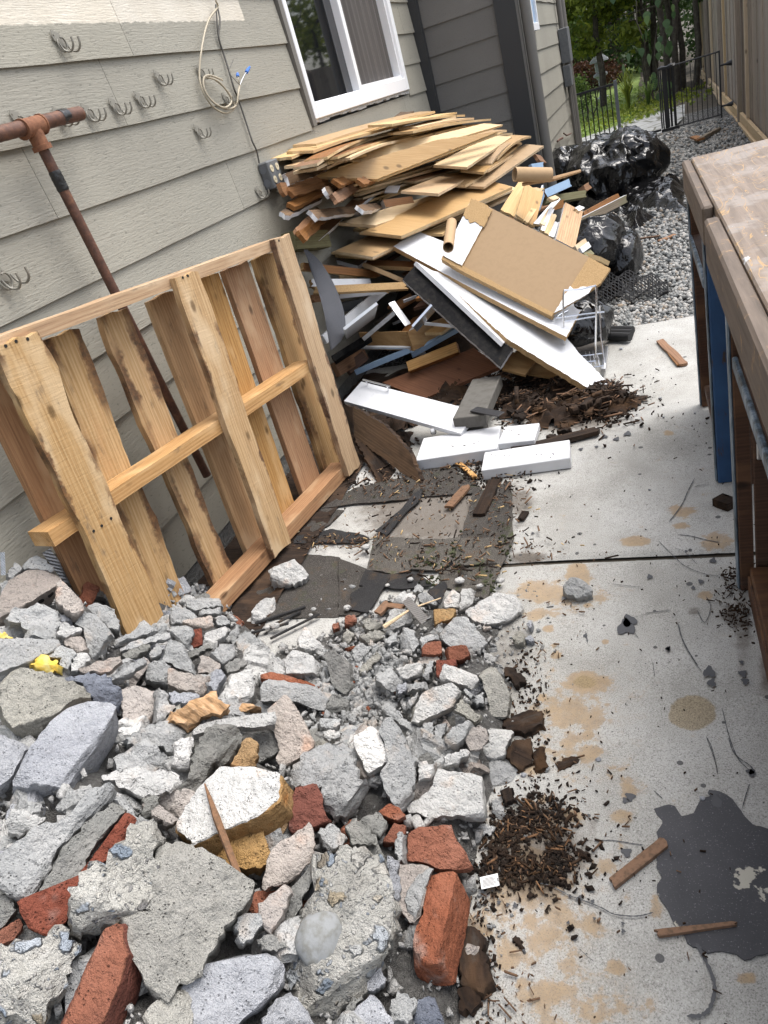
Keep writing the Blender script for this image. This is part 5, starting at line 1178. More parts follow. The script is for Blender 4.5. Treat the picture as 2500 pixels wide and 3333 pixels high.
# filler pieces between the traced ones
def inside(uv, P):
    x, y = uv; c = False; j = len(P) - 1
    for i in range(len(P)):
        if (P[i][1] > y) != (P[j][1] > y) and x < (P[j][0] - P[i][0]) * (y - P[i][1]) / (P[j][1] - P[i][1]) + P[i][0]: c = not c
        j = i
    return c
protos = []
for k in range(36):
    r = np.random.default_rng(900 + k); n = r.integers(5, 8); a = np.sort(r.uniform(0, 2 * np.pi, n) * .35 + np.arange(n) * 2 * np.pi / n * .75)
    P = np.stack([np.cos(a) * r.uniform(.7, 1.2, n), np.sin(a) * r.uniform(.5, .95, n)], 1) * .05
    mt = ['mortar', 'mortar', 'mortar_pale', 'mortar_pink', 'mortar', 'mortar_dark', 'concrete', 'mortar', 'brick' if k == 8 else 'mortar', 'block_blue', 'mortar', 'mortar_pale'][k % 12]
    protos.append((chunk_mesh(P, r.uniform(.025, .07), 900 + k, [mt], 1.3, M_=30)[0], mt))
rr = random.Random(5); cnt = 0
ADJ = {'mortar': 'grey mortar', 'mortar_pale': 'pale mortar', 'mortar_pink': 'pinkish mortar', 'mortar_dark': 'dark mortar', 'concrete': 'grainy concrete', 'brick': 'red brick', 'block_blue': 'bluish concrete'}
tries = 0
while cnt < 300 and tries < 16000:
    tries += 1
    x = rr.uniform(-1.7, -.2); y = rr.uniform(.25, 2.2); z = float(heap(x, y)[0])
    if z < .03: continue
    uv = proj((x, y, z))
    if not (-60 < uv[0] < 2560 and 1700 < uv[1] < 3420): continue
    ins = any(inside(uv, P) for P in POLYS)
    if ins: continue
    me, mt = protos[rr.randrange(36)]
    mid = 1200 < uv[0] < 1330 and 2150 < uv[1] < 2380
    s = rr.uniform(.6, 1.45) * (.6 if z < .09 else 1.); dz = -.07 if ins else -.040
    mw = Matrix.Translation((x, y, z + dz)) @ Matrix.Rotation(rr.uniform(0, 6.28), 4, 'Z') @ Matrix.Rotation(rr.uniform(-.8, .8), 4, 'X') @ Matrix.Rotation(rr.uniform(-.7, .7), 4, 'Y') @ Matrix.Scale(s, 4)
    nm = 'brick_piece' if mt == 'brick' else 'concrete_chunk' if mt in ('concrete', 'block_blue') else 'mortar_offcut'
    o = bpy.data.objects.new(nm, me); link(o, None, mw); tag(o, 'x', 'rubble'); AUTO.append((o, mt, .09 * s, .05 * s, uv)); cnt += 1
_c = MB().box((-1, -1, -1), (1, 1, 1)); CUBE8 = (np.array(_c.v) * .75, np.array(_c.f))
# small bits: gravelly middle, heap surface, spilled crumbs
def heap_bits(n, fn, s0, s1, mat, name, label):
    P = []; S = []
    while len(P) < n:
        x, y, s = fn(); z = float(heap(x, y)[0]); z = z - float(foff(z)) * .8 if z > .02 else 0
        if name == 'rubble_crumbs' and 'between' in label and (lambda q: any(inside(q, G_) for G_ in POLYS))(proj((x, y, z))): continue
        P.append((x, y, z + s * .35)); S.append((s * rr.uniform(.8, 1.5), s * rr.uniform(.7, 1.1), s * rr.uniform(.5, .9)))
    scatter(name, CUBE8, np.array(P), np.array(S) * np.array([.95, .7, .5]), mat, .34, label=label, cat='rubble')
def f_mid():
    a = hz(*px('B', rr.gauss(720, 150), rr.gauss(900, 190)), .07); return a[0], a[1], min(.02, .004 + rr.expovariate(1 / .005))
def f_all():
    while True:
        x, y = rr.uniform(-1.7, -.25), rr.uniform(.3, 2.2)
        if heap(x, y)[0] > .03: return x, y, min(.022, .003 + rr.expovariate(1 / .005))
def f_spill():
    p = rr.choice([('B', 1650, 1000, 130, 420), ('B', 900, 300, 500, 120), ('B', 200, 560, 250, 180), ('G', 1350, 420, 140, 120), ('D', 1480, 900, 90, 500)])
    a = hz(*px(p[0], rr.gauss(p[1], p[3]), rr.gauss(p[2], p[4])), 0.); return a[0], a[1], min(.012, .0015 + rr.expovariate(1 / .002))
heap_bits(1500, f_mid, 0, 0, 'mortar', 'rubble_crumbs', 'grey mortar crumbs in the gravelly middle of the heap'); heap_bits(2000, f_all, 0, 0, 'mortar_pale', 'rubble_crumbs', 'pale crumbs lying between the rubble pieces'); heap_bits(700, f_spill, 0, 0, 'mortar', 'rubble_crumbs', 'grey crumbs spilled around the heap edge'); heap_bits(28, f_mid, 0, 0, 'brick', 'brick_crumbs', 'orange brick crumbs among the grey crumbs')

# what each remaining piece lies beside
LAND = [(n_, np.array(px(p_, x_, y_))) for n_, p_, x_, y_ in [('the big pale blue block', 'A', 400, 1350), ('the speckled boulder under the foam', 'A', 280, 1050), ('the dark blue crumbly lump', 'A', 600, 960), ('the brown fur scrap', 'A', 1250, 1120), ('the lumpy mortar clod', 'A', 920, 1440), ('the small white plaster piece', 'A', 1190, 1400), ('the pinkish cored brick', 'A', 200, 330), ('the propped smooth tile', 'A', 600, 640),
        ('the pallet foot plank', 'A', 900, 560), ('the wedged dark red brick', 'A', 1270, 660), ('the upright dark tile', 'B', 540, 880), ('the long slab with drag marks', 'B', 270, 1010), ('the tall pinkish slab', 'B', 240, 1260), ('the folded mortar lump', 'B', 480, 1560), ('the white half-round piece', 'B', 760, 1370), ('the long pointed slab', 'B', 940, 1450), ('the wide pale corner slab', 'B', 1560, 450), ('the two small orange bricks', 'B', 1240, 740),
        ('the metal strap', 'B', 1070, 530), ('the large pale tile', 'B', 1170, 1080), ('the round mortar disc', 'B', 1440, 1310), ('the long grainy piece', 'B', 1560, 1010), ('the broad flat slab', 'D', 1280, 190), ('the flat red brick face', 'D', 1180, 510), ('the long front brick', 'D', 1180, 960), ('the pebbly front boulder', 'D', 600, 1000), ('the curved pinkish shell', 'D', 230, 560), ('the big sandy boulder', 'C', 1200, 950),
        ('the left pebbly boulder', 'C', 760, 740), ('the corner boulder', 'C', 220, 1350), ('the layered slabs', 'C', 400, 520), ('the whitewashed block', 'E', 720, 190), ('the low bluish block', 'C', 1500, 1400)]]
for o, mt, sz, t, uv in AUTO:
    uv = np.asarray(uv); ds = [np.linalg.norm(uv - q) for _, q in LAND]; i = int(np.argmin(ds)); d = uv - LAND[i][1]
    dr = ('right of' if d[0] > 0 else 'left of') if abs(d[0]) > 1.6 * abs(d[1]) else ('below' if d[1] > 0 else 'above') if abs(d[1]) > 1.6 * abs(d[0]) else ('below and right of' if d[0] > 0 else 'below and left of') if d[1] > 0 else ('above and right of' if d[0] > 0 else 'above and left of')
    szw = 'tiny' if sz < .05 else 'small' if sz < .08 else 'middling' if sz < .13 else 'large'; ad = ADJ.get(mt, {'tan': 'tan brick', 'brick_dark': 'dark brick', 'blue_dark': 'dark bluish', 'white_plaster': 'white plaster'}.get(mt, 'grey'))
    o['label'] = '%s %s %s %s %s' % (szw, ad, 'slab' if t < .36 * sz else 'lump', ('just ' if ds[i] < 90 else '') + dr, LAND[i][0]); o['group'] = ad + ' pieces of the rubble heap'
# ---------------------------------------------------------------- plank pile
def P3(pan, xy, dep):
    u, v_ = px(pan, *xy)
    if isinstance(dep, tuple): return hx(u, v_, dep[1]) if dep[0] == 'x' else hz(u, v_, dep[1])
    p = hy(u, v_, dep)
    return p if p[0] > -1.71 or p[1] > 6.8 else hx(u, v_, -1.71)
DBG = False
DS = 1.16      # depth of the pile behind its front, against the first survey
def sc_(d): return d if isinstance(d, tuple) else d * DS
def plank(name, pan, A, B, F, dB, dF, T=.014, mats=('floor_face', 'ply_raw'), w=None, tilt=.25, **kw):
    b_ = P3(pan, B, sc_(dB)); f_ = P3(pan, F, sc_(dF)); L = unit(f_ - b_); T = T * 1.12
    if A is not None:
        d = ray(*px(pan, *A)); t = np.dot(b_ - CP, L) / np.dot(d, L); a_ = CP + d * t
    else:
        s = np.cross(Z3, L); s = unit(s - L * np.dot(s, L)); s = s if s[0] < 0 else -s
        a_ = b_ + w * unit(s * math.cos(tilt) + np.cross(L, s) * (math.sin(tilt) if np.cross(L, s)[2] > 0 else -math.sin(tilt)))
    SEED[0] += 1
    return qboard(name, a_, b_, f_, T, list(mats), seed=SEED[0], **kw)
def fitrect(pan, p0, p1, p2, p3, d0, lo=-1.2, hi=1.6, wr=(.05, .8)):
    """true rectangle whose corners p0 (depth d0), p1, p3 lie on their sight lines and whose fourth corner comes nearest p2"""
    a = hy(*px(pan, *p0), d0); dd = ray(*px(pan, *p3)); t2 = np.array(px(pan, *p2)); best = None
    for d1 in np.linspace(d0 + lo, d0 + hi, 141):
        b = hy(*px(pan, *p1), d1); L = unit(b - a); k = np.dot(dd, L)
        if abs(k) < 1e-4: continue
        t = np.dot(a - CP, L) / k
        if t < .8 or t > 12: continue
        c = CP + dd * t; w = np.linalg.norm(c - a)
        if not wr[0] <= w <= wr[1]: continue
        e = np.linalg.norm(proj(b + c - a) - t2) + 400 * max(0, .02 - min(b[2], c[2], (b + c - a)[2])) + 2000 * max(0, -1.72 - min(b[0], c[0]))
        if best is None or e < best[0]: best = (e, a, b, c, w)
    if best is None:
        b = hy(*px(pan, *p1), d0); return a, b, hy(*px(pan, *p3), d0 + .1)
    if DBG: print('FIT', pan, p0, 'err %.0f' % best[0], 'L %.2f W %.2f' % (np.linalg.norm(best[2] - a), best[4]), np.round(a, 2), np.round(best[2], 2), np.round(best[3], 2))
    return best[1:4]
def plate(name, pan, poly, refs, T, mats, label=None, cat=None, parent=None, off=0., jit=.0015, seed=1):
    """flat piece of any outline on the plane through three surveyed points; mats: face, edge"""
    A, B, Cc = [P3(pan, q, d) for q, d in refs]; n = unit(np.cross(B - A, Cc - A)); n = n if np.dot(n, CP - A) > 0 else -n
    e1 = unit(B - A); e2_ = np.cross(n, e1); P = np.array([[np.dot(q - A, e1), np.dot(q - A, e2_)] for q in (hpl(*px(pan, *w), A + n * off, n) for w in pts(poly))])
    if np.sum(P[:, 0] * np.roll(P[:, 1], -1) - P[:, 1] * np.roll(P[:, 0], -1)) < 0: P = P[::-1]
    seg = np.linalg.norm(np.roll(P, -1, 0) - P, axis=1); per = seg.sum(); cs = np.concatenate([[0], np.cumsum(seg)]); m = max(12, int(per / .012)); t = np.unique(np.concatenate([np.linspace(0, per, m, endpoint=False), cs[:-1]]))
    Pc = np.concatenate([P, P[:1]]); Q = np.stack([np.interp(t, cs, Pc[:, i]) for i in (0, 1)], 1); m = len(Q)
    Q = Q + jit * np.stack([fbm(np.column_stack([Q * 60, np.full(m, seed)]), seed), fbm(np.column_stack([Q * 60 + 7, np.full(m, seed)]), seed)], 1)
    V = np.concatenate([np.column_stack([Q, np.zeros(m)]), np.column_stack([Q, np.full(m, -T)])]); c = V[:m].mean(0); V = V - np.array([c[0], c[1], 0])
    F = [tuple(range(m)), tuple(range(2 * m - 1, m - 1, -1))] + [((k + 1) % m, k, k + m, (k + 1) % m + m) for k in range(m)]
    return obj(name, mesh(name, V, F, list(mats), [0, len(mats) - 1] + [len(mats) - 1] * m), parent, frame(A + n * off + e1 * c[0] + e2_ * c[1], e1, e2_, n), label=label, cat=cat)
def rboard(name, pan, p0, p1, p2, p3, d0, T, mats, label, cat, group=None, parent=None, lo=-1.2, hi=1.6, wr=(.05, .8), **kw):
    a, b, c = fitrect(pan, p0, p1, p2, p3, d0, lo, hi, wr); SEED[0] += 1
    return qboard(name, c, a, b, T, list(mats), parent, wmin=.01, wmax=.9, seed=SEED[0], label=label, cat=cat, group=group, **kw)
GF = 'flooring planks of the pile'
FB = ('floor_back', 'ply_raw'); FF = ('floor_face', 'ply_raw')
def fl(A, B, F, dB, dF, label=None, mats=FF, pan='S', T=.013, w=None, tilt=.25, bow=0., jag=(.0, .008), twist=0., lab2='tan wood flooring plank layered in the middle of the pile'):
    return plank('wood_plank', pan, A, B, F, dB, dF, T, mats, w, tilt, bow=bow, jag=jag, twist=twist, label=label or lab2, cat='plank', group=None if label else GF, ny=4, wmax=.30)
TOPL = 'thin brown flooring plank seen edge-on at the top of the pile'
# top layers (edge-on, against the wall)
for i, (B, F, xb, yf, m_) in enumerate([((10, 392), (680, 190), -1.68, 4.75, 'b'), ((150, 352), (1140, 62), -1.60, 5.3, 'f'), ((170, 330), (1280, 68), -1.62, 5.35, 'b'), ((165, 310), (1140, 60), -1.64, 5.3, 'f'), ((140, 438), (960, 215), -1.56, 4.9, 'f'), ((210, 405), (1000, 190), -1.58, 5.0, 'b'), ((245, 425), (880, 330), -1.5, 4.6, 'f'),
                                        ((660, 180), (1340, 85), -1.42, 5.35, 'b'), ((800, 225), (1500, 112), -1.34, 5.3, 'f'), ((830, 200), (1400, 105), -1.38, 5.35, 'b'), ((300, 378), (900, 215), -1.56, 4.9, 'b'), ((290, 300), (640, 200), -1.62, 4.7, 'b')]):
    plank('wood_plank', 'S', None, (B[0] + 185, B[1] - 32), F, ('x', xb), yf, .012, FB if m_ == 'b' else FF, .13 + .02 * (i % 3), .16 + .05 * (i % 2), jag=(.01, .03), bow=.010, label=TOPL, cat='plank', group='edge-on planks on top of the pile', ny=4)
for i in range(9):
    y0 = 345 + i * 9 + rr.uniform(-6, 6); x0 = rr.uniform(160, 420)
    plank('wood_plank', 'S', None, (x0 + 170, y0 - 25 + 30 - x0 * .22 + 60), (x0 + rr.uniform(500, 800), y0 - 120 + 40 - (x0 * .22)), ('x', -1.5 + rr.uniform(-.08, .08)), 4.7 + rr.uniform(0, .4), .011, FB if i % 2 else ('board_brown', 'ply_raw'), .12, .1, jag=(.01, .03), bow=.02, label=TOPL, cat='plank', group='edge-on planks on top of the pile', ny=3)
fl((800, 262), (995, 250), (1500, 140), 4.45, 5.3, mats=FF, bow=.02)
fl((560, 380), (760, 392), (1600, 185), 4.05, 5.15, mats=FF, bow=.02)
fl((1010, 385), (1090, 378), (1655, 205), 4.3, 5.2, mats=FB, bow=.04, jag=(.02, .03)); fl((1110, 400), (1230, 385), (1560, 270), 4.35, 4.95, mats=FB, jag=(.03, .05)); fl((1240, 395), (1300, 390), (1490, 325), 4.4, 4.8, mats=FB, jag=(.03, .05))
fl((880, 510), (1000, 520), (1440, 395), 4.2, 4.9, mats=('board_brown', 'ply_raw'))
fl((1180, 540), (1330, 545), (1660, 365), 4.1, 4.9); fl((1360, 440), (1480, 448), (1640, 345), 4.3, 4.8); fl((1420, 360), (1540, 370), (1760, 225), 4.5, 5.1, bow=.03)
fl((1380, 395), (1500, 405), (1700, 270), 4.4, 5.0, bow=.05); fl((1240, 520), (1380, 530), (1650, 400), 4.2, 4.8, mats=FB)
fl((600, 830), (740, 840), (1240, 650), 3.68, 4.6, mats=FB)
for i, (dy, dx) in enumerate([(20, 14), (36, -20), (50, 34), (64, 10)]):
    fl((690 + dx, 850 + dy), (905 + dx, 870 + dy), (1640 + dx, 548 + dy), 3.57 + .01 * i, 4.77, mats=FB if i % 2 else FF, T=.012)
fl((480, 1000), (720, 1020), (1300, 715), 3.42, 4.35, mats=FF, T=.012); fl((960, 880), (1070, 885), (1310, 735), 3.6, 4.2, mats=FB); fl((1000, 860), (1180, 862), (1330, 760), 3.65, 4.2, mats=FB)
for i in range(30):
    t = (i + rr.random()) / 30; jx = rr.uniform(-60, 90); B = (330 + 330 * t + jx + 60, 330 + 330 * t + rr.uniform(-14, 14) - .1 * jx); F = (1230 + 420 * t + rr.uniform(-120, 60), 88 + 300 * t + rr.uniform(-14, 14))
    plank('wood_plank', 'S', None, B, F, 4.05 + .2 * rr.random(), 4.95 + .3 * rr.random(), .0105, rr.choice([FF, FB, FB, ('board_brown', 'ply_raw')]), rr.uniform(.09, .15), rr.uniform(.0, .22), jag=(.012, .035), bow=rr.uniform(-.005, .015), label='thin splintered flooring board squeezed between the main planks', cat='plank', group='thin boards squeezed between the planks', ny=4)
for A, B, F, A2, d0, m_, lab in [((214, 172), (300, 180), (606, 92), (560, 89), 4.45, FB, 'long pale raw-backed plank high on the pile'), ((150, 215), (305, 222), (596, 108), (450, 128), 4.2, FF, 'wide tan plank with a clean cut end high in the pile'), ((362, 250), (452, 256), (545, 206), (480, 204), 4.3, FF, 'short tan plank jutting out at mid height of the pile'),
                                 ((215, 325), (302, 332), (535, 250), (470, 250), 4.1, FB, 'pale raw-backed plank just above the lowest plank stack'), ((272, 346), (364, 357), (628, 240), (545, 217), 3.95, FF, 'widest tan plank, upper one of the lowest stack'), ((205, 393), (296, 407), (520, 300), (440, 290), 3.8, FF, 'lowest tan plank with a square end pointing at the pallet'),
                                 ((478, 236), (560, 240), (703, 142), (660, 138), 4.8, FF, 'tan plank at the right end of the pile, below the bowed ones'), ((505, 200), (560, 205), (650, 135), (615, 130), 4.9, FF, 'small tan plank at the upper right end of the pile'), ((440, 188), (520, 193), (628, 120), (575, 118), 4.7, FB, 'pale plank over the small tan one at the upper right')]:
    rf = [(A, d0 + .08), (B, d0), (F, d0 + 1.)]; SEED[0] += 1
    plate('wood_plank', 'Z', '%g,%g %g,%g %g,%g %g,%g' % (*A, *B, *F, *A2), rf, .015, m_, lab, 'plank', seed=SEED[0])
    if d0 < 4.25:
        for i in range(3 if d0 < 4 else 1):
            j = lambda q, x, y: (q[0] + x + rr.uniform(-4, 4), q[1] + y)
            plate('wood_plank', 'Z', '%g,%g %g,%g %g,%g %g,%g' % (*j(A, -5, 3), *j(B, 4, 3), *j(F, 9, 3), *A2), rf, .012, FB if i % 2 == 0 else FF, 'tan wood flooring plank layered in the middle of the pile', 'plank', off=-.017 * (i + 1), seed=SEED[0] + 50 + i)['group'] = GF
# right hand ends, mostly pale
for i, (A, B, F, a, b_) in enumerate([((255, 470), (345, 512), (475, 300), 3.75, 4.1), ((300, 490), (372, 500), (545, 320), 3.78, 4.15), ((350, 515), (400, 545), (500, 380), 3.7, 4.0), ((360, 500), (480, 580), (540, 345), 3.65, 4.0), ((410, 540), (435, 556), (520, 420), 3.6, 3.9)]):
    plank('wood_plank', 'V', A, B, F, a, b_, .012, FB if i % 2 == 0 else FF, jag=(.01, .03), label='pale short plank end standing behind the brown panel', cat='plank', group='short plank ends behind the brown panel', ny=3)
plank('painted_board', 'V', (620, 655), (742, 720), (795, 478), 3.42, 3.75, .014, ('pine_board', 'white_paint'), label='tan trim piece with a dark streak and white edges behind the brown panel', cat='trim')
for i, (A, B, F, a, b_) in enumerate([((536, 610), (550, 618), (612, 455), 3.5, 3.8), ((560, 630), (574, 636), (630, 490), 3.48, 3.75), ((575, 640), (606, 650), (640, 545), 3.46, 3.7), ((520, 560), (545, 572), (600, 470), 3.55, 3.8), ((490, 560), (505, 565), (655, 390), 3.6, 4.0), ((590, 400), (598, 405), (650, 385), 3.7, 3.9), ((760, 470), (768, 476), (808, 452), 3.7, 3.85)]):
    plank('painted_strip', 'V', A, B, F, a, b_, .012, ('white_paint', 'ply_raw') if i % 2 == 0 else ('ply_raw', 'ply_raw'), jag=(.01, .02), label='thin white painted strip or batten standing behind the brown panel', cat='trim', group='thin strips behind the brown panel')
for s, mt in [('745,700 800,660 830,690 765,740', 'ply_raw'), ('780,720 840,685 850,705 795,745', 'melamine'), ('795,745 860,715 870,750 820,770', 'treated'), ('800,770 900,770 960,830 900,800', 'floor_back')]:
    A, B, Cc, D = pts(s); plank('offcut', 'V', A, D, Cc, 3.35, 3.45, .02, (mt, mt), label='small board offcut beside the standing trim piece', cat='offcut', group='offcuts behind the brown panel')
# left side: broken drawer sides and mouldings with white torn edges
LB = 'broken brown moulding with torn white edges at the wall end of the pile'
for A, B, F, xb, yf, m_ in [((132, 505), (150, 545), (440, 445), -1.62, 4.1, 'w'), ((105, 590), (115, 612), (450, 500), -1.62, 4.1, 'b'), ((165, 600), (180, 620), (470, 540), -1.6, 4.1, 'b'), ((165, 680), (190, 690), (460, 560), -1.58, 4.05, 'b'), ((122, 740), (150, 752), (400, 630), -1.57, 4.0, 'w'), ((405, 600), (420, 622), (590, 560), -1.45, 4.1, 'w'), ((455, 640), (470, 660), (640, 570), -1.42, 4.1, 'b'),
                            ((300, 730), (330, 760), (690, 715), -1.46, 4.0, 'w'), ((205, 850), (240, 880), (420, 720), -1.5, 3.9, 'b'), ((235, 880), (260, 912), (440, 760), -1.48, 3.85, 'b'), ((620, 700), (640, 715), (800, 695), -1.35, 4.0, 'w'), ((620, 530), (640, 545), (790, 490), -1.4, 4.2, 'b'), ((470, 530), (490, 545), (640, 500), -1.45, 4.2, 'b')]:
    plank('cabinet_strip', 'S', (A[0] + 30, A[1]), (B[0] + 30, B[1]), F, ('x', xb), yf, .018, ('board_brown', 'white_paint') if m_ == 'b' else ('plywood_old', 'white_paint'), jag=(.02, .03), wmin=.05, label=LB, cat='moulding', group='broken mouldings at the wall end of the pile', slots=(0, 1 if m_ == 'w' else 0, 0), wob=.006)
plank('cabinet_board', 'S', (450, 695), (620, 698), (765, 580), 3.8, 4.1, .016, ('board_brown', 'white_paint'), label='flat brown cabinet piece with a torn white edge left of the small tan block', cat='board', jag=(.0, .03))
plank('cabinet_board', 'S', (305, 905), (360, 920), (530, 765), 3.55, 3.9, .016, ('board_brown', 'white_paint'), label='slanting brown cabinet piece with torn white edge above the green timber', cat='board', jag=(.02, .02), wmin=.1)
plank('offcut', 'S', (800, 660), (812, 690), (1000, 665), 3.85, 4.0, .03, ('board_brown', 'white_paint'), label='small tan block with a white end in the middle of the pile', cat='offcut', slots=(0, 1, 1), wmin=.05)
plank('offcut', 'S', (802, 590), (885, 590), (905, 548), 4.0, 4.1, .006, ('white_paint', 'white_paint'), label='little white square chip lying on the middle planks', cat='offcut')
plank('offcut', 'S', (1300, 395), (1310, 405), (1437, 365), 4.35, 4.5, .02, ('white_paint', 'white_paint'), label='short white block on the upper right of the pile', cat='offcut', wmin=.04)
plank('timber', 'S', (232, 930), (240, 960), (460, 945), 3.55, 3.6, .09, ('treated', 'treated'), label='greenish treated timber end below the slanting cabinet piece', cat='timber', wmin=.09)
plank('timber', 'S', (760, 130), (900, 122), (1000, 60), 5.05, 5.2, .03, ('plywood_old', 'plywood_old'), label='weathered wood scrap on the very top of the pile', cat='timber', jag=(.02, .02))
def tube_thing(name, label, pan, a, b_, da, db, r, mat):
    A, B = P3(pan, a, da), P3(pan, b_, db); ax = unit(B - A); m_ = MB(); n = 22
    e1 = unit(np.cross(ax, Z3)); e2_ = np.cross(ax, e1); v = []; f = []
    for P, rad in ((A, r), (B, r), (B, r * .86), (A, r * .86)):
        v += [P + rad * (math.cos(q) * e1 + math.sin(q) * e2_) for q in np.linspace(0, 2 * math.pi, n, endpoint=False)]
    for k in range(4):
        for j in range(n): f.append((k * n + j, ((k + 1) % 4) * n + j, ((k + 1) % 4) * n + (j + 1) % n, k * n + (j + 1) % n))
    m_.add(v, f); return m_.build(name, mat, None, 40, org=A, label=label, cat='tube')
tube_thing('cardboard_tube', 'open cardboard tube poking out towards the camera beside the brown panel', 'S', (1218, 950), (1240, 790), 3.42, 3.75, .026, 'cardboard')
tube_thing('cardboard_tube', 'long cardboard tube lying across the right end of the pile', 'V', (350, 235), (583, 238), 4.2, 4.3, .037, 'cardboard')
MB().tube([P3('V', (400, 300), 4.25), P3('V', (600, 265), 4.3), P3('V', (778, 213), 4.4)], [.010, .013, .009], 6).build('long_stick', 'pine_board', label='long brown splinter pointing at the black bags', cat='stick')
# filler boards buried in the pile
for i in range(46):
    y = rr.uniform(3.95, 5.4); x = rr.uniform(-1.62, -1.02) + (y - 4.) * .10; z = rr.uniform(.05, .62) * (1 - abs(x + 1.4) * .4); ang = rr.uniform(.5, 1.5); L = rr.uniform(.35, .85); W = rr.uniform(.06, .14)
    ex = np.array([math.cos(ang), math.sin(ang), rr.uniform(-.15, .15)]); ex = unit(ex); ey = unit(np.cross(unit((rr.uniform(-.3, .3), rr.uniform(-.3, .3), 1)), ex)); ez = np.cross(ex, ey)
    mt = rr.choice([('floor_face', 'ply_raw'), ('board_brown', 'board_brown'), ('bench_dark', 'bench_dark'), ('board_grey', 'board_grey'), ('board_brown', 'white_paint')])
    o = np.array([x, y, z]) - ex * L / 2
    if min((o)[0], (o + ex * L)[0]) < -1.74: continue
    obj('buried_board', board_mesh(L, W, .016, list(mt), jag=(.01, .02), seed=700 + i, sidemat=1, botmat=1), None, frame(o, ex, ey, ez), label='board half buried inside the plank pile', cat='board', group='boards buried inside the pile')
# dark stuffing so that no daylight shows through the heap of boards
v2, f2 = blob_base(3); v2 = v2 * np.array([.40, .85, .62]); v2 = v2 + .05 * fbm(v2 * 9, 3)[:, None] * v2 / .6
obj('pile_dark_core', mesh('pile_dark_core', v2 + np.array([-1.28, 4.75, .02]), f2, 'rotten', smooth_=True), label='dark wood litter packed inside the plank pile', cat='litter', kind='stuff')

# ---------------------------------------------------------------- panels leaning on the front of the pile
def panel(name, pan, A, B, F, dB, dF, T, mats, label, cat='panel', dA=None, ds=1.2, **kw):
    b_ = P3(pan, B, dB * ds); f_ = P3(pan, F, dF * ds); L = unit(f_ - b_); T = T * 1.15
    if dA is None:
        d = ray(*px(pan, *A)); a_ = CP + d * (np.dot(b_ - CP, L) / np.dot(d, L))
    else: a_ = P3(pan, A, dA * ds)
    if DBG: print('PANEL', name, label[:30], np.round(b_, 2), np.round(f_, 2), 'L %.2f W %.2f' % (np.linalg.norm(f_ - b_), np.linalg.norm(a_ - b_ - L * np.dot(a_ - b_, L))))
    SEED[0] += 1
    return qboard(name, a_, b_, f_, T, list(mats), seed=SEED[0], label=label, cat=cat, **{'wmax': .9, **kw})
# brown hardboard cabinet back with white frame, corners TL TR BR BL in panel V
MR_ = [((463, 405), 3.80), ((727, 540), 3.46), ((531, 268), 4.12)]
cab = thing('hardboard_sheet', 'brown hardboard cabinet back with white torn frame strips leaning on the pile', 'panel', P3('Z', (463, 405), 3.8))
plate('hardboard', 'Z', '576,290 814,409 727,541 503,426', MR_, .010, ['mdf'], parent=cab)
plate('side_strip', 'Z', '531,268 580,292 508,428 463,404', MR_, .02, ['melamine', 'particle'], parent=cab, off=.012)
plate('torn_strip', 'Z', '531,267 581,292 560,336 549,331 540,322 527,326 517,312 510,306', MR_, .004, ['particle'], parent=cab, off=.016, jit=.005)
plate('side_flange', 'Z', '811,408 862,435 838,470 795,500 727,541', MR_, .016, ['particle'], parent=cab, off=.014)
plate('torn_strip', 'Z', '766,478 775,487 790,478 818,480 812,494 800,500 728,540', MR_, .004, ['melamine'], parent=cab, off=.018, jit=.004)
plate('bottom_edge', 'Z', '463,403 508,427 727,541 722,549 500,437 459,412', MR_, .03, ['particle'], parent=cab, off=.006)
plate('white_shelf', 'Z', '345,382 400,345 600,425 795,528 757,598 560,497', [((345, 382), 3.98), ((757, 598), 3.34), ((600, 425), 3.95)], .024, ['melamine', 'particle'], 'long white chipboard shelf, middle one of the three leaning boards', 'shelf')
plate('white_shelf', 'Z', '438,440 500,452 600,500 690,555 757,600 800,650 835,685 862,714 856,730 869,757 740,678 618,604 540,535', [((438, 440), 3.78), ((869, 757), 3.03), ((757, 600), 3.50)], .026, ['melamine', 'particle'], 'large white chipboard panel resting its broken corner on the concrete', 'shelf', jit=.004)
plate('white_strip', 'Z', '398,418 440,441 620,606 607,613', [((398, 418), 3.68), ((607, 613), 3.27), ((440, 441), 3.74)], .02, ['melamine'], 'narrow white strip along the black board', 'strip')
plate('black_board', 'Z', '366,462 398,425 607,613 630,625 600,671', [((366, 462), 3.62), ((600, 671), 3.20), ((398, 425), 3.70)], .02, ['black_paint', 'melamine'], 'scratched black painted board with a white lower edge', 'board')
panel('end_board', 'T', (1660, 720), (1570, 840), (1720, 880), 2.60, 2.57, .012, ['drawer_ply', 'drawer_ply'], 'brown ply end under the large white panel', cat='board', wmin=.09, ds=1.27)
panel('end_board', 'V', (330, 1390), (270, 1500), (610, 1560), 2.66, 2.62, .012, ['drawer_ply', 'drawer_ply'], 'brown ply apron behind the broken white corner', cat='board', wmin=.1, ds=1.27)
plate('side_board', 'Z', '318,706 536,624 600,668 415,746', [((318, 706), 3.58), ((415, 746), 3.36), ((600, 668), 3.46)], .02, ['board_red'], 'wide red-brown board slanting behind the white cabinet door', 'board')
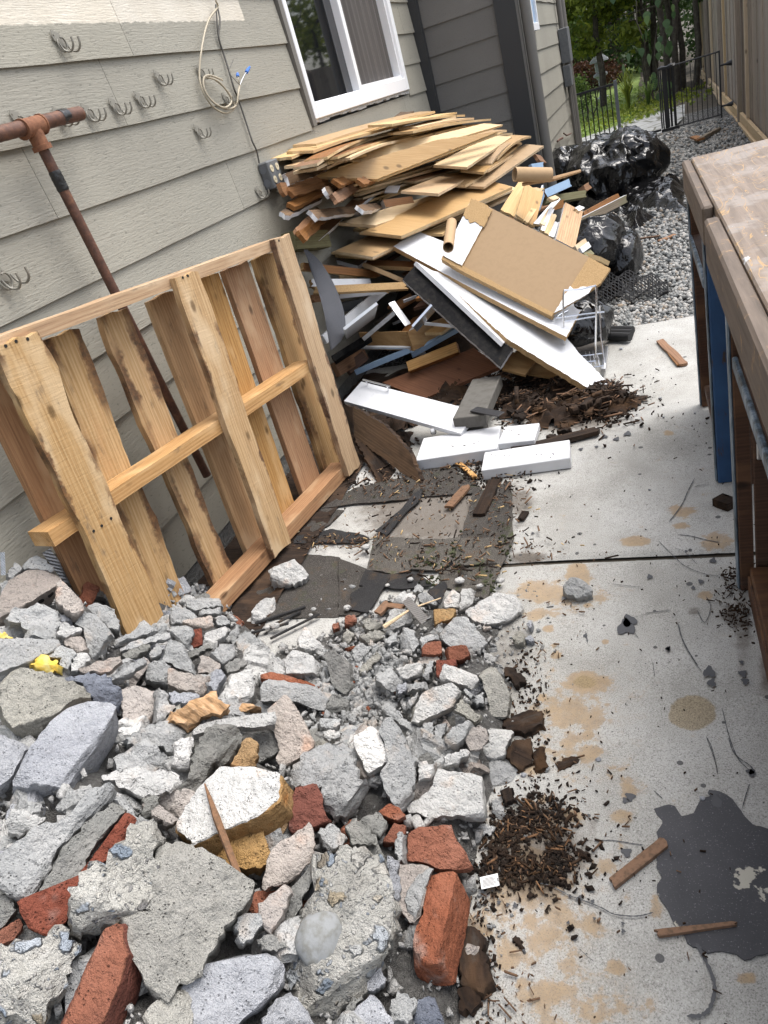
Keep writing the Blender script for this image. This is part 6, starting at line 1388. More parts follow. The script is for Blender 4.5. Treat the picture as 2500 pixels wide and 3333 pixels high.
# drawer box, slides and hardware in the hollow
plate('drawer_board', 'Z', '262,588 377,585 392,631 275,627', [((262, 588), 3.72), ((392, 631), 3.62), ((275, 627), 3.70)], .014, ['drawer_ply'], 'plywood drawer side with wavy grain in the hollow', 'drawer')
plate('drawer_board', 'Z', '378,585 480,545 492,582 394,631', [((378, 585), 3.62), ((492, 582), 3.90), ((394, 631), 3.60)], .014, ['drawer_ply'], 'light brown drawer side facing right in the hollow', 'drawer')
panel('drawer_slide', 'T', (640, 700), (645, 712), (975, 715), 3.06, 3.02, .012, ['steel_white'], 'white metal drawer slide under the drawer', cat='slide', wmin=.014)
panel('batten', 'T', (945, 795), (960, 858), (1285, 730), 2.95, 2.98, .03, ['pine_board', 'board_brown'], 'short raw batten on the red-brown board', cat='batten')
panel('blue_batten', 'T', (610, 860), (620, 882), (975, 735), 2.98, 3.02, .03, ['blue_panel', 'blue_panel'], 'blue painted batten, left one in the hollow', cat='batten', wmin=.03); panel('blue_batten', 'T', (980, 745), (990, 768), (1290, 600), 3.03, 3.15, .02, ['blue_panel', 'blue_panel'], 'blue painted batten, right one in the hollow', cat='batten', wmin=.03)
panel('old_board', 'T', (490, 830), (520, 885), (700, 770), 3.0, 3.1, .03, ['board_brown'], 'dark brown board end beside the pallet corner', cat='board', wmin=.08); panel('old_board', 'T', (545, 820), (585, 870), (700, 780), 2.97, 3.05, .05, ['bench_dark'], 'darker board end next to the brown one', cat='board', wmin=.06)
panel('metal_slide', 'T', (410, 640), (430, 675), (830, 340), 3.05, 3.3, .02, ['steel_white'], 'white metal drawer slide slanting up behind the grey mat', cat='slide', wmin=.05); panel('metal_slide', 'T', (545, 590), (560, 650), (740, 510), 3.0, 3.08, .012, ['steel_white', 'steel_white'], 'white drawer rail with a towel bar', cat='slide', wmin=.05)
panel('metal_slide', 'T', (655, 640), (672, 660), (885, 480), 2.96, 3.02, .006, ['zinc'], 'bright steel bar slanting to the bracket', cat='bar', wmin=.02)
br_ = panel('steel_bracket', 'T', (830, 415), (868, 398), (975, 545), 3.0, 2.95, .004, ['zinc'], 'flat steel bracket plate with two holes in the hollow', cat='bracket', wmin=.02)
for x, y in ((857, 418), (935, 518)):
    q = P3('T', (x, y), 3.56); MB().tube([q, q + ray(*px('T', x, y)) * .01], .004, 8).build('screw_hole', 'dark_hole', br_)
panel('black_slide', 'T', (465, 770), (480, 790), (720, 640), 2.92, 3.0, .03, ['black_paint'], 'black metal runner under the steel bar', cat='runner', wmin=.04); panel('black_slide', 'T', (530, 420), (540, 470), (680, 440), 3.1, 3.15, .03, ['iron_black'], 'black plastic runner end behind the grey mat', cat='runner', wmin=.05)
panel('angle_iron', 'T', (990, 570), (1015, 600), (1135, 465), 2.85, 2.9, .01, ['chrome'], 'shiny angle bracket below the black board', cat='bracket', wmin=.03); panel('angle_iron', 'T', (1060, 538), (1062, 556), (1255, 575), 2.9, 2.85, .006, ['steel_white'], 'thin white bar running to the black board', cat='bar', wmin=.015); panel('angle_iron', 'T', (928, 395), (930, 412), (1015, 378), 3.2, 3.25, .006, ['steel_white'], 'small white bar at the back of the hollow', cat='bar', wmin=.015)
for A, B, F, a, b_, m_, lab in [((445, 130), (630, 172), (690, 130), 3.35, 3.45, ('board_grey', 'white_paint'), 'torn grey board end under the lowest plank'), ((690, 130), (660, 165), (1010, 180), 3.35, 3.3, ('board_brown', 'particle'), 'chipboard strip below the lowest plank'), ((655, 172), (750, 215), (955, 298), 3.3, 3.15, ('particle', 'mdf'), 'curved brown hardboard strip behind the black board'), ((265, 150), (270, 200), (780, 250), 3.3, 3.3, ('board_brown', 'particle'), 'brown board behind the top of the grey mat'),
                                ((495, 280), (500, 235), (630, 235), 3.2, 3.25, ('ply_raw', 'ply_raw'), 'light tan block with slots on the broken boards'), ((320, 285), (325, 305), (735, 300), 3.18, 3.2, ('melamine', 'particle'), 'white edged chipboard strip under the tan block'), ((330, 320), (335, 350), (980, 318), 3.15, 3.12, ('particle', 'particle'), 'long chipboard strip across the hollow'), ((500, 360), (505, 385), (830, 350), 3.1, 3.1, ('white_paint', 'particle'), 'splintered white edged strip across the hollow'), ((340, 380), (345, 410), (520, 385), 3.1, 3.12, ('board_brown', 'board_brown'), 'brown strip behind the grey mat'), ((540, 520), (560, 545), (770, 420), 3.1, 3.25, ('drawer_ply', 'drawer_ply'), 'brown ply strip behind the white slide')]:
    panel('broken_strip', 'T', A, B, F, a, b_, .02, list(m_), lab, cat='strip', wmin=.04, jag=(.01, .02))
# grey rubber mat: a bent sheet
Lm = [P3('T', q, d_) for q, d_ in zip(pts('285,62 320,190 370,330 410,480 430,600 452,722'), (3.5, 3.42, 3.34, 3.28, 3.26, 3.24))]; Rm = [P3('T', q, d_) for q, d_ in zip(pts('300,64 390,150 475,290 535,450 550,580 520,660'), (3.53, 3.5, 3.46, 3.42, 3.38, 3.32))]
Ls, Rs = spline(Lm, 5), spline(Rm, 5); V = []; F = []; nn_ = 8
for a, b_ in zip(Ls, Rs):
    for j in range(nn_ + 1):
        t = j / nn_; V.append(a + (b_ - a) * t + np.array([0, -.03, .0]) * math.sin(t * math.pi))
for i in range(len(Ls) - 1):
    for j in range(nn_): a = i * (nn_ + 1) + j; F.append((a, a + 1, a + nn_ + 2, a + nn_ + 1))
k = len(V); V2 = [p + np.array([-.002, .004, 0]) for p in V]; F2 = [tuple(i + k for i in q[::-1]) for q in F]
obj('rubber_mat', mesh('rubber_mat', np.array(V + V2), F + F2, 'rubber_mat', smooth_=True), label='curled dark grey dimpled rubber mat beside the pallet', cat='mat')
# white cabinet door with bar handle
A, B, F = (522, 890), (540, 1050), (1300, 1262)
door = panel('cupboard_leaf', 'T', A, B, F, 3.02, 2.78, .02, ['melamine', 'melamine'], 'white cabinet door with a steel bar handle lying askew by the pallet', cat='cabinet door', dA=3.20, ds=1., wmin=.14, wmax=.22, slots=(0, 1, 1))
DM = np.array(WM[door.name]); dpt = lambda x, y, z: DM[:3, :3] @ np.array([x, y, z]) + DM[:3, 3]
dW = max(v_.co.y for v_ in door.data.vertices); sg = 1 if dpt(0, dW, 0)[1] > dpt(0, -dW, 0)[1] else -1
MB().tube([dpt(.03, sg * (dW - .012), .03), dpt(.20, sg * (dW - .012), .03)], .005, 10).build('bar_handle', 'chrome', door, 40)
for x in (.05, .18): MB().tube([dpt(x, sg * (dW - .012), .0), dpt(x, sg * (dW - .012), .03)], .004, 8).build('handle_post', 'chrome', door, 40)
for x in (.12, .52):
    q = dpt(x, -sg * (dW - .004), -.035); MB().box(q + np.array([-.012, -.012, -.018]), q + np.array([.012, .008, .016]), bev=.003).build('hinge', 'chrome', door)
# white boxed boards
def block(name, pan, tl, tr, br, bl, z, hgt, mats, label, cat='board'):
    a = [hz(*px(pan, *q), z) for q in (bl, br, tr, tl)]
    ex = a[1] - a[0]; L = np.linalg.norm(ex); ex /= L; ey = a[3] - a[0]; ey -= ex * np.dot(ey, ex); W = np.linalg.norm(ey); ey /= W
    m_ = MB().box((0, 0, -hgt), (L, W, 0), bev=.003); return obj(name, mesh(name, m_.v, m_.f, mats), None, frame(a[0], ex, ey, np.cross(ex, ey)), label=label, cat=cat)
block('white_board', 'Q', (640, 730), (985, 680), (992, 772), (625, 828), .060, .052, 'white_paint', 'white painted board on the litter, left one of the two long blocks')
block('white_board', 'Q', (988, 680), (1155, 660), (1160, 735), (995, 752), .050, .03, 'white_paint', 'white painted board behind the left long block')
block('white_board', 'Q', (942, 790), (1305, 738), (1320, 815), (920, 872), .052, .048, 'white_paint', 'white painted board nearest the camera, on the concrete')
block('stone_block', 'Q', (885, 462), (1005, 512), (935, 622), (792, 640), .13, .055, 'sidetile', 'dark grey flat block lying in the brown litter', 'block'); block('stone_block', 'Q', (800, 645), (935, 622), (930, 670), (800, 690), .06, .06, 'sidetile', 'dark grey block under the flat one', 'block')
block('black_bracket', 'Q', (880, 580), (1000, 600), (995, 630), (868, 605), .14, .004, 'iron_black', 'small black metal plate with holes on the grey block', 'bracket')
# rotten plywood box beside the pallet corner
pb_ = thing('rotten_plywood', 'rotten delaminating plywood box standing by the pallet corner', 'plywood', P3('Q', (400, 800), ('z', .0)))
plate('sheet', 'Q', '340,585 480,660 600,790 630,870 655,935 560,880 345,718', [((345, 718), 2.86), ((655, 935), 2.47), ((340, 585), 2.94)], .022, ['plywood_old', 'rotten'], parent=pb_, jit=.006)
plate('sheet', 'Q', '270,642 302,578 341,588 345,718', [((270, 642), 3.0), ((345, 718), 2.85), ((341, 588), 2.93)], .02, ['rotten'], parent=pb_, jit=.004)
plate('sheet', 'Q', '350,725 480,968 520,930 560,885 430,770', [((350, 725), 2.83), ((480, 968), 2.46), ((560, 885), 2.62)], .018, ['rotten'], parent=pb_, jit=.006)
# wire rack
rk = thing('wire_rack', 'chrome wire rack standing in front of a black bag at the slab edge', 'rack', P3('V', (780, 1480), ('z', 0)))
zr = 3.42
def rp_(x, y, d_=0.): return P3('V', (x, y), zr + d_)
MB().tube(spline([rp_(675, 1360), rp_(668, 1200), rp_(668, 1010), rp_(690, 990), rp_(780, 985), rp_(860, 965), rp_(882, 985), rp_(880, 1200), rp_(876, 1430)], 4), .0045, 7).build('hoop', 'chrome', rk, 40)
for s, d_ in (('618,1170 760,1150 935,1130', .02), ('680,1190 800,1172 880,1160', .0), ('750,1420 850,1410 920,1400', .05), ('720,1460 800,1455 880,1450', .0), ('800,1500 870,1490 930,1480', -.05)):
    MB().tube([rp_(x, y, d_) for x, y in pts(s)], .004, 6).build('cross_wire', 'chrome', rk, 40)
MB().tube([rp_(618, 1172, .02), rp_(640, 1150, .1), rp_(700, 1120, .15)], .004, 6).build('side_wire', 'chrome', rk, 40); MB().tube([rp_(905, 1090, .1), rp_(912, 1300, .1), rp_(942, 1505, .0)], .004, 6).build('side_wire', 'chrome', rk, 40)
for k in range(6): MB().tube([rp_(760 + 25 * k, 1390, .1), rp_(775 + 26 * k, 1500 - 2 * k, -.03)], .003, 6).build('base_wire', 'chrome', rk, 40)
MB().box(P3('V', (935, 1500), 3.42) - np.array([.01, .05, .0]), P3('V', (935, 1500), 3.42) + np.array([.008, .25, .02])).build('base_rail', 'zinc', rk)

# ---------------------------------------------------------------- black bags
def bag(c, r, label, seed, knot=None, name='black_bag', fr=1.):
    v, f = blob_base(5); s = np.array(r); p = v * s
    w = p + .08 * np.stack([fbm(p * 4 + 3, seed), fbm(p * 4 + 9, seed + 1), fbm(p * 4 + 15, seed + 2)], 1)
    rid = 1 - np.abs(vnoise(w * np.array([4.6, 4.6, 2.6]) * fr + seed, seed)) ; rid2 = 1 - np.abs(vnoise(w * np.array([9, 9, 4.5]) * fr + seed, seed + 4)); rid3 = 1 - np.abs(vnoise(w * 36 * fr + seed, seed + 6))
    low = fbm(p * 2.2 / max(r) * .35 + seed, seed + 9, 2)
    k = 1 + .26 * low + .24 * (rid ** 2 - .5) + .085 * (rid2 ** 2 - .5) + .006 * (rid3 ** 2 - .4)
    q = v * k[:, None] * s
    q[:, 2] = np.where(q[:, 2] < -r[2] * .55, -r[2] * .55 + (q[:, 2] + r[2] * .55) * .15, q[:, 2])
    c = np.asarray(c, float)
    return obj(name, mesh(name, q, f, 'bag_black', smooth_=True), None, Matrix.Translation(Vector(c)), label=label, cat='bag')
def bag_at(pan, x, y, dep, wpx, hpx, dpt, label, seed, **k):
    c = P3(pan, (x, y), dep); sc = dep / (FPX * .80) / PAN[pan][2]
    return bag(c, (wpx * sc, dpt, hpx * sc), label, seed, **k)
bag_at('V', 695, 215, 8.2, 120, 115, .38, 'black plastic bag against the house wall, left of the big one', 31)
bag_at('V', 1000, 190, 7.8, 215, 150, .6, 'biggest black plastic bag on the gravel by the gate', 32)
bag_at('V', 1110, 110, 7.7, 110, 85, .35, 'gathered top of black plastic heaped on the biggest bag', 33)
def plastic(pan, s, zc, hgt, label, seed, dens=5.):
    """loose plastic film lying in folds inside the outline s (ground points)"""
    P = np.array([hz(*px(pan, *q), zc)[:2] for q in pts(s)]); lo, hi = P.min(0), P.max(0)
    v, f = grid(lo[0], hi[0], lo[1], hi[1], 90, 90, lambda x, y: x * 0)
    ins = np.zeros(len(v), bool); dm = np.full(len(v), 9.)
    for (ax, ay), (bx_, by_) in zip(P, np.roll(P, -1, 0)):
        ins ^= ((ay > v[:, 1]) != (by_ > v[:, 1])) & (v[:, 0] < (bx_ - ax) * (v[:, 1] - ay) / (by_ - ay + 1e-12) + ax)
        dx, dy = bx_ - ax, by_ - ay; t = np.clip(((v[:, 0] - ax) * dx + (v[:, 1] - ay) * dy) / (dx * dx + dy * dy), 0, 1); dm = np.minimum(dm, np.hypot(v[:, 0] - ax - t * dx, v[:, 1] - ay - t * dy))
    w = v * dens * np.array([1, .45, 0]) + .5 * np.stack([fbm(v * 6, seed), fbm(v * 6 + 9, seed + 1), v[:, 0] * 0], 1)
    r1 = (1 - np.abs(vnoise(w, seed))) ** 2; r2 = (1 - np.abs(vnoise(w * 2.6 + 4, seed + 3))) ** 2
    v[:, 2] = gz(v[:, 0], v[:, 1]) + .012 + hgt * smooth(0, .16, np.where(ins, dm, 0)) * (.45 + .42 * r1 + .10 * r2 + .35 * fbm(v * 2.2, seed + 8, 2))
    k = ins[f[:, 0]] & ins[f[:, 2]]
    return obj('plastic_film', mesh('plastic_film', v, f[k], 'bag_black', smooth_=True), label=label, cat='plastic')
plastic('V', '880,330 960,300 1100,290 1240,310 1400,260 1500,262 1500,452 1300,455 1080,450 930,420', .05, .15, 'loose black plastic sheet trailing across the gravel to the workbench', 34)
plastic('V', '700,310 830,290 960,380 1100,440 1060,470 900,480 720,470', .05, .18, 'black plastic lying under the grey battens', 36)
plastic('V', '1040,470 1120,445 1250,470 1280,500 1180,590 1080,600 1050,550', .03, .20, 'small crumpled black plastic heap on the gravel', 37, 9.)
plastic('V', '900,870 1010,830 1120,850 1180,900 1130,1000 1000,1040 880,1040', .02, .16, 'black film spilling from the bags onto the gravel', 42, 7.)
bag_at('V', 890, 700, 4.8, 120, 130, .25, 'full black bag right behind the brown panel', 38)
bag_at('V', 1060, 760, 4.9, 90, 120, .22, 'black bag with a shiny collar behind the brown panel', 39)
bag_at('V', 790, 1200, 3.72, 165, 135, .16, 'black bag hanging behind the chrome wire rack', 40)
bag_at('V', 925, 1250, 3.75, 40, 60, .08, 'small twist of black plastic right of the wire rack', 41, fr=1.8)
# net and roll of black mesh
m_ = MB()
ctl = [P3('V', q, d_) for q, d_ in zip(pts('900,1000 980,930 1100,900 1210,900 1340,940'), (4.4, 4.4, 4.4, 4.4, 4.4))]
net = thing('black_netting', 'black plastic netting spread on the gravel beside the bags', 'netting', P3('V', (1100, 1000), 3.7))
A1 = spline([P3('V', q, ('z', z)) for q, z in zip(pts('930,900 1050,880 1200,890 1345,930'), (.14, .12, .09, .04))], 6); A2 = spline([P3('V', q, ('z', z)) for q, z in zip(pts('900,1040 1050,1040 1200,1030 1350,1015'), (.05, .03, .02, .015))], 6)
for i, (a, b_) in enumerate(zip(A1, A2)): m_.tube([a + (b_ - a) * t + np.array([0, 0, .02 * math.sin(t * 9 + i)]) for t in np.linspace(0, 1, 7)], .0035, 4)
for t in np.linspace(0, 1, 14): m_.tube([a + (b_ - a) * t + np.array([0, 0, .02 * math.sin(t * 9 + i)]) for i, (a, b_) in enumerate(zip(A1, A2))], .0035, 4)
m_.build('mesh_strands', 'net', net)
for k in range(3): MB().tube([P3('V', (955, 1245 + 22 * k), ('z', .03)), P3('V', (1040, 1247 + 22 * k), ('z', .03)), P3('V', (1120 - 8 * k, 1250 + 22 * k), ('z', .03))], .022, 9).build('net_roll', 'net', net, 40)
# timbers on the right of the pile
for A, B, F, a, b_, T, m_, lab in [((785, 545), (790, 570), (1092, 412), 4.3, 4.9, .02, ('board_grey', 'melamine'), 'grey white-edged board pointing at the workbench'), ((800, 500), (810, 530), (1050, 395), 4.4, 4.95, .04, ('board_brown', 'board_brown'), 'brown rotten board on the grey one'), ((860, 560), (950, 595), (955, 560), 4.25, 4.4, .08, ('treated', 'treated'), 'grey green timber end beside the full black bag'),
                                   ((545, 400), (550, 425), (840, 378), 4.7, 4.9, .05, ('treated', 'treated'), 'long grey green timber between planks and bags'), ((540, 335), (560, 385), (725, 310), 4.6, 4.9, .02, ('blue_panel', 'board_brown'), 'pale blue panel half under the planks'), ((460, 180), (470, 215), (555, 200), 4.6, 4.8, .02, ('blue_panel', 'blue_panel'), 'pale blue panel behind the long cardboard tube'), ((505, 400), (515, 470), (548, 370), 4.2, 4.4, .01, ('blue_panel', 'melamine'), 'narrow pale blue panel standing behind the short planks'),
                                   ((590, 430), (600, 470), (700, 440), 4.5, 4.6, .04, ('board_brown', 'treated'), 'brown timber offcut among the strips'), ((800, 320), (815, 345), (860, 318), 5.2, 5.3, .05, ('board_brown', 'board_brown'), 'brown wood lump on the black plastic'), ((480, 100), (520, 150), (560, 160), 4.9, 5.1, .02, ('board_brown', 'board_brown'), 'dark board end at the top right of the pile')]:
    panel('timber', 'V', A, B, F, a, b_, T, list(m_), lab, cat='timber', wmin=.05, jag=(.01, .02))
# ---------------------------------------------------------------- roofing scraps on the ground
def sheet(name, pan, s, z, T, mat, label, cat='shingle', seed=0, rough=.004, group=None):
    P = np.array([hz(*px(pan, *q), z)[:2] for q in pts(s)])
    if np.sum(P[:, 0] * np.roll(P[:, 1], -1) - P[:, 1] * np.roll(P[:, 0], -1)) < 0: P = P[::-1]
    seg = np.linalg.norm(np.roll(P, -1, 0) - P, axis=1); per = seg.sum(); m = int(np.clip(per / .012, 24, 160))
    cs = np.concatenate([[0], np.cumsum(seg)]); t = np.linspace(0, per, m, endpoint=False); Pc = np.concatenate([P, P[:1]])
    B = np.stack([np.interp(t, cs, Pc[:, i]) for i in (0, 1)], 1); c = B.mean(0)
    B = B + (rough * fbm(np.column_stack([B * 28, np.full(m, seed)]), seed, 3))[:, None] * (B - c) / (np.linalg.norm(B - c, axis=1)[:, None] + 1e-6)
    V = [np.array([[c[0], c[1], 0]])]; rings = (.3, .6, .85, 1.)
    for a in rings: V.append(np.column_stack([c + (B - c) * a, np.zeros(m)]))
    V = np.concatenate(V); V[:, 2] = z + .004 * fbm(np.column_stack([V[:, :2] * 7, np.zeros(len(V))]), seed + 3, 2) * (0 if T < .002 else 1)
    n = len(V); low = V[-m:].copy(); low[:, 2] -= T; V = np.concatenate([V, low])
    F = [(0, 1 + j, 1 + (j + 1) % m) for j in range(m)]
    for i in range(4):
        a = 1 + i * m; F += [(a + j, a + m + j, a + m + (j + 1) % m, a + (j + 1) % m) for j in range(m)]
    o = np.array([c[0], c[1], 0])
    return obj(name, mesh(name, V - o, F, mat, smooth_=True, sharp=50), None, Matrix.Translation(Vector(o)), label=label, cat=cat, group=group), B
for i, (s, z, mt, lab) in enumerate([('-330,1080 0,975 305,1000 300,1380 -220,1400', .006, 'shingle_dark', 'dark granular roofing sheet in front of the pallet rail'), ('298,1010 480,1078 560,950 640,880 830,890 745,1092 620,1112 430,1370 298,1370', .010, 'shingle_dark', 'brownish roofing sheet at the middle of the litter'),
        ('520,868 832,884 752,1082 640,1112 478,1082', .015, 'shingle', 'grey shingle tab left of the mossy one'), ('828,888 1072,880 1000,1052 930,1092 758,1082', .016, 'shingle', 'grey shingle tab in the middle of the row'), ('1068,880 1362,880 1312,1042 1040,1062 1008,992', .015, 'shingle', 'grey shingle tab at the row end nearest the slab joint'),
        ('1040,1055 1312,1040 1225,1270 960,1190 930,1090', .010, 'shingle', 'mossy shingle below the row of tabs'), ('1150,600 1392,520 1402,800 1362,882 1070,882', .011, 'shingle_dark', 'dark gritty roofing piece beside the bright concrete'), ('1362,880 1402,800 1414,880 1240,1270 1190,1252 1312,1042', .018, 'shingle', 'narrow mossy shingle strip along the concrete edge'),
        ('0,872 250,818 420,850 495,880 470,908 10,912', .014, 'felt', 'flat dark felt strip by the pallet rail end'), ('528,832 620,760 700,690 770,600 830,558 812,640 740,702 600,862', .020, 'felt', 'curved dark felt strip lying across the bare concrete'), ('180,690 400,560 800,480 1200,560 1202,592 820,612 700,642 400,660', .012, 'shingle_dark', 'dark roofing strip below the rotten plywood'),
        ('368,1232 500,1158 622,1128 482,1352 370,1332', .020, 'felt', 'smooth black felt patch above the gravelly rubble'), ('858,1222 970,1148 992,1182 940,1302', .040, 'felt', 'small black felt corner sticking out of the rubble'), ('470,1080 620,1110 800,1095 900,1180 700,1200 420,1180', .017, 'felt', 'torn black felt between the shingle tabs and rubble'), ('700,470 1000,420 1180,540 900,560', .010, 'shingle_dark', 'gritty dark roofing scrap under the white boards'), ('-140,800 60,740 200,690 330,700 240,800 120,850 -20,960', .007, 'shingle_dark', 'dark roofing scrap tucked beside the pallet bottom rail')]):
    sheet('roofing_shingle', 'X', s, z, .005, mt, lab, 'shingle', i + 1)
for i in range(4):
    a = pts('0,560 330,450 60,600 300,480 100,660 420,500 -20,620 220,560')
    P = [hz(*px('B', *q), .012 + .003 * i) for q in a[2 * i:2 * i + 2]]
    MB().prism([(-.006, 0), (.006, 0), (.004, .004), (-.004, .004)], unit(np.cross(P[1] - P[0], Z3)), Z3, P[0], P[1] - P[0]).build('felt_strip', 'felt', label='thin curled black felt strip in front of the pallet foot', cat='felt', group='thin felt strips by the pallet')
v, f = grid(-1.775, -1.36, 1.5, 3.9, 20, 90, lambda x, y: x * 0)
v[:, 2] = .012 + .012 * fbm(v * 14, 12, 3)
obj('dark_litter', mesh('dark_litter', v, f, 'rotten', smooth_=True), label='dark wet litter on the ground behind the pallet', cat='litter', kind='stuff')  # dark uneven sheet covering the ground between pallet and wall
# ---------------------------------------------------------------- paint spill
o, B = sheet('paint_spill', 'H', '1030,370 1100,350 1150,360 1165,420 1260,390 1310,330 1420,315 1500,370 1560,450 1659,500 1740,560 1740,1170 1640,1190 1540,1210 1460,1160 1380,1165 1290,1120 1240,1110 1210,1050 1150,990 1110,900 1060,800 1050,700 1060,600 1090,540 1055,520 1100,460 1040,400', .0048, .003, 'paint_spill', 'large dark grey paint spill on the concrete at the right', 'spill', 3, .010)
me = o.data; co = np.zeros(len(me.vertices) * 3); me.vertices.foreach_get('co', co); co = co.reshape(-1, 3) + np.array(o.matrix_basis.translation)
at = me.attributes.new('wear', 'FLOAT', 'POINT'); w1 = hz(*px('H', 1560, 770))[:2]; 
wv_ = .9 * np.exp(-((co[:, :2] - w1) ** 2).sum(1) / .0035); nv = len(co); mm = (nv - 1) // 5; wv_[1 + 3 * mm:] = np.maximum(wv_[1 + 3 * mm:], .42); at.data.foreach_set('value', wv_.astype(np.float32))
def ribbon(pan, s, w, mat, z=.0045):
    P = spline([hz(*px(pan, *q), z) for q in pts(s)], 6); m_ = MB(); n = len(P); V = []
    for i, p in enumerate(P):
        t = unit(P[min(i + 1, n - 1)] - P[max(i - 1, 0)]); sd_ = np.cross(t, Z3); ww = w * (.35 + .65 * abs(math.sin(i * 1.3 + w * 900))) * (1 if 0 < i < n - 1 else .2)
        V += [p + sd_ * ww, p - sd_ * ww]
    return m_.add(V, [(2 * i, 2 * i + 1, 2 * i + 3, 2 * i + 2) for i in range(n - 1)])
for pan, s, w in [('H', '1270,1110 1320,1200 1370,1330 1350,1450 1300,1500 1220,1505', .006), ('H', '390,780 480,800 590,855 660,880 760,920 830,955 950,965 1040,945', .0025), ('H', '720,560 780,555 850,560 940,575 985,580', .002), ('H', '1330,0 1360,70 1390,200', .0015), ('H', '1445,0 1480,90 1570,160 1580,210', .002), ('H', '640,1140 680,1180 720,1210', .001), ('H', '1560,250 1540,310 1520,380', .002),
                  ('H', '1040,285 1090,330', .002), ('L', '90,1130 130,1170 180,1220 260,1290 380,1340 490,1360', .0022), ('L', '210,1085 300,1095 400,1120 490,1137', .003), ('L', '325,715 280,800 240,890 155,1005', .003), ('L', '190,1170 260,1200 340,1280', .0015), ('L', '215,1660 240,1760 290,1860 345,1945', .003), ('L', '300,1870 340,1940 370,1980', .0015), ('L', '400,1490 430,1560 390,1660 340,1580', .002),
                  ('F', '980,265 1060,275 1120,280', .0018), ('F', '1080,410 1150,390 1240,375', .0014), ('F', '1160,600 1170,670', .0014), ('F', '1460,800 1490,920 1530,1020 1590,1080', .0018), ('F', '1390,920 1430,1030 1440,1090', .0014), ('L', '320,775 360,762 410,762', .0025), ('L', '0,1600 90,1590 170,1585', .0015), ('F', '870,470 880,520', .003), ('F', '1070,460 1100,500', .0015)]:
    ribbon(pan, s, w * .62, 'spline_paint').build('drip_line', 'spline_paint', o)
for i, (pan, x, y, r) in enumerate([('H', 205, 890, 11), ('H', 253, 903, 10), ('H', 293, 905, 12), ('H', 127, 900, 7), ('H', 640, 870, 16), ('H', 712, 885, 11), ('H', 722, 978, 8), ('H', 875, 1005, 9), ('H', 877, 1045, 11), ('H', 590, 858, 9), ('H', 580, 1000, 9), ('H', 342, 1150, 8), ('H', 895, 620, 26), ('H', 915, 320, 26), ('H', 890, 340, 18), ('H', 1572, 188, 18), ('L', 420, 1985, 40), ('L', 435, 2055, 28), ('L', 640, 1995, 26), ('L', 655, 2045, 24), ('L', 365, 1392, 18), ('L', 30, 1360, 18), ('L', 315, 1432, 13), ('L', 445, 1255, 22), ('L', 150, 1835, 16), ('L', 630, 1920, 14), ('L', 270, 1195, 11), ('F', 1060, 425, 30), ('F', 1045, 452, 38), ('F', 870, 488, 9), ('F', 1228, 545, 11), ('F', 1585, 1080, 18), ('F', 1440, 1190, 36), ('X', 1530, 850, 10), ('Q', 1475, 720, 14), ('Q', 1580, 706, 16), ('Q', 1530, 730, 13), ('Q', 1370, 776, 9), ('Q', 1440, 765, 8)]):
    c = hz(*px(pan, x, y), .0046); rx = np.linalg.norm(hz(*px(pan, x + r, y), .0046) - c); n = 16
    V = [c + np.array([math.cos(a), math.sin(a) * (1.3 if pan in 'FLQX' else 1.), 0]) * rx * (1 + .25 * math.sin(3 * a + i) + .12 * math.sin(5 * a + 2 * i)) for a in np.linspace(0, 2 * math.pi, n, endpoint=False)]
    MB().add([c] + V, [(0, 1 + k, 1 + (k + 1) % n) for k in range(n)]).build('paint_drop', 'spline_paint', o)

# ---------------------------------------------------------------- sticks, splinters, rotten wood
def stick(pan, a, b_, w, t, label, mat='stick', name='stick', z=.008, sd_=1, group=None, taper=0.):
    A, B = hz(*px(pan, *a), z), hz(*px(pan, *b_), z); ex = unit(B - A); ey = unit(np.cross(Z3, ex)); L = np.linalg.norm(B - A)
    return obj(name, board_mesh(L, w, t, [mat], nx=10, ny=3, jag=(.004, .008), wob=w * .12, seed=sd_, taper=taper), None, frame(A + Z3 * t * .5, ex, ey, np.cross(ex, ey)), label=label, cat='stick', group=group)
stick('H', (810, 795), (1120, 545), .021, .010, 'flat brown lath lying half on the paint spill', sd_=3); stick('H', (1045, 1060), (1505, 1005), .011, .008, 'thin brown stick lying across the paint spill edge', sd_=4, taper=.3)
stick('N', (115, 1740), (320, 1940), .035, .012, 'brown split stick on the slab near the gravel', 'board_brown', sd_=5); stick('N', (270, 1940), (150, 1780), .02, .008, 'paler half of the split stick on the slab', 'board_brown', sd_=6)
stick('K', (1200, 940), (1325, 870), .06, .03, 'weathered batten lying on the far gravel by the fence', 'board_grey', z=.1, sd_=7); stick('K', (1150, 925), (1210, 940), .07, .02, 'rusty brown scrap beside the far batten', 'board_brown', z=.1, sd_=8); stick('N', (110, 950), (240, 895), .035, .015, 'orange brown bark scrap on the gravel near the workbench', 'board_brown', z=.02, sd_=9); stick('V', (1070, 665), (1300, 635), .02, .01, 'thin twig on the gravel beside the black bags', z=.03, sd_=10)
stick('Q', (1060, 790), (1455, 690), .05, .02, 'long splintered rotten board behind the nearest white board', 'rotten', z=.02, sd_=11); stick('X', (1045, 395), (1175, 500), .022, .01, 'small tan lath sticking out under the white board', 'pine_board', z=.015, sd_=12)
stick('X', (990, 690), (1120, 545), .035, .01, 'brown bark splinter on the bare concrete patch', 'stick', z=.02, sd_=13); stick('X', (1190, 740), (1290, 510), .05, .014, 'large dark wood splinter on the gritty roofing', 'rotten', z=.02, sd_=14); stick('X', (1450, 770), (1490, 710), .025, .01, 'small dark wood chip on the bright concrete', 'rotten', z=.012, sd_=15)
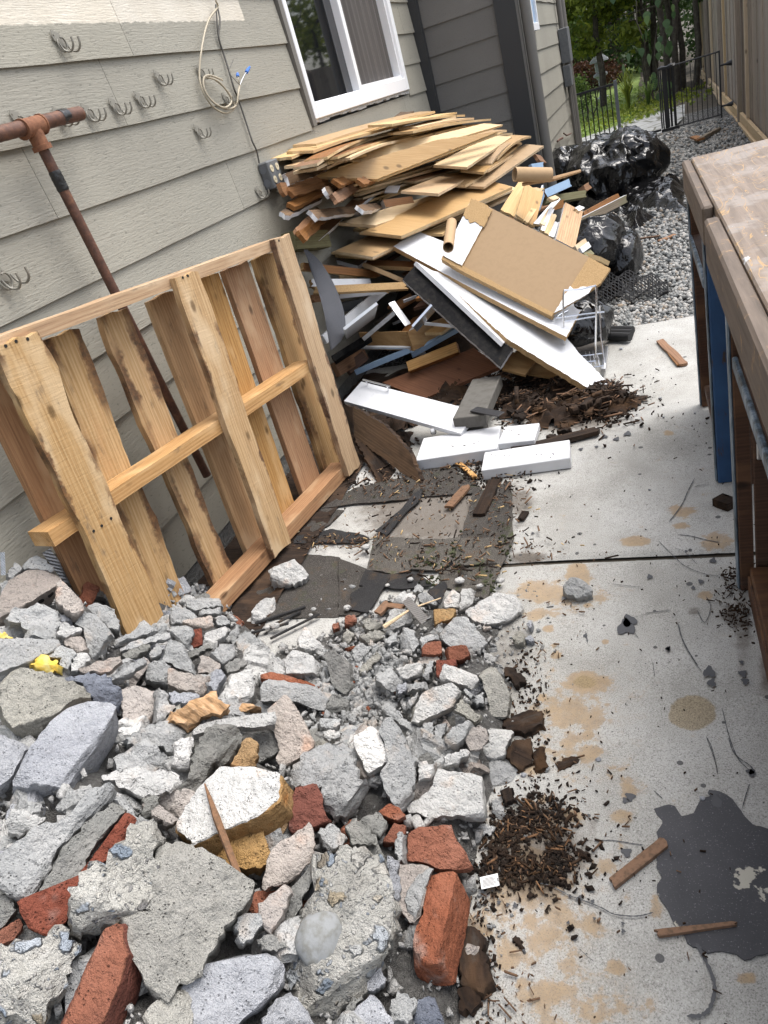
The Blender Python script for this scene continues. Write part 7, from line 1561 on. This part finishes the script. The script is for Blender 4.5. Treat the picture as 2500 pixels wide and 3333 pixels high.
def rot(pan, a, b_, w, t, lab, sd_, z=.0, name='rotten_wood', group=None):
    A, B = hz(*px(pan, *a), t * .8), hz(*px(pan, *b_), t * .8); ex = unit(B - A); ey = unit(np.cross(Z3, ex)); L = np.linalg.norm(B - A); r = np.random.default_rng(sd_)
    P = [(x, w * .5 * r.uniform(.6, 1.15)) for x in np.linspace(0, L, 7)] + [(L * r.uniform(.9, 1.12), 0.)] + [(x, -w * .5 * r.uniform(.6, 1.15)) for x in np.linspace(L, 0, 7)] + [(-L * r.uniform(.02, .12), 0.)]
    me, c = chunk_mesh(P, t, sd_, ['rotten'], 1.3)
    return obj(name, me, None, frame(A + ex * c[0] + ey * c[1] + Z3 * z, ex, ey, unit(np.cross(ex, ey))), label=lab, cat='wood', group=group)
for i, (pan, a, b_, w, t, lab) in enumerate([('G', (1400, 560), (1475, 655), .035, .025, 'dark rotten wood stub beside the upper heap edge'), ('G', (1380, 900), (1610, 835), .06, .03, 'long rotten wood piece above the dark wood block'), ('G', (1575, 1005), (1590, 1130), .03, .02, 'dark splinter standing off the rotten block'), ('G', (1385, 1250), (1410, 1330), .03, .03, 'rotten wood slat beside the grainy stone'), ('H', (60, 1040), (90, 1340), .05, .04, 'long rotten wood piece right of the front brick'), ('H', (30, 1340), (70, 1450), .045, .03, 'rotten wood end at the bottom by the front brick'), ('H', (520, 150), (630, 115), .025, .012, 'rotten splinter on the rust stained concrete'), ('H', (615, 610), (695, 645), .018, .012, 'small dark wood curl beside the brown litter'), ('H', (290, 1070), (330, 1140), .012, .01, 'dark curled bark strip near the bottom of the slab')]):
    rot(pan, a, b_, w, t, lab, 30 + i)
SEED[0] = 2000
ch('G', '1378,1010 1440,975 1540,968 1547,1100 1462,1155 1385,1055', .07, (5, 60), 'rotten', 'square dark rotten wood block at the heap edge', 'rotten_wood', 'wood', 1.2, lift=.03)
# dark litter heap under the white panel
LH = [hz(*px('Q', *q), .0)[:2] for q in pts('1000,520 1150,470 1300,520 1480,560 1250,640 1100,600 1350,600 1520,580 700,600 560,660 800,540 900,600 520,760 650,480 850,440 1000,420')]
v, f = grid(-1.5, .0, 2.05, 3.6, 110, 110, lambda x, y: x * 0)
d2 = np.min([((v[:, :2] - c) ** 2).sum(1) for c in LH], 0); v[:, 2] = .06 * np.exp(-d2 / .012) + (.030 * fbm(v * 26, 6, 4) + .02 * fbm(v * 70, 8, 2)) * np.exp(-d2 / .02) - .012
k = v[f[:, 0], 2] > .006
obj('bark_litter', mesh('bark_litter', v, f[k], 'rotten', smooth_=True), label='heap of dark rotten wood crumbs under the white panel', cat='litter', kind='stuff')
cube = MB().box((-1, -1, -1), (1, 1, 1)); CB = (np.array(cube.v), np.array(cube.f))
def chips(zones, n, mat, name, label, lmin=.003, lmax=.026, zf=None):
    P = []; S = []; Rt = []
    for i in range(n):
        pan, x, y, a, b_ = rr.choice(zones); q = hz(*px(pan, rr.gauss(x, a), rr.gauss(y, b_)), 0.)
        L = min(lmax, lmin + rr.expovariate(1 / (lmax * .16))); z = .006 + rr.random() * .006
        if zf is not None: z += max(0, zf(q))
        P.append((q[0], q[1], z)); S.append((L, max(.0008, L * rr.uniform(.06, .16)), rr.uniform(.0008, .0028))); an = rr.uniform(0, 6.28); tl_ = rr.uniform(-.25, .25)
        c, s, ct, st = math.cos(an), math.sin(an), math.cos(tl_), math.sin(tl_); Rt.append([[c * ct, -s, c * st], [s * ct, c, s * st], [-st, 0, ct]])
    scatter(name, CB, np.array(P), np.array(S), mat, .12, np.array(Rt), label=label, cat='litter')
def litz(q):
    d = min(((q[:2] - c) ** 2).sum() for c in LH); return .08 * math.exp(-d / .012)
zA = [('X', 900, 700, 330, 150), ('X', 1000, 960, 380, 90), ('X', 1350, 620, 90, 130), ('X', 600, 550, 250, 60), ('X', 250, 930, 200, 40), ('X', 1150, 450, 200, 50), ('X', 1000, 1080, 200, 60)]
chips(zA, 520, 'chip', 'wood_chips', 'brown wood splinters strewn over the shingles', zf=lambda q: .012); chips(zA, 90, 'ply_raw', 'wood_chips', 'pale wood splinters strewn over the shingles', .004, .02, lambda q: .012); chips(zA, 400, 'rotten', 'wood_chips', 'dark bark crumbs strewn over the shingles', .004, .03, lambda q: .012)
zB = [('Q', 1250, 580, 170, 70), ('Q', 1450, 580, 80, 40), ('Q', 1100, 520, 100, 60)]
for i in range(26):
    pan, x, y, a, b_ = rr.choice([('Q', 1230, 560, 150, 60), ('Q', 1420, 560, 80, 40), ('Q', 1100, 520, 90, 60), ('Q', 1320, 620, 120, 30)]); x, y = rr.gauss(x, a), rr.gauss(y, b_); dx, dy = rr.uniform(-60, 60), rr.uniform(-22, 22)
    q = hz(*px(pan, x, y)); rot(pan, (x - dx, y - dy), (x + dx, y + dy), rr.uniform(.02, .05), rr.uniform(.012, .03), 'dark rotten wood piece in the litter heap under the white panel', 400 + i, litz(q) * .8, 'rotten_wood', 'rotten pieces in the litter heap')
chips(zB, 500, 'rotten', 'bark_chips', 'dark bark splinters on the litter heap', .01, .06, litz); chips(zB, 220, 'stick', 'bark_chips', 'brown bark splinters on the litter heap', .01, .05, litz)
zC = [('H', 440, 400, 90, 45), ('H', 525, 570, 50, 110), ('H', 430, 730, 120, 45), ('H', 220, 710, 100, 55), ('H', 230, 540, 50, 80), ('H', 330, 470, 60, 50), ('H', 400, 620, 220, 190)]
def crumbs(zones, n, mat, label, s0, s1):
    P = []; S = []
    for i in range(n):
        pan, x, y, a, b_ = rr.choice(zones); q = hz(*px(pan, rr.gauss(x, a), rr.gauss(y, b_)), 0.); s = rr.uniform(s0, s1) * rr.random() + s0; P.append((q[0], q[1], .003 + s * .3)); S.append((s * 1.6, s, s * .5))
    scatter('bark_crumbs', CUBE8, np.array(P), np.array(S), mat, .35, label=label, cat='litter')
crumbs(zC, 1700, 'rotten', 'dark bark crumbs in the brown patch beside the bricks', .0012, .006); crumbs(zC, 80, 'chip', 'brown bark crumbs in the brown patch beside the bricks', .0012, .005)
chips(zC, 55, 'chip', 'bark_chips', 'tan wood splinters in the brown patch beside the bricks', .003, .022); chips(zC, 160, 'rotten', 'bark_chips', 'dark splinters in the brown patch beside the bricks', .004, .03)
crumbs([('Q', 1270, 590, 200, 60), ('Q', 1480, 590, 60, 40), ('X', 900, 560, 300, 60), ('X', 1100, 480, 200, 40)], 1600, 'rotten', 'dark wood crumbs around the litter heap', .0015, .008)
crumbs([('G', 1560, 1000, 50, 250), ('H', 130, 1150, 60, 250), ('G', 1500, 700, 60, 150)], 420, 'rotten', 'dark wood dust along the heap edge', .001, .005)
zD = [('H', 500, 300, 250, 200), ('H', 200, 1380, 120, 110), ('F', 700, 500, 120, 250), ('F', 600, 120, 80, 30), ('H', 700, 600, 250, 250), ('G', 1560, 900, 60, 300), ('H', 130, 1000, 60, 250)]
chips(zD, 300, 'chip', 'wood_chips', 'small tan chips scattered on the concrete', .002, .016); chips([('F', 1100, 400, 300, 260), ('H', 900, 800, 400, 400), ('L', 300, 800, 200, 600), ('Q', 1600, 500, 200, 300)], 170, 'rotten', 'wood_chips', 'tiny dark chips scattered over the open slab', .0015, .009)
chips([('L', 640, 1560, 50, 120), ('L', 560, 1400, 40, 50), ('F', 1500, 400, 40, 40)], 260, 'rotten', 'bark_chips', 'reddish dust and bark by the workbench foot', .002, .012)
stick('L', (480, 900), (560, 850), .06, .03, 'brown bark lump by the blue bench leg', 'rotten', 'bark_lump', .015, 50)
ms = []
for i, (pan, x, y, a, b_) in enumerate([('X', 1050, 1020, 40, 60), ('X', 1350, 920, 25, 60), ('X', 900, 1160, 40, 25), ('X', 1270, 1170, 25, 50), ('X', 850, 1050, 60, 15)]):
    for k in range(40):
        q = hz(*px(pan, rr.gauss(x, a), rr.gauss(y, b_)), .018); s = rr.uniform(.002, .006); ms.append((q[0], q[1], .018 + rr.random() * .006, s))
ms = np.array(ms); scatter('moss', ICO0, ms[:, :3], ms[:, 3:] * np.array([[1.2, 1.2, .35]]), 'moss', .4, label='green moss growing on the shingles', cat='moss')
# stones on the slab
ch('F', '772,288 800,240 850,235 912,296 900,318 838,336 780,310', .06, (0, 30), 'mortar', 'single grey mortar stone lying alone on the open slab', 'mortar_chunk', 'rubble', 1.7, dome=.2, n=(.1, -.45, 1), lift=.045)
ch('F', '550,488 590,465 612,480 610,512 572,522', .03, (0, 20), 'concrete', 'small round concrete crumb right of the heap', 'concrete_chunk', 'rubble', 1., n=(0, -.2, 1), lift=.03); ch('F', '610,505 630,480 648,500 638,517', .025, (0, 20), 'block_blue', 'tiny bluish stone beside the round crumb', 'stone', 'rubble', 1., n=(0, -.2, 1), lift=.025); ch('F', '615,440 628,418 642,430 634,458', .025, (0, 20), 'block_blue', 'tiny bluish stone above the round crumb', 'stone', 'rubble', 1., n=(0, -.2, 1), lift=.025)
for i, (pan, x, y, r) in enumerate([('H', 742, 115, 17), ('H', 338, 198, 18), ('H', 1303, 323, 19), ('L', 97, 188, 11), ('L', 120, 312, 9), ('L', 28, 785, 9), ('L', 325, 285, 8), ('Q', 1485, 607, 14), ('Q', 1550, 322, 8), ('X', 480, 965, 26), ('B', 730, 90, 28), ('B', 1340, 308, 32), ('B', 1470, 342, 24), ('B', 1605, 308, 28), ('B', 870, 332, 15), ('B', 1020, 297, 20), ('B', 612, 482, 26), ('B', 92, 612, 20), ('B', 142, 602, 30), ('B', 390, 490, 17), ('B', 372, 526, 14)]):
    c = hz(*px(pan, x, y), .008); rad = np.linalg.norm(hz(*px(pan, x + r, y), .008) - c); v, f = ICO1; q = v * (1 + .16 * RNG.uniform(-1, 1, (len(v), 1))) * np.array([rad, rad * .8, rad * .55])
    zz = .02 if pan in 'BX' else .002
    nm = ['pebble', 'mortar_crumb'][pan in 'BX']
    obj(nm, mesh(nm, q, f, 'mortar_pale' if pan in 'BX' else 'iron_grey' if pan == 'L' else 'block_blue', smooth_=True), None, Matrix.Translation(Vector((c[0], c[1], zz + rad * .4))), label='pale mortar crumb lying loose on the shingles' if pan in 'BX' else 'small dark pebble on the far part of the slab' if pan in 'LQ' else 'small bluish pebble on the near part of the slab', cat='pebble', group='loose crumbs on the shingles' if pan in 'BX' else 'pebbles on the far slab' if pan in 'LQ' else 'pebbles on the near slab')
# brick bits on shingles
wb = [('Q', 1110, 805, 150, 28, .0525), ('Q', 810, 760, 130, 30, .0605), ('Q', 1070, 700, 50, 22, .0505)]
P = []; S = []
for i in range(46):
    pan, x, y, a, b_, z = rr.choice(wb); q = hz(*px(pan, x + rr.uniform(-a, a), y + rr.uniform(-b_, b_) * .6), z + .001); L = min(.012, .0012 + rr.expovariate(1 / .0016)); P.append(q); S.append((L, L * .25, .0006))
an = RNG.uniform(0, 6.28, len(P)); Rz = np.zeros((len(P), 3, 3)); Rz[:, 0, 0] = np.cos(an); Rz[:, 0, 1] = -np.sin(an); Rz[:, 1, 0] = np.sin(an); Rz[:, 1, 1] = np.cos(an); Rz[:, 2, 2] = 1
scatter('wood_specks', CB, np.array(P), np.array(S), 'rotten', .2, Rz, label='dark wood specks lying on the white boards', cat='litter')
for s, lab in [('585,500 640,497 667,520 630,578 590,572', 'small orange brick fragment on the shingle edge'), ('502,560 545,552 556,580 515,600', 'tiny orange brick fragment left of the other one')]:
    ch('B', s, .04, (0, 25), 'brick', lab, 'brick_piece', 'brick', 1., lift=.025)
# paper label with print
pl = [hz(*px('H', *q), .022) for q in pts('112,822 210,800 198,742 102,757')]
pm = MB().prism([(0, 0), (1, 0), (1, 1), (0, 1)], pl[1] - pl[0], pl[3] - pl[0], pl[0], (0, 0, .0006)).build('paper_label', 'paper', label='small white printed label on the brown litter', cat='label')
e1, e2_ = pl[1] - pl[0], pl[3] - pl[0]
for i in range(7):
    a, b_ = (.28, .74) if i == 6 else (.12, .84 - .1 * (i % 3 == 0)); y = .16 + .10 * i
    MB().prism([(a, y), (b_, y), (b_, y + .035), (a, y + .035)], e1, e2_, pl[0] + np.array([0, 0, .0008]), (0, 0, .0002)).build('print_line', 'ink', pm)
MB().prism([(.93, .3), (.985, .3), (.985, .62), (.93, .62)], e1, e2_, pl[0] + np.array([0, 0, .0008]), (0, 0, .0002)).build('print_mark', 'ink', pm)
# things in the heap: foam, fur, straps, splinter, straw
ch('A', '178,822 280,768 340,785 392,800 402,880 290,887', .08, (0, 40), 'foam', 'crumpled yellow foam lump under the flat slab', 'foam_lump', 'foam', 2., dome=.15, lift=.01); ch('A', '-30,640 0,608 60,635 80,655 0,660', .04, (0, 20), 'foam', 'yellow foam scrap at the left edge', 'foam_lump', 'foam', 2., lift=.03)
ch('A', '1040,1205 1130,1120 1210,1090 1340,1010 1400,1005 1470,1090 1480,1130 1330,1180 1230,1235 1120,1205', .05, (0, 30), 'fur', 'scrap of brown fibrous fur on the rubble', 'fur_scrap', 'scrap', 1.6, dome=.12, lift=.04)
ch('A', '1390,1170 1490,1120 1600,1082 1665,1085 1700,1120 1560,1140', .03, (0, 20), 'fur', 'pinkish insulation strip beside the fur', 'insulation_strip', 'scrap', 1.5, dome=.1, lift=.04); ch('B', '110,1150 140,1160 170,1260 158,1302 130,1250', .02, (0, 10), 'fur', 'pink fibre end hanging over the leaning slab', 'insulation_strip', 'scrap', 1.3, dome=.1, lift=.05)
def strap(pan, A, B, w, label, lift=0., n=14, depth=None):
    a = on_heap(*px(pan, *A)) + np.array([0, 0, lift]) if depth is None else P3(pan, A, depth[0]); b_ = on_heap(*px(pan, *B)) + np.array([0, 0, lift]) if depth is None else P3(pan, B, depth[1])
    L = np.linalg.norm(b_ - a); ex = (b_ - a) / L; ez = unit(CP - a - ex * np.dot(CP - a, ex)); ey = np.cross(ez, ex)
    V = []; F = []
    for i in range(n * 2 + 1):
        x = L * i / (2 * n)
        for j in range(5):
            y = (j / 4 - .5) * w; z = .0022 * ((i + (0, 1, 0, 1, 0)[j]) % 2); V.append((x, y, z))
    for i in range(n * 2):
        for j in range(4): k = i * 5 + j; F.append((k, k + 5, k + 6, k + 1))
    k = len(V); V += [(x, y, z - .0012) for x, y, z in V]; F += [tuple(q + k for q in g[::-1]) for g in F]
    return obj('metal_strap', mesh('metal_strap', np.array(V), F, 'zinc'), None, frame(a, ex, ey, ez), label=label, cat='strap')
strap('A', (300, 85), (540, 420), .024, 'corrugated galvanised strap leaning against the pallet', depth=(1.62, 1.45)); strap('B', (1000, 460), (1130, 605), .028, 'galvanised strap lying on the far edge of the rubble', .035)
strap('A', (15, 95), (22, 245), .012, 'corrugated metal strap upright at the left edge', depth=(1.45, 1.42), n=8)
m_ = MB(); a, b_ = on_heap(*px('C', 1410, 225)) + np.array([0, 0, .06]), on_heap(*px('C', 1640, 900)) + np.array([0, 0, .02]); m_.tube([a, a * .65 + b_ * .35 + np.array([0, 0, .01]), b_], [.0015, .007, .006], 6)
m_.build('wood_splinter', 'stick', label='long thin wood splinter standing over the sandy boulder', cat='stick')
m_ = MB(); a, b_ = on_heap(*px('B', 850, 615)) + np.array([0, 0, .02]), on_heap(*px('B', 1225, 442)) + np.array([0, 0, .03]); m_.tube([a, (a + b_) / 2 + np.array([0, 0, .015]), b_], [.007, .003, .0018], 6); m_.build('straw_stick', 'cedar_new', label='thin pale straw stick across the far rubble edge', cat='stick')
stick('B', (790, 500), (880, 410), .03, .01, 'brown bark piece beside the far rubble edge', 'stick', 'bark_piece', .05, 71); stick('B', (865, 440), (985, 455), .02, .008, 'small brown lath under the pale mortar at the far edge', 'stick', 'bark_piece', .06, 72)

# ---------------------------------------------------------------- garden beyond the fence
def leaves(name, n, fn, size, mat, parent=None, asp=.55, **kw):
    P = np.array([fn() for _ in range(n)]); a = RNG.normal(size=(n, 3)); a /= np.linalg.norm(a, axis=1)[:, None]; b_ = np.cross(a, RNG.normal(size=(n, 3))); b_ /= np.linalg.norm(b_, axis=1)[:, None]
    s = size * RNG.uniform(.6, 1.4, (n, 1)); c = np.cross(a, b_)
    V = np.stack([P - a * s, P + b_ * s * asp - c * s * .1, P + a * s, P - b_ * s * asp - c * s * .1], 1).reshape(-1, 3); F = np.arange(4 * n).reshape(-1, 4)
    return obj(name, mesh(name, V, F, mat, attrs={'tone': np.repeat(np.clip(RNG.normal(.5, .25, n), 0, 1), 4)}), parent, **kw)
def limb(A, B, r0, r1, wob=.06, k=7):
    A, B = np.asarray(A, float), np.asarray(B, float); P = [A + (B - A) * t + wob * np.array([rr.uniform(-1, 1), rr.uniform(-1, 1), 0]) * (0 < t < 1) for t in np.linspace(0, 1, k)]
    return P, list(np.linspace(r0, r1, k))
def tree(loc, hgt, cr, n, leaf, mat, label, trunks=1, tr=.07, low=.35, nclump=22, seed=0, group=None, name='tree', flat=1.):
    t = thing(name, label, 'tree', loc, group); loc = np.asarray(loc, float); rr.seed(seed)
    m_ = MB(); cl = []
    for k in range(trunks):
        b0 = loc + np.array([rr.uniform(-1, 1) * .35 * (trunks > 1), rr.uniform(-1, 1) * .3 * (trunks > 1), 0]); top = b0 + np.array([rr.uniform(-.3, .3), rr.uniform(-.3, .3), hgt * rr.uniform(.75, .95)])
        P, R_ = limb(b0, top, tr, tr * .3, .05); m_.tube(P, R_, 7)
        for j in range(6):
            q = P[rr.randint(2, 6)]; e = q + np.array([rr.uniform(-1, 1) * cr, rr.uniform(-1, 1) * cr, rr.uniform(.0, .6)]); Pb, Rb = limb(q, e, tr * .35, tr * .08, .06, 5); m_.tube(Pb, Rb, 5)
    m_.build('trunk', 'trunk', t, 60)
    for k in range(nclump):
        a = rr.uniform(0, 6.28); z = hgt * (low + (1 - low) * rr.random()); f_ = math.sin(math.pi * min(1, max(.08, (z / hgt - low) / (1 - low) * .85 + .12))) ** .5; rd = cr * math.sqrt(rr.random()) * f_
        cl.append((loc + np.array([rd * math.cos(a), rd * math.sin(a) * flat, z]), cr * rr.uniform(.18, .38)))
    def fn():
        c, r = rr.choice(cl); v = np.array([rr.gauss(0, 1), rr.gauss(0, 1), rr.gauss(0, .7)]); return c + v * r * .55
    leaves('crown', int(n * 1.7), fn, leaf * .66, mat, t); return t
GT = 'garden trees beyond the iron fence'
tree((-.95, 16.8, 0), 4.6, 1.0, 6000, .085, 'leaf_yellow', 'yellow green sunlit tree filling the gap above the lawn', seed=1, low=.2, nclump=34); tree((-1.9, 18.5, 0), 4.8, 1.4, 5000, .07, 'leaf_mid', 'mid green feathery tree beside the house corner', seed=2, low=.22, nclump=30)
tree((.55, 16.0, 0), 5.0, .85, 3600, .06, 'leaf_dark', 'dark evergreen with bare stems nearest the board fence', 5, .06, .30, 26, 3); tree((.1, 17.2, 0), 5.2, 1.0, 4500, .065, 'leaf_dark', 'dark evergreen with bare stems right of the stone lantern', 4, .07, .24, 30, 4)
tree((-.9, 23.5, 0), 5.5, 1.6, 4500, .10, 'leaf_dark', 'dark tree deep in the shade behind the lantern', 2, .1, .1, 34, 5); tree((.9, 20.0, 0), 5.5, 1.2, 4500, .08, 'leaf_dark', 'dark hedge tree behind the evergreen stems', 3, .08, .05, 34, 6); tree((-2.3, 26, 0), 6, 2.2, 5000, .12, 'leaf_dark', 'dark tree at the back of the lawn', 2, .1, .02, 36, 7); tree((-.2, 27, 0), 6.5, 2.5, 5000, .13, 'leaf_dark', 'tall dark tree closing the view behind all others', 2, .12, .02, 40, 8)
tree((-1.7, 22.0, 0), 1.5, .9, 2200, .06, 'leaf_red', 'low dark red shrub in the shade at the lawn back', 3, .02, .05, 16, 9, name='shrub')
for i, (x, y, h_, m_, lab) in enumerate([(3.2, 14.5, 3.3, 'leaf_yellow', 'garden tree over the board fence, nearest the house'), (3.9, 18.5, 3.9, 'leaf_yellow', 'dark garden tree over the board fence, middle'), (3.0, 23.0, 3.8, 'leaf_mid', 'garden tree over the board fence, farthest')]):
    tree((x, y, 0), h_, 1.7, 2600, .10, m_, lab, 2, .09, .15, 22, 20 + i)
# broad ivy leaves on the stems
iv = thing('ivy_plant', 'climbing plant with broad pale green leaves on the evergreen stems', 'plant', (-.15, 14.6, 0)); rr.seed(77)
m_ = MB(); P, R_ = limb((.0, 14.7, .05), (-.25, 14.5, 2.6), .015, .006, .08, 9); m_.tube(P, R_, 5); P2, R2 = limb((.0, 14.7, .05), (.25, 14.6, 2.0), .012, .005, .08, 9); m_.tube(P2, R2, 5); m_.build('stem', 'trunk', iv)
ivp = P + P2
def big_leaf(c, s, yaw, mat, par):
    out = [(0, 0), (.28, .12), (.5, .45), (.42, .8), (0, 1.35), (-.42, .8), (-.5, .45), (-.28, .12)]; ca, sa = math.cos(yaw), math.sin(yaw)
    V = [np.array(c) + s * np.array([x * ca, x * sa - .25 * y, -y * .9 + .12 * abs(x)]) for x, y in out] + [np.array(c) + s * np.array([0, -.16 - .02, -.62])]
    me = mesh('leaf', np.array(V), [(i, (i + 1) % 8, 8) for i in range(8)], mat, attrs={'tone': [rr.random()] * 9}); obj('leaf', me, par)
for k in range(60):
    q = rr.choice(ivp); big_leaf(q + np.array([rr.uniform(-.35, .3), rr.uniform(-.25, .0), rr.uniform(-.1, .2)]), rr.uniform(.09, .15), rr.uniform(-1.4, 1.4), 'leaf_ivy', iv)
# strap-leaved clump and small shrubs by the gate
for i, (x, y, h_, n, lab) in enumerate([(-.42, 14.6, .55, 46, 'strap-leaved clump beside the gate post'), (-.1, 14.2, .4, 30, 'small strap-leaved plant under the evergreen stems')]):
    t = thing('leaf_clump', lab, 'plant', (x, y, .08)); V = []; F = []
    for k in range(n):
        a = rr.uniform(0, 6.28); r = rr.uniform(.1, .42); hh = h_ * rr.uniform(.6, 1.1); d = np.array([math.cos(a), math.sin(a), 0]); sd_ = np.array([-math.sin(a), math.cos(a), 0]) * .014; b0 = len(V)
        for tt in (0, .35, .7, 1.): p = np.array([x, y, .08]) + d * r * tt ** 1.6 + np.array([0, 0, hh * math.sin(tt * 2.1) / .9]); V += [p - sd_ * (1 - tt * .9), p + sd_ * (1 - tt * .9)]
        F += [(b0 + 2 * j, b0 + 2 * j + 1, b0 + 2 * j + 3, b0 + 2 * j + 2) for j in range(3)]
    obj('blades', mesh('blades', np.array(V), F, 'leaf_yellow' if i == 0 else 'leaf_mid', attrs={'tone': RNG.uniform(0, 1, len(V))}), t)
tree((-1.35, 14.8, .05), .75, .38, 900, .035, 'leaf_mid', 'small round green shrub beside the house corner', 3, .012, .15, 12, 30, name='shrub')
def grass_pt():
    while True:
        x, y = rr.uniform(-4, .3), rr.uniform(12.4, 19)
        if y > 12.4 + (x + .6) * .7: return np.array([x, y, .08 + rr.random() * .05])
leaves('grass', 9000, grass_pt, .035, 'grass', None, .18, label='sunlit green lawn grass beyond the iron gate', cat='grass', kind='stuff')
leaves('fallen_leaves', 900, lambda: np.array([rr.gauss(-.1, .45), rr.gauss(14.2, .7), .11 + rr.random() * .03]), .035, 'leaf_yellow', None, .6, label='yellow fallen leaves under the evergreens', cat='leaves', kind='stuff')
leaves('fallen_leaves', 250, lambda: np.array([rr.uniform(-3, -.5), rr.uniform(12.5, 16), .13]), .03, 'leaf_yellow', None, .6, label='yellow fallen leaves on the lawn', cat='leaves', kind='stuff')
# stone lantern
lx, ly = -1.06, 19.0; ln = thing('stone_lantern', 'grey stone garden lantern standing at the lawn edge', 'lantern', (lx, ly, .05))
def lathe(prof, nm, n=14):
    V = []; F = []
    for r, z in prof: V += [(lx + r * math.cos(a), ly + r * math.sin(a), z) for a in np.linspace(0, 2 * math.pi, n, endpoint=False)]
    for i in range(len(prof) - 1): F += [(i * n + k, i * n + (k + 1) % n, (i + 1) * n + (k + 1) % n, (i + 1) * n + k) for k in range(n)]
    return MB().add(V, F).build(nm, 'lantern', ln, 40)
lathe([(.13, .05), (.13, .1), (.07, .14), (.055, .3), (.06, .45), (.10, .5)], 'pedestal'); lathe([(.10, .5), (.15, .53), (.15, .57), (.09, .6)], 'platform'); lathe([(.085, .6), (.10, .64), (.10, .76), (.08, .8)], 'fire_box'); lathe([(.07, .8), (.20, .8), (.19, .84), (.06, .95), (.03, 1.0), (.04, 1.03), (.0, 1.06)], 'cap_stone')
q = np.array([lx + .03, ly - .098, .70]); MB().tube([q, q - np.array([0, .006, 0])], .045, 12).build('light_hole', 'dark_hole', ln)

# ---------------------------------------------------------------- say which plank or piece is which
PL = [(n_, np.array(px(p_, x_, y_))) for n_, p_, x_, y_ in [('the outlet box', 'M', 1150, 760), ('the brown hardboard panel', 'Z', 640, 410), ('the upright cardboard tube', 'Z', 477, 370), ('the long cardboard tube', 'Z', 675, 212), ('the wide high plank', 'Z', 330, 180), ('the widest low plank', 'Z', 430, 300), ('the grey mat', 'Z', 170, 500), ('the black board', 'Z', 500, 550), ('the window corner', 'Z', 300, 60), ('the long pale plank', 'Z', 450, 130),
      ('the lowest tan plank', 'Z', 300, 370), ('the right-end tan plank', 'Z', 600, 190), ('the small tan block', 'Z', 360, 278), ('the dark corner post', 'Z', 620, 70), ('the steel bracket', 'Z', 358, 540), ('the streaked trim piece', 'Z', 765, 345), ('the dark grey block', 'Z', 540, 760), ('the broken white corner', 'Z', 850, 750), ('the drawer', 'Z', 380, 600), ('the nearest white board', 'Z', 660, 880), ('the slanting cabinet piece', 'Z', 180, 350)]]
BASE = {'edge-on planks on top of the pile': 'thin edge-on plank', 'broken mouldings at the wall end of the pile': 'torn white-edged moulding', 'flooring planks of the pile': 'layered plank', 'thin boards squeezed between the planks': 'thin splintered board', 'rotten pieces in the litter heap': 'rotten wood piece', 'boards buried inside the pile': 'half-buried board', 'short plank ends behind the brown panel': 'standing short plank end', 'thin strips behind the brown panel': 'standing thin strip', 'offcuts behind the brown panel': 'small board offcut'}
TONE = {'floor_face': 'tan', 'floor_back': 'pale', 'ply_raw': 'pale', 'board_brown': 'brown', 'plywood_old': 'dull brown', 'bench_dark': 'dark', 'board_grey': 'grey', 'rotten': 'dark', 'white_paint': 'white', 'melamine': 'white', 'treated': 'greenish'}
for o in list(COL.objects):
    g = o.get('group')
    if g in BASE and o.parent is None:
        c_ = np.mean([np.array(WM[o.name] @ Vector(q)) for q in o.bound_box], 0); uv = proj(c_); ds = [np.linalg.norm(uv - q) for _, q in PL]; i = int(np.argmin(ds)); d = uv - PL[i][1]
        dr = ('right of' if d[0] > 0 else 'left of') if abs(d[0]) > 1.6 * abs(d[1]) else ('below' if d[1] > 0 else 'above') if abs(d[1]) > 1.6 * abs(d[0]) else ('below and right of' if d[0] > 0 else 'below and left of') if d[1] > 0 else ('above and right of' if d[0] > 0 else 'above and left of')
        L_ = max(o.dimensions); o['label'] = '%s %s %s %s %s' % ('long' if L_ > .8 else 'short' if L_ < .4 else 'mid-length', TONE.get(o.data.materials[0].name, 'brown'), BASE[g], ('just ' if ds[i] < 60 else '') + dr, PL[i][0])
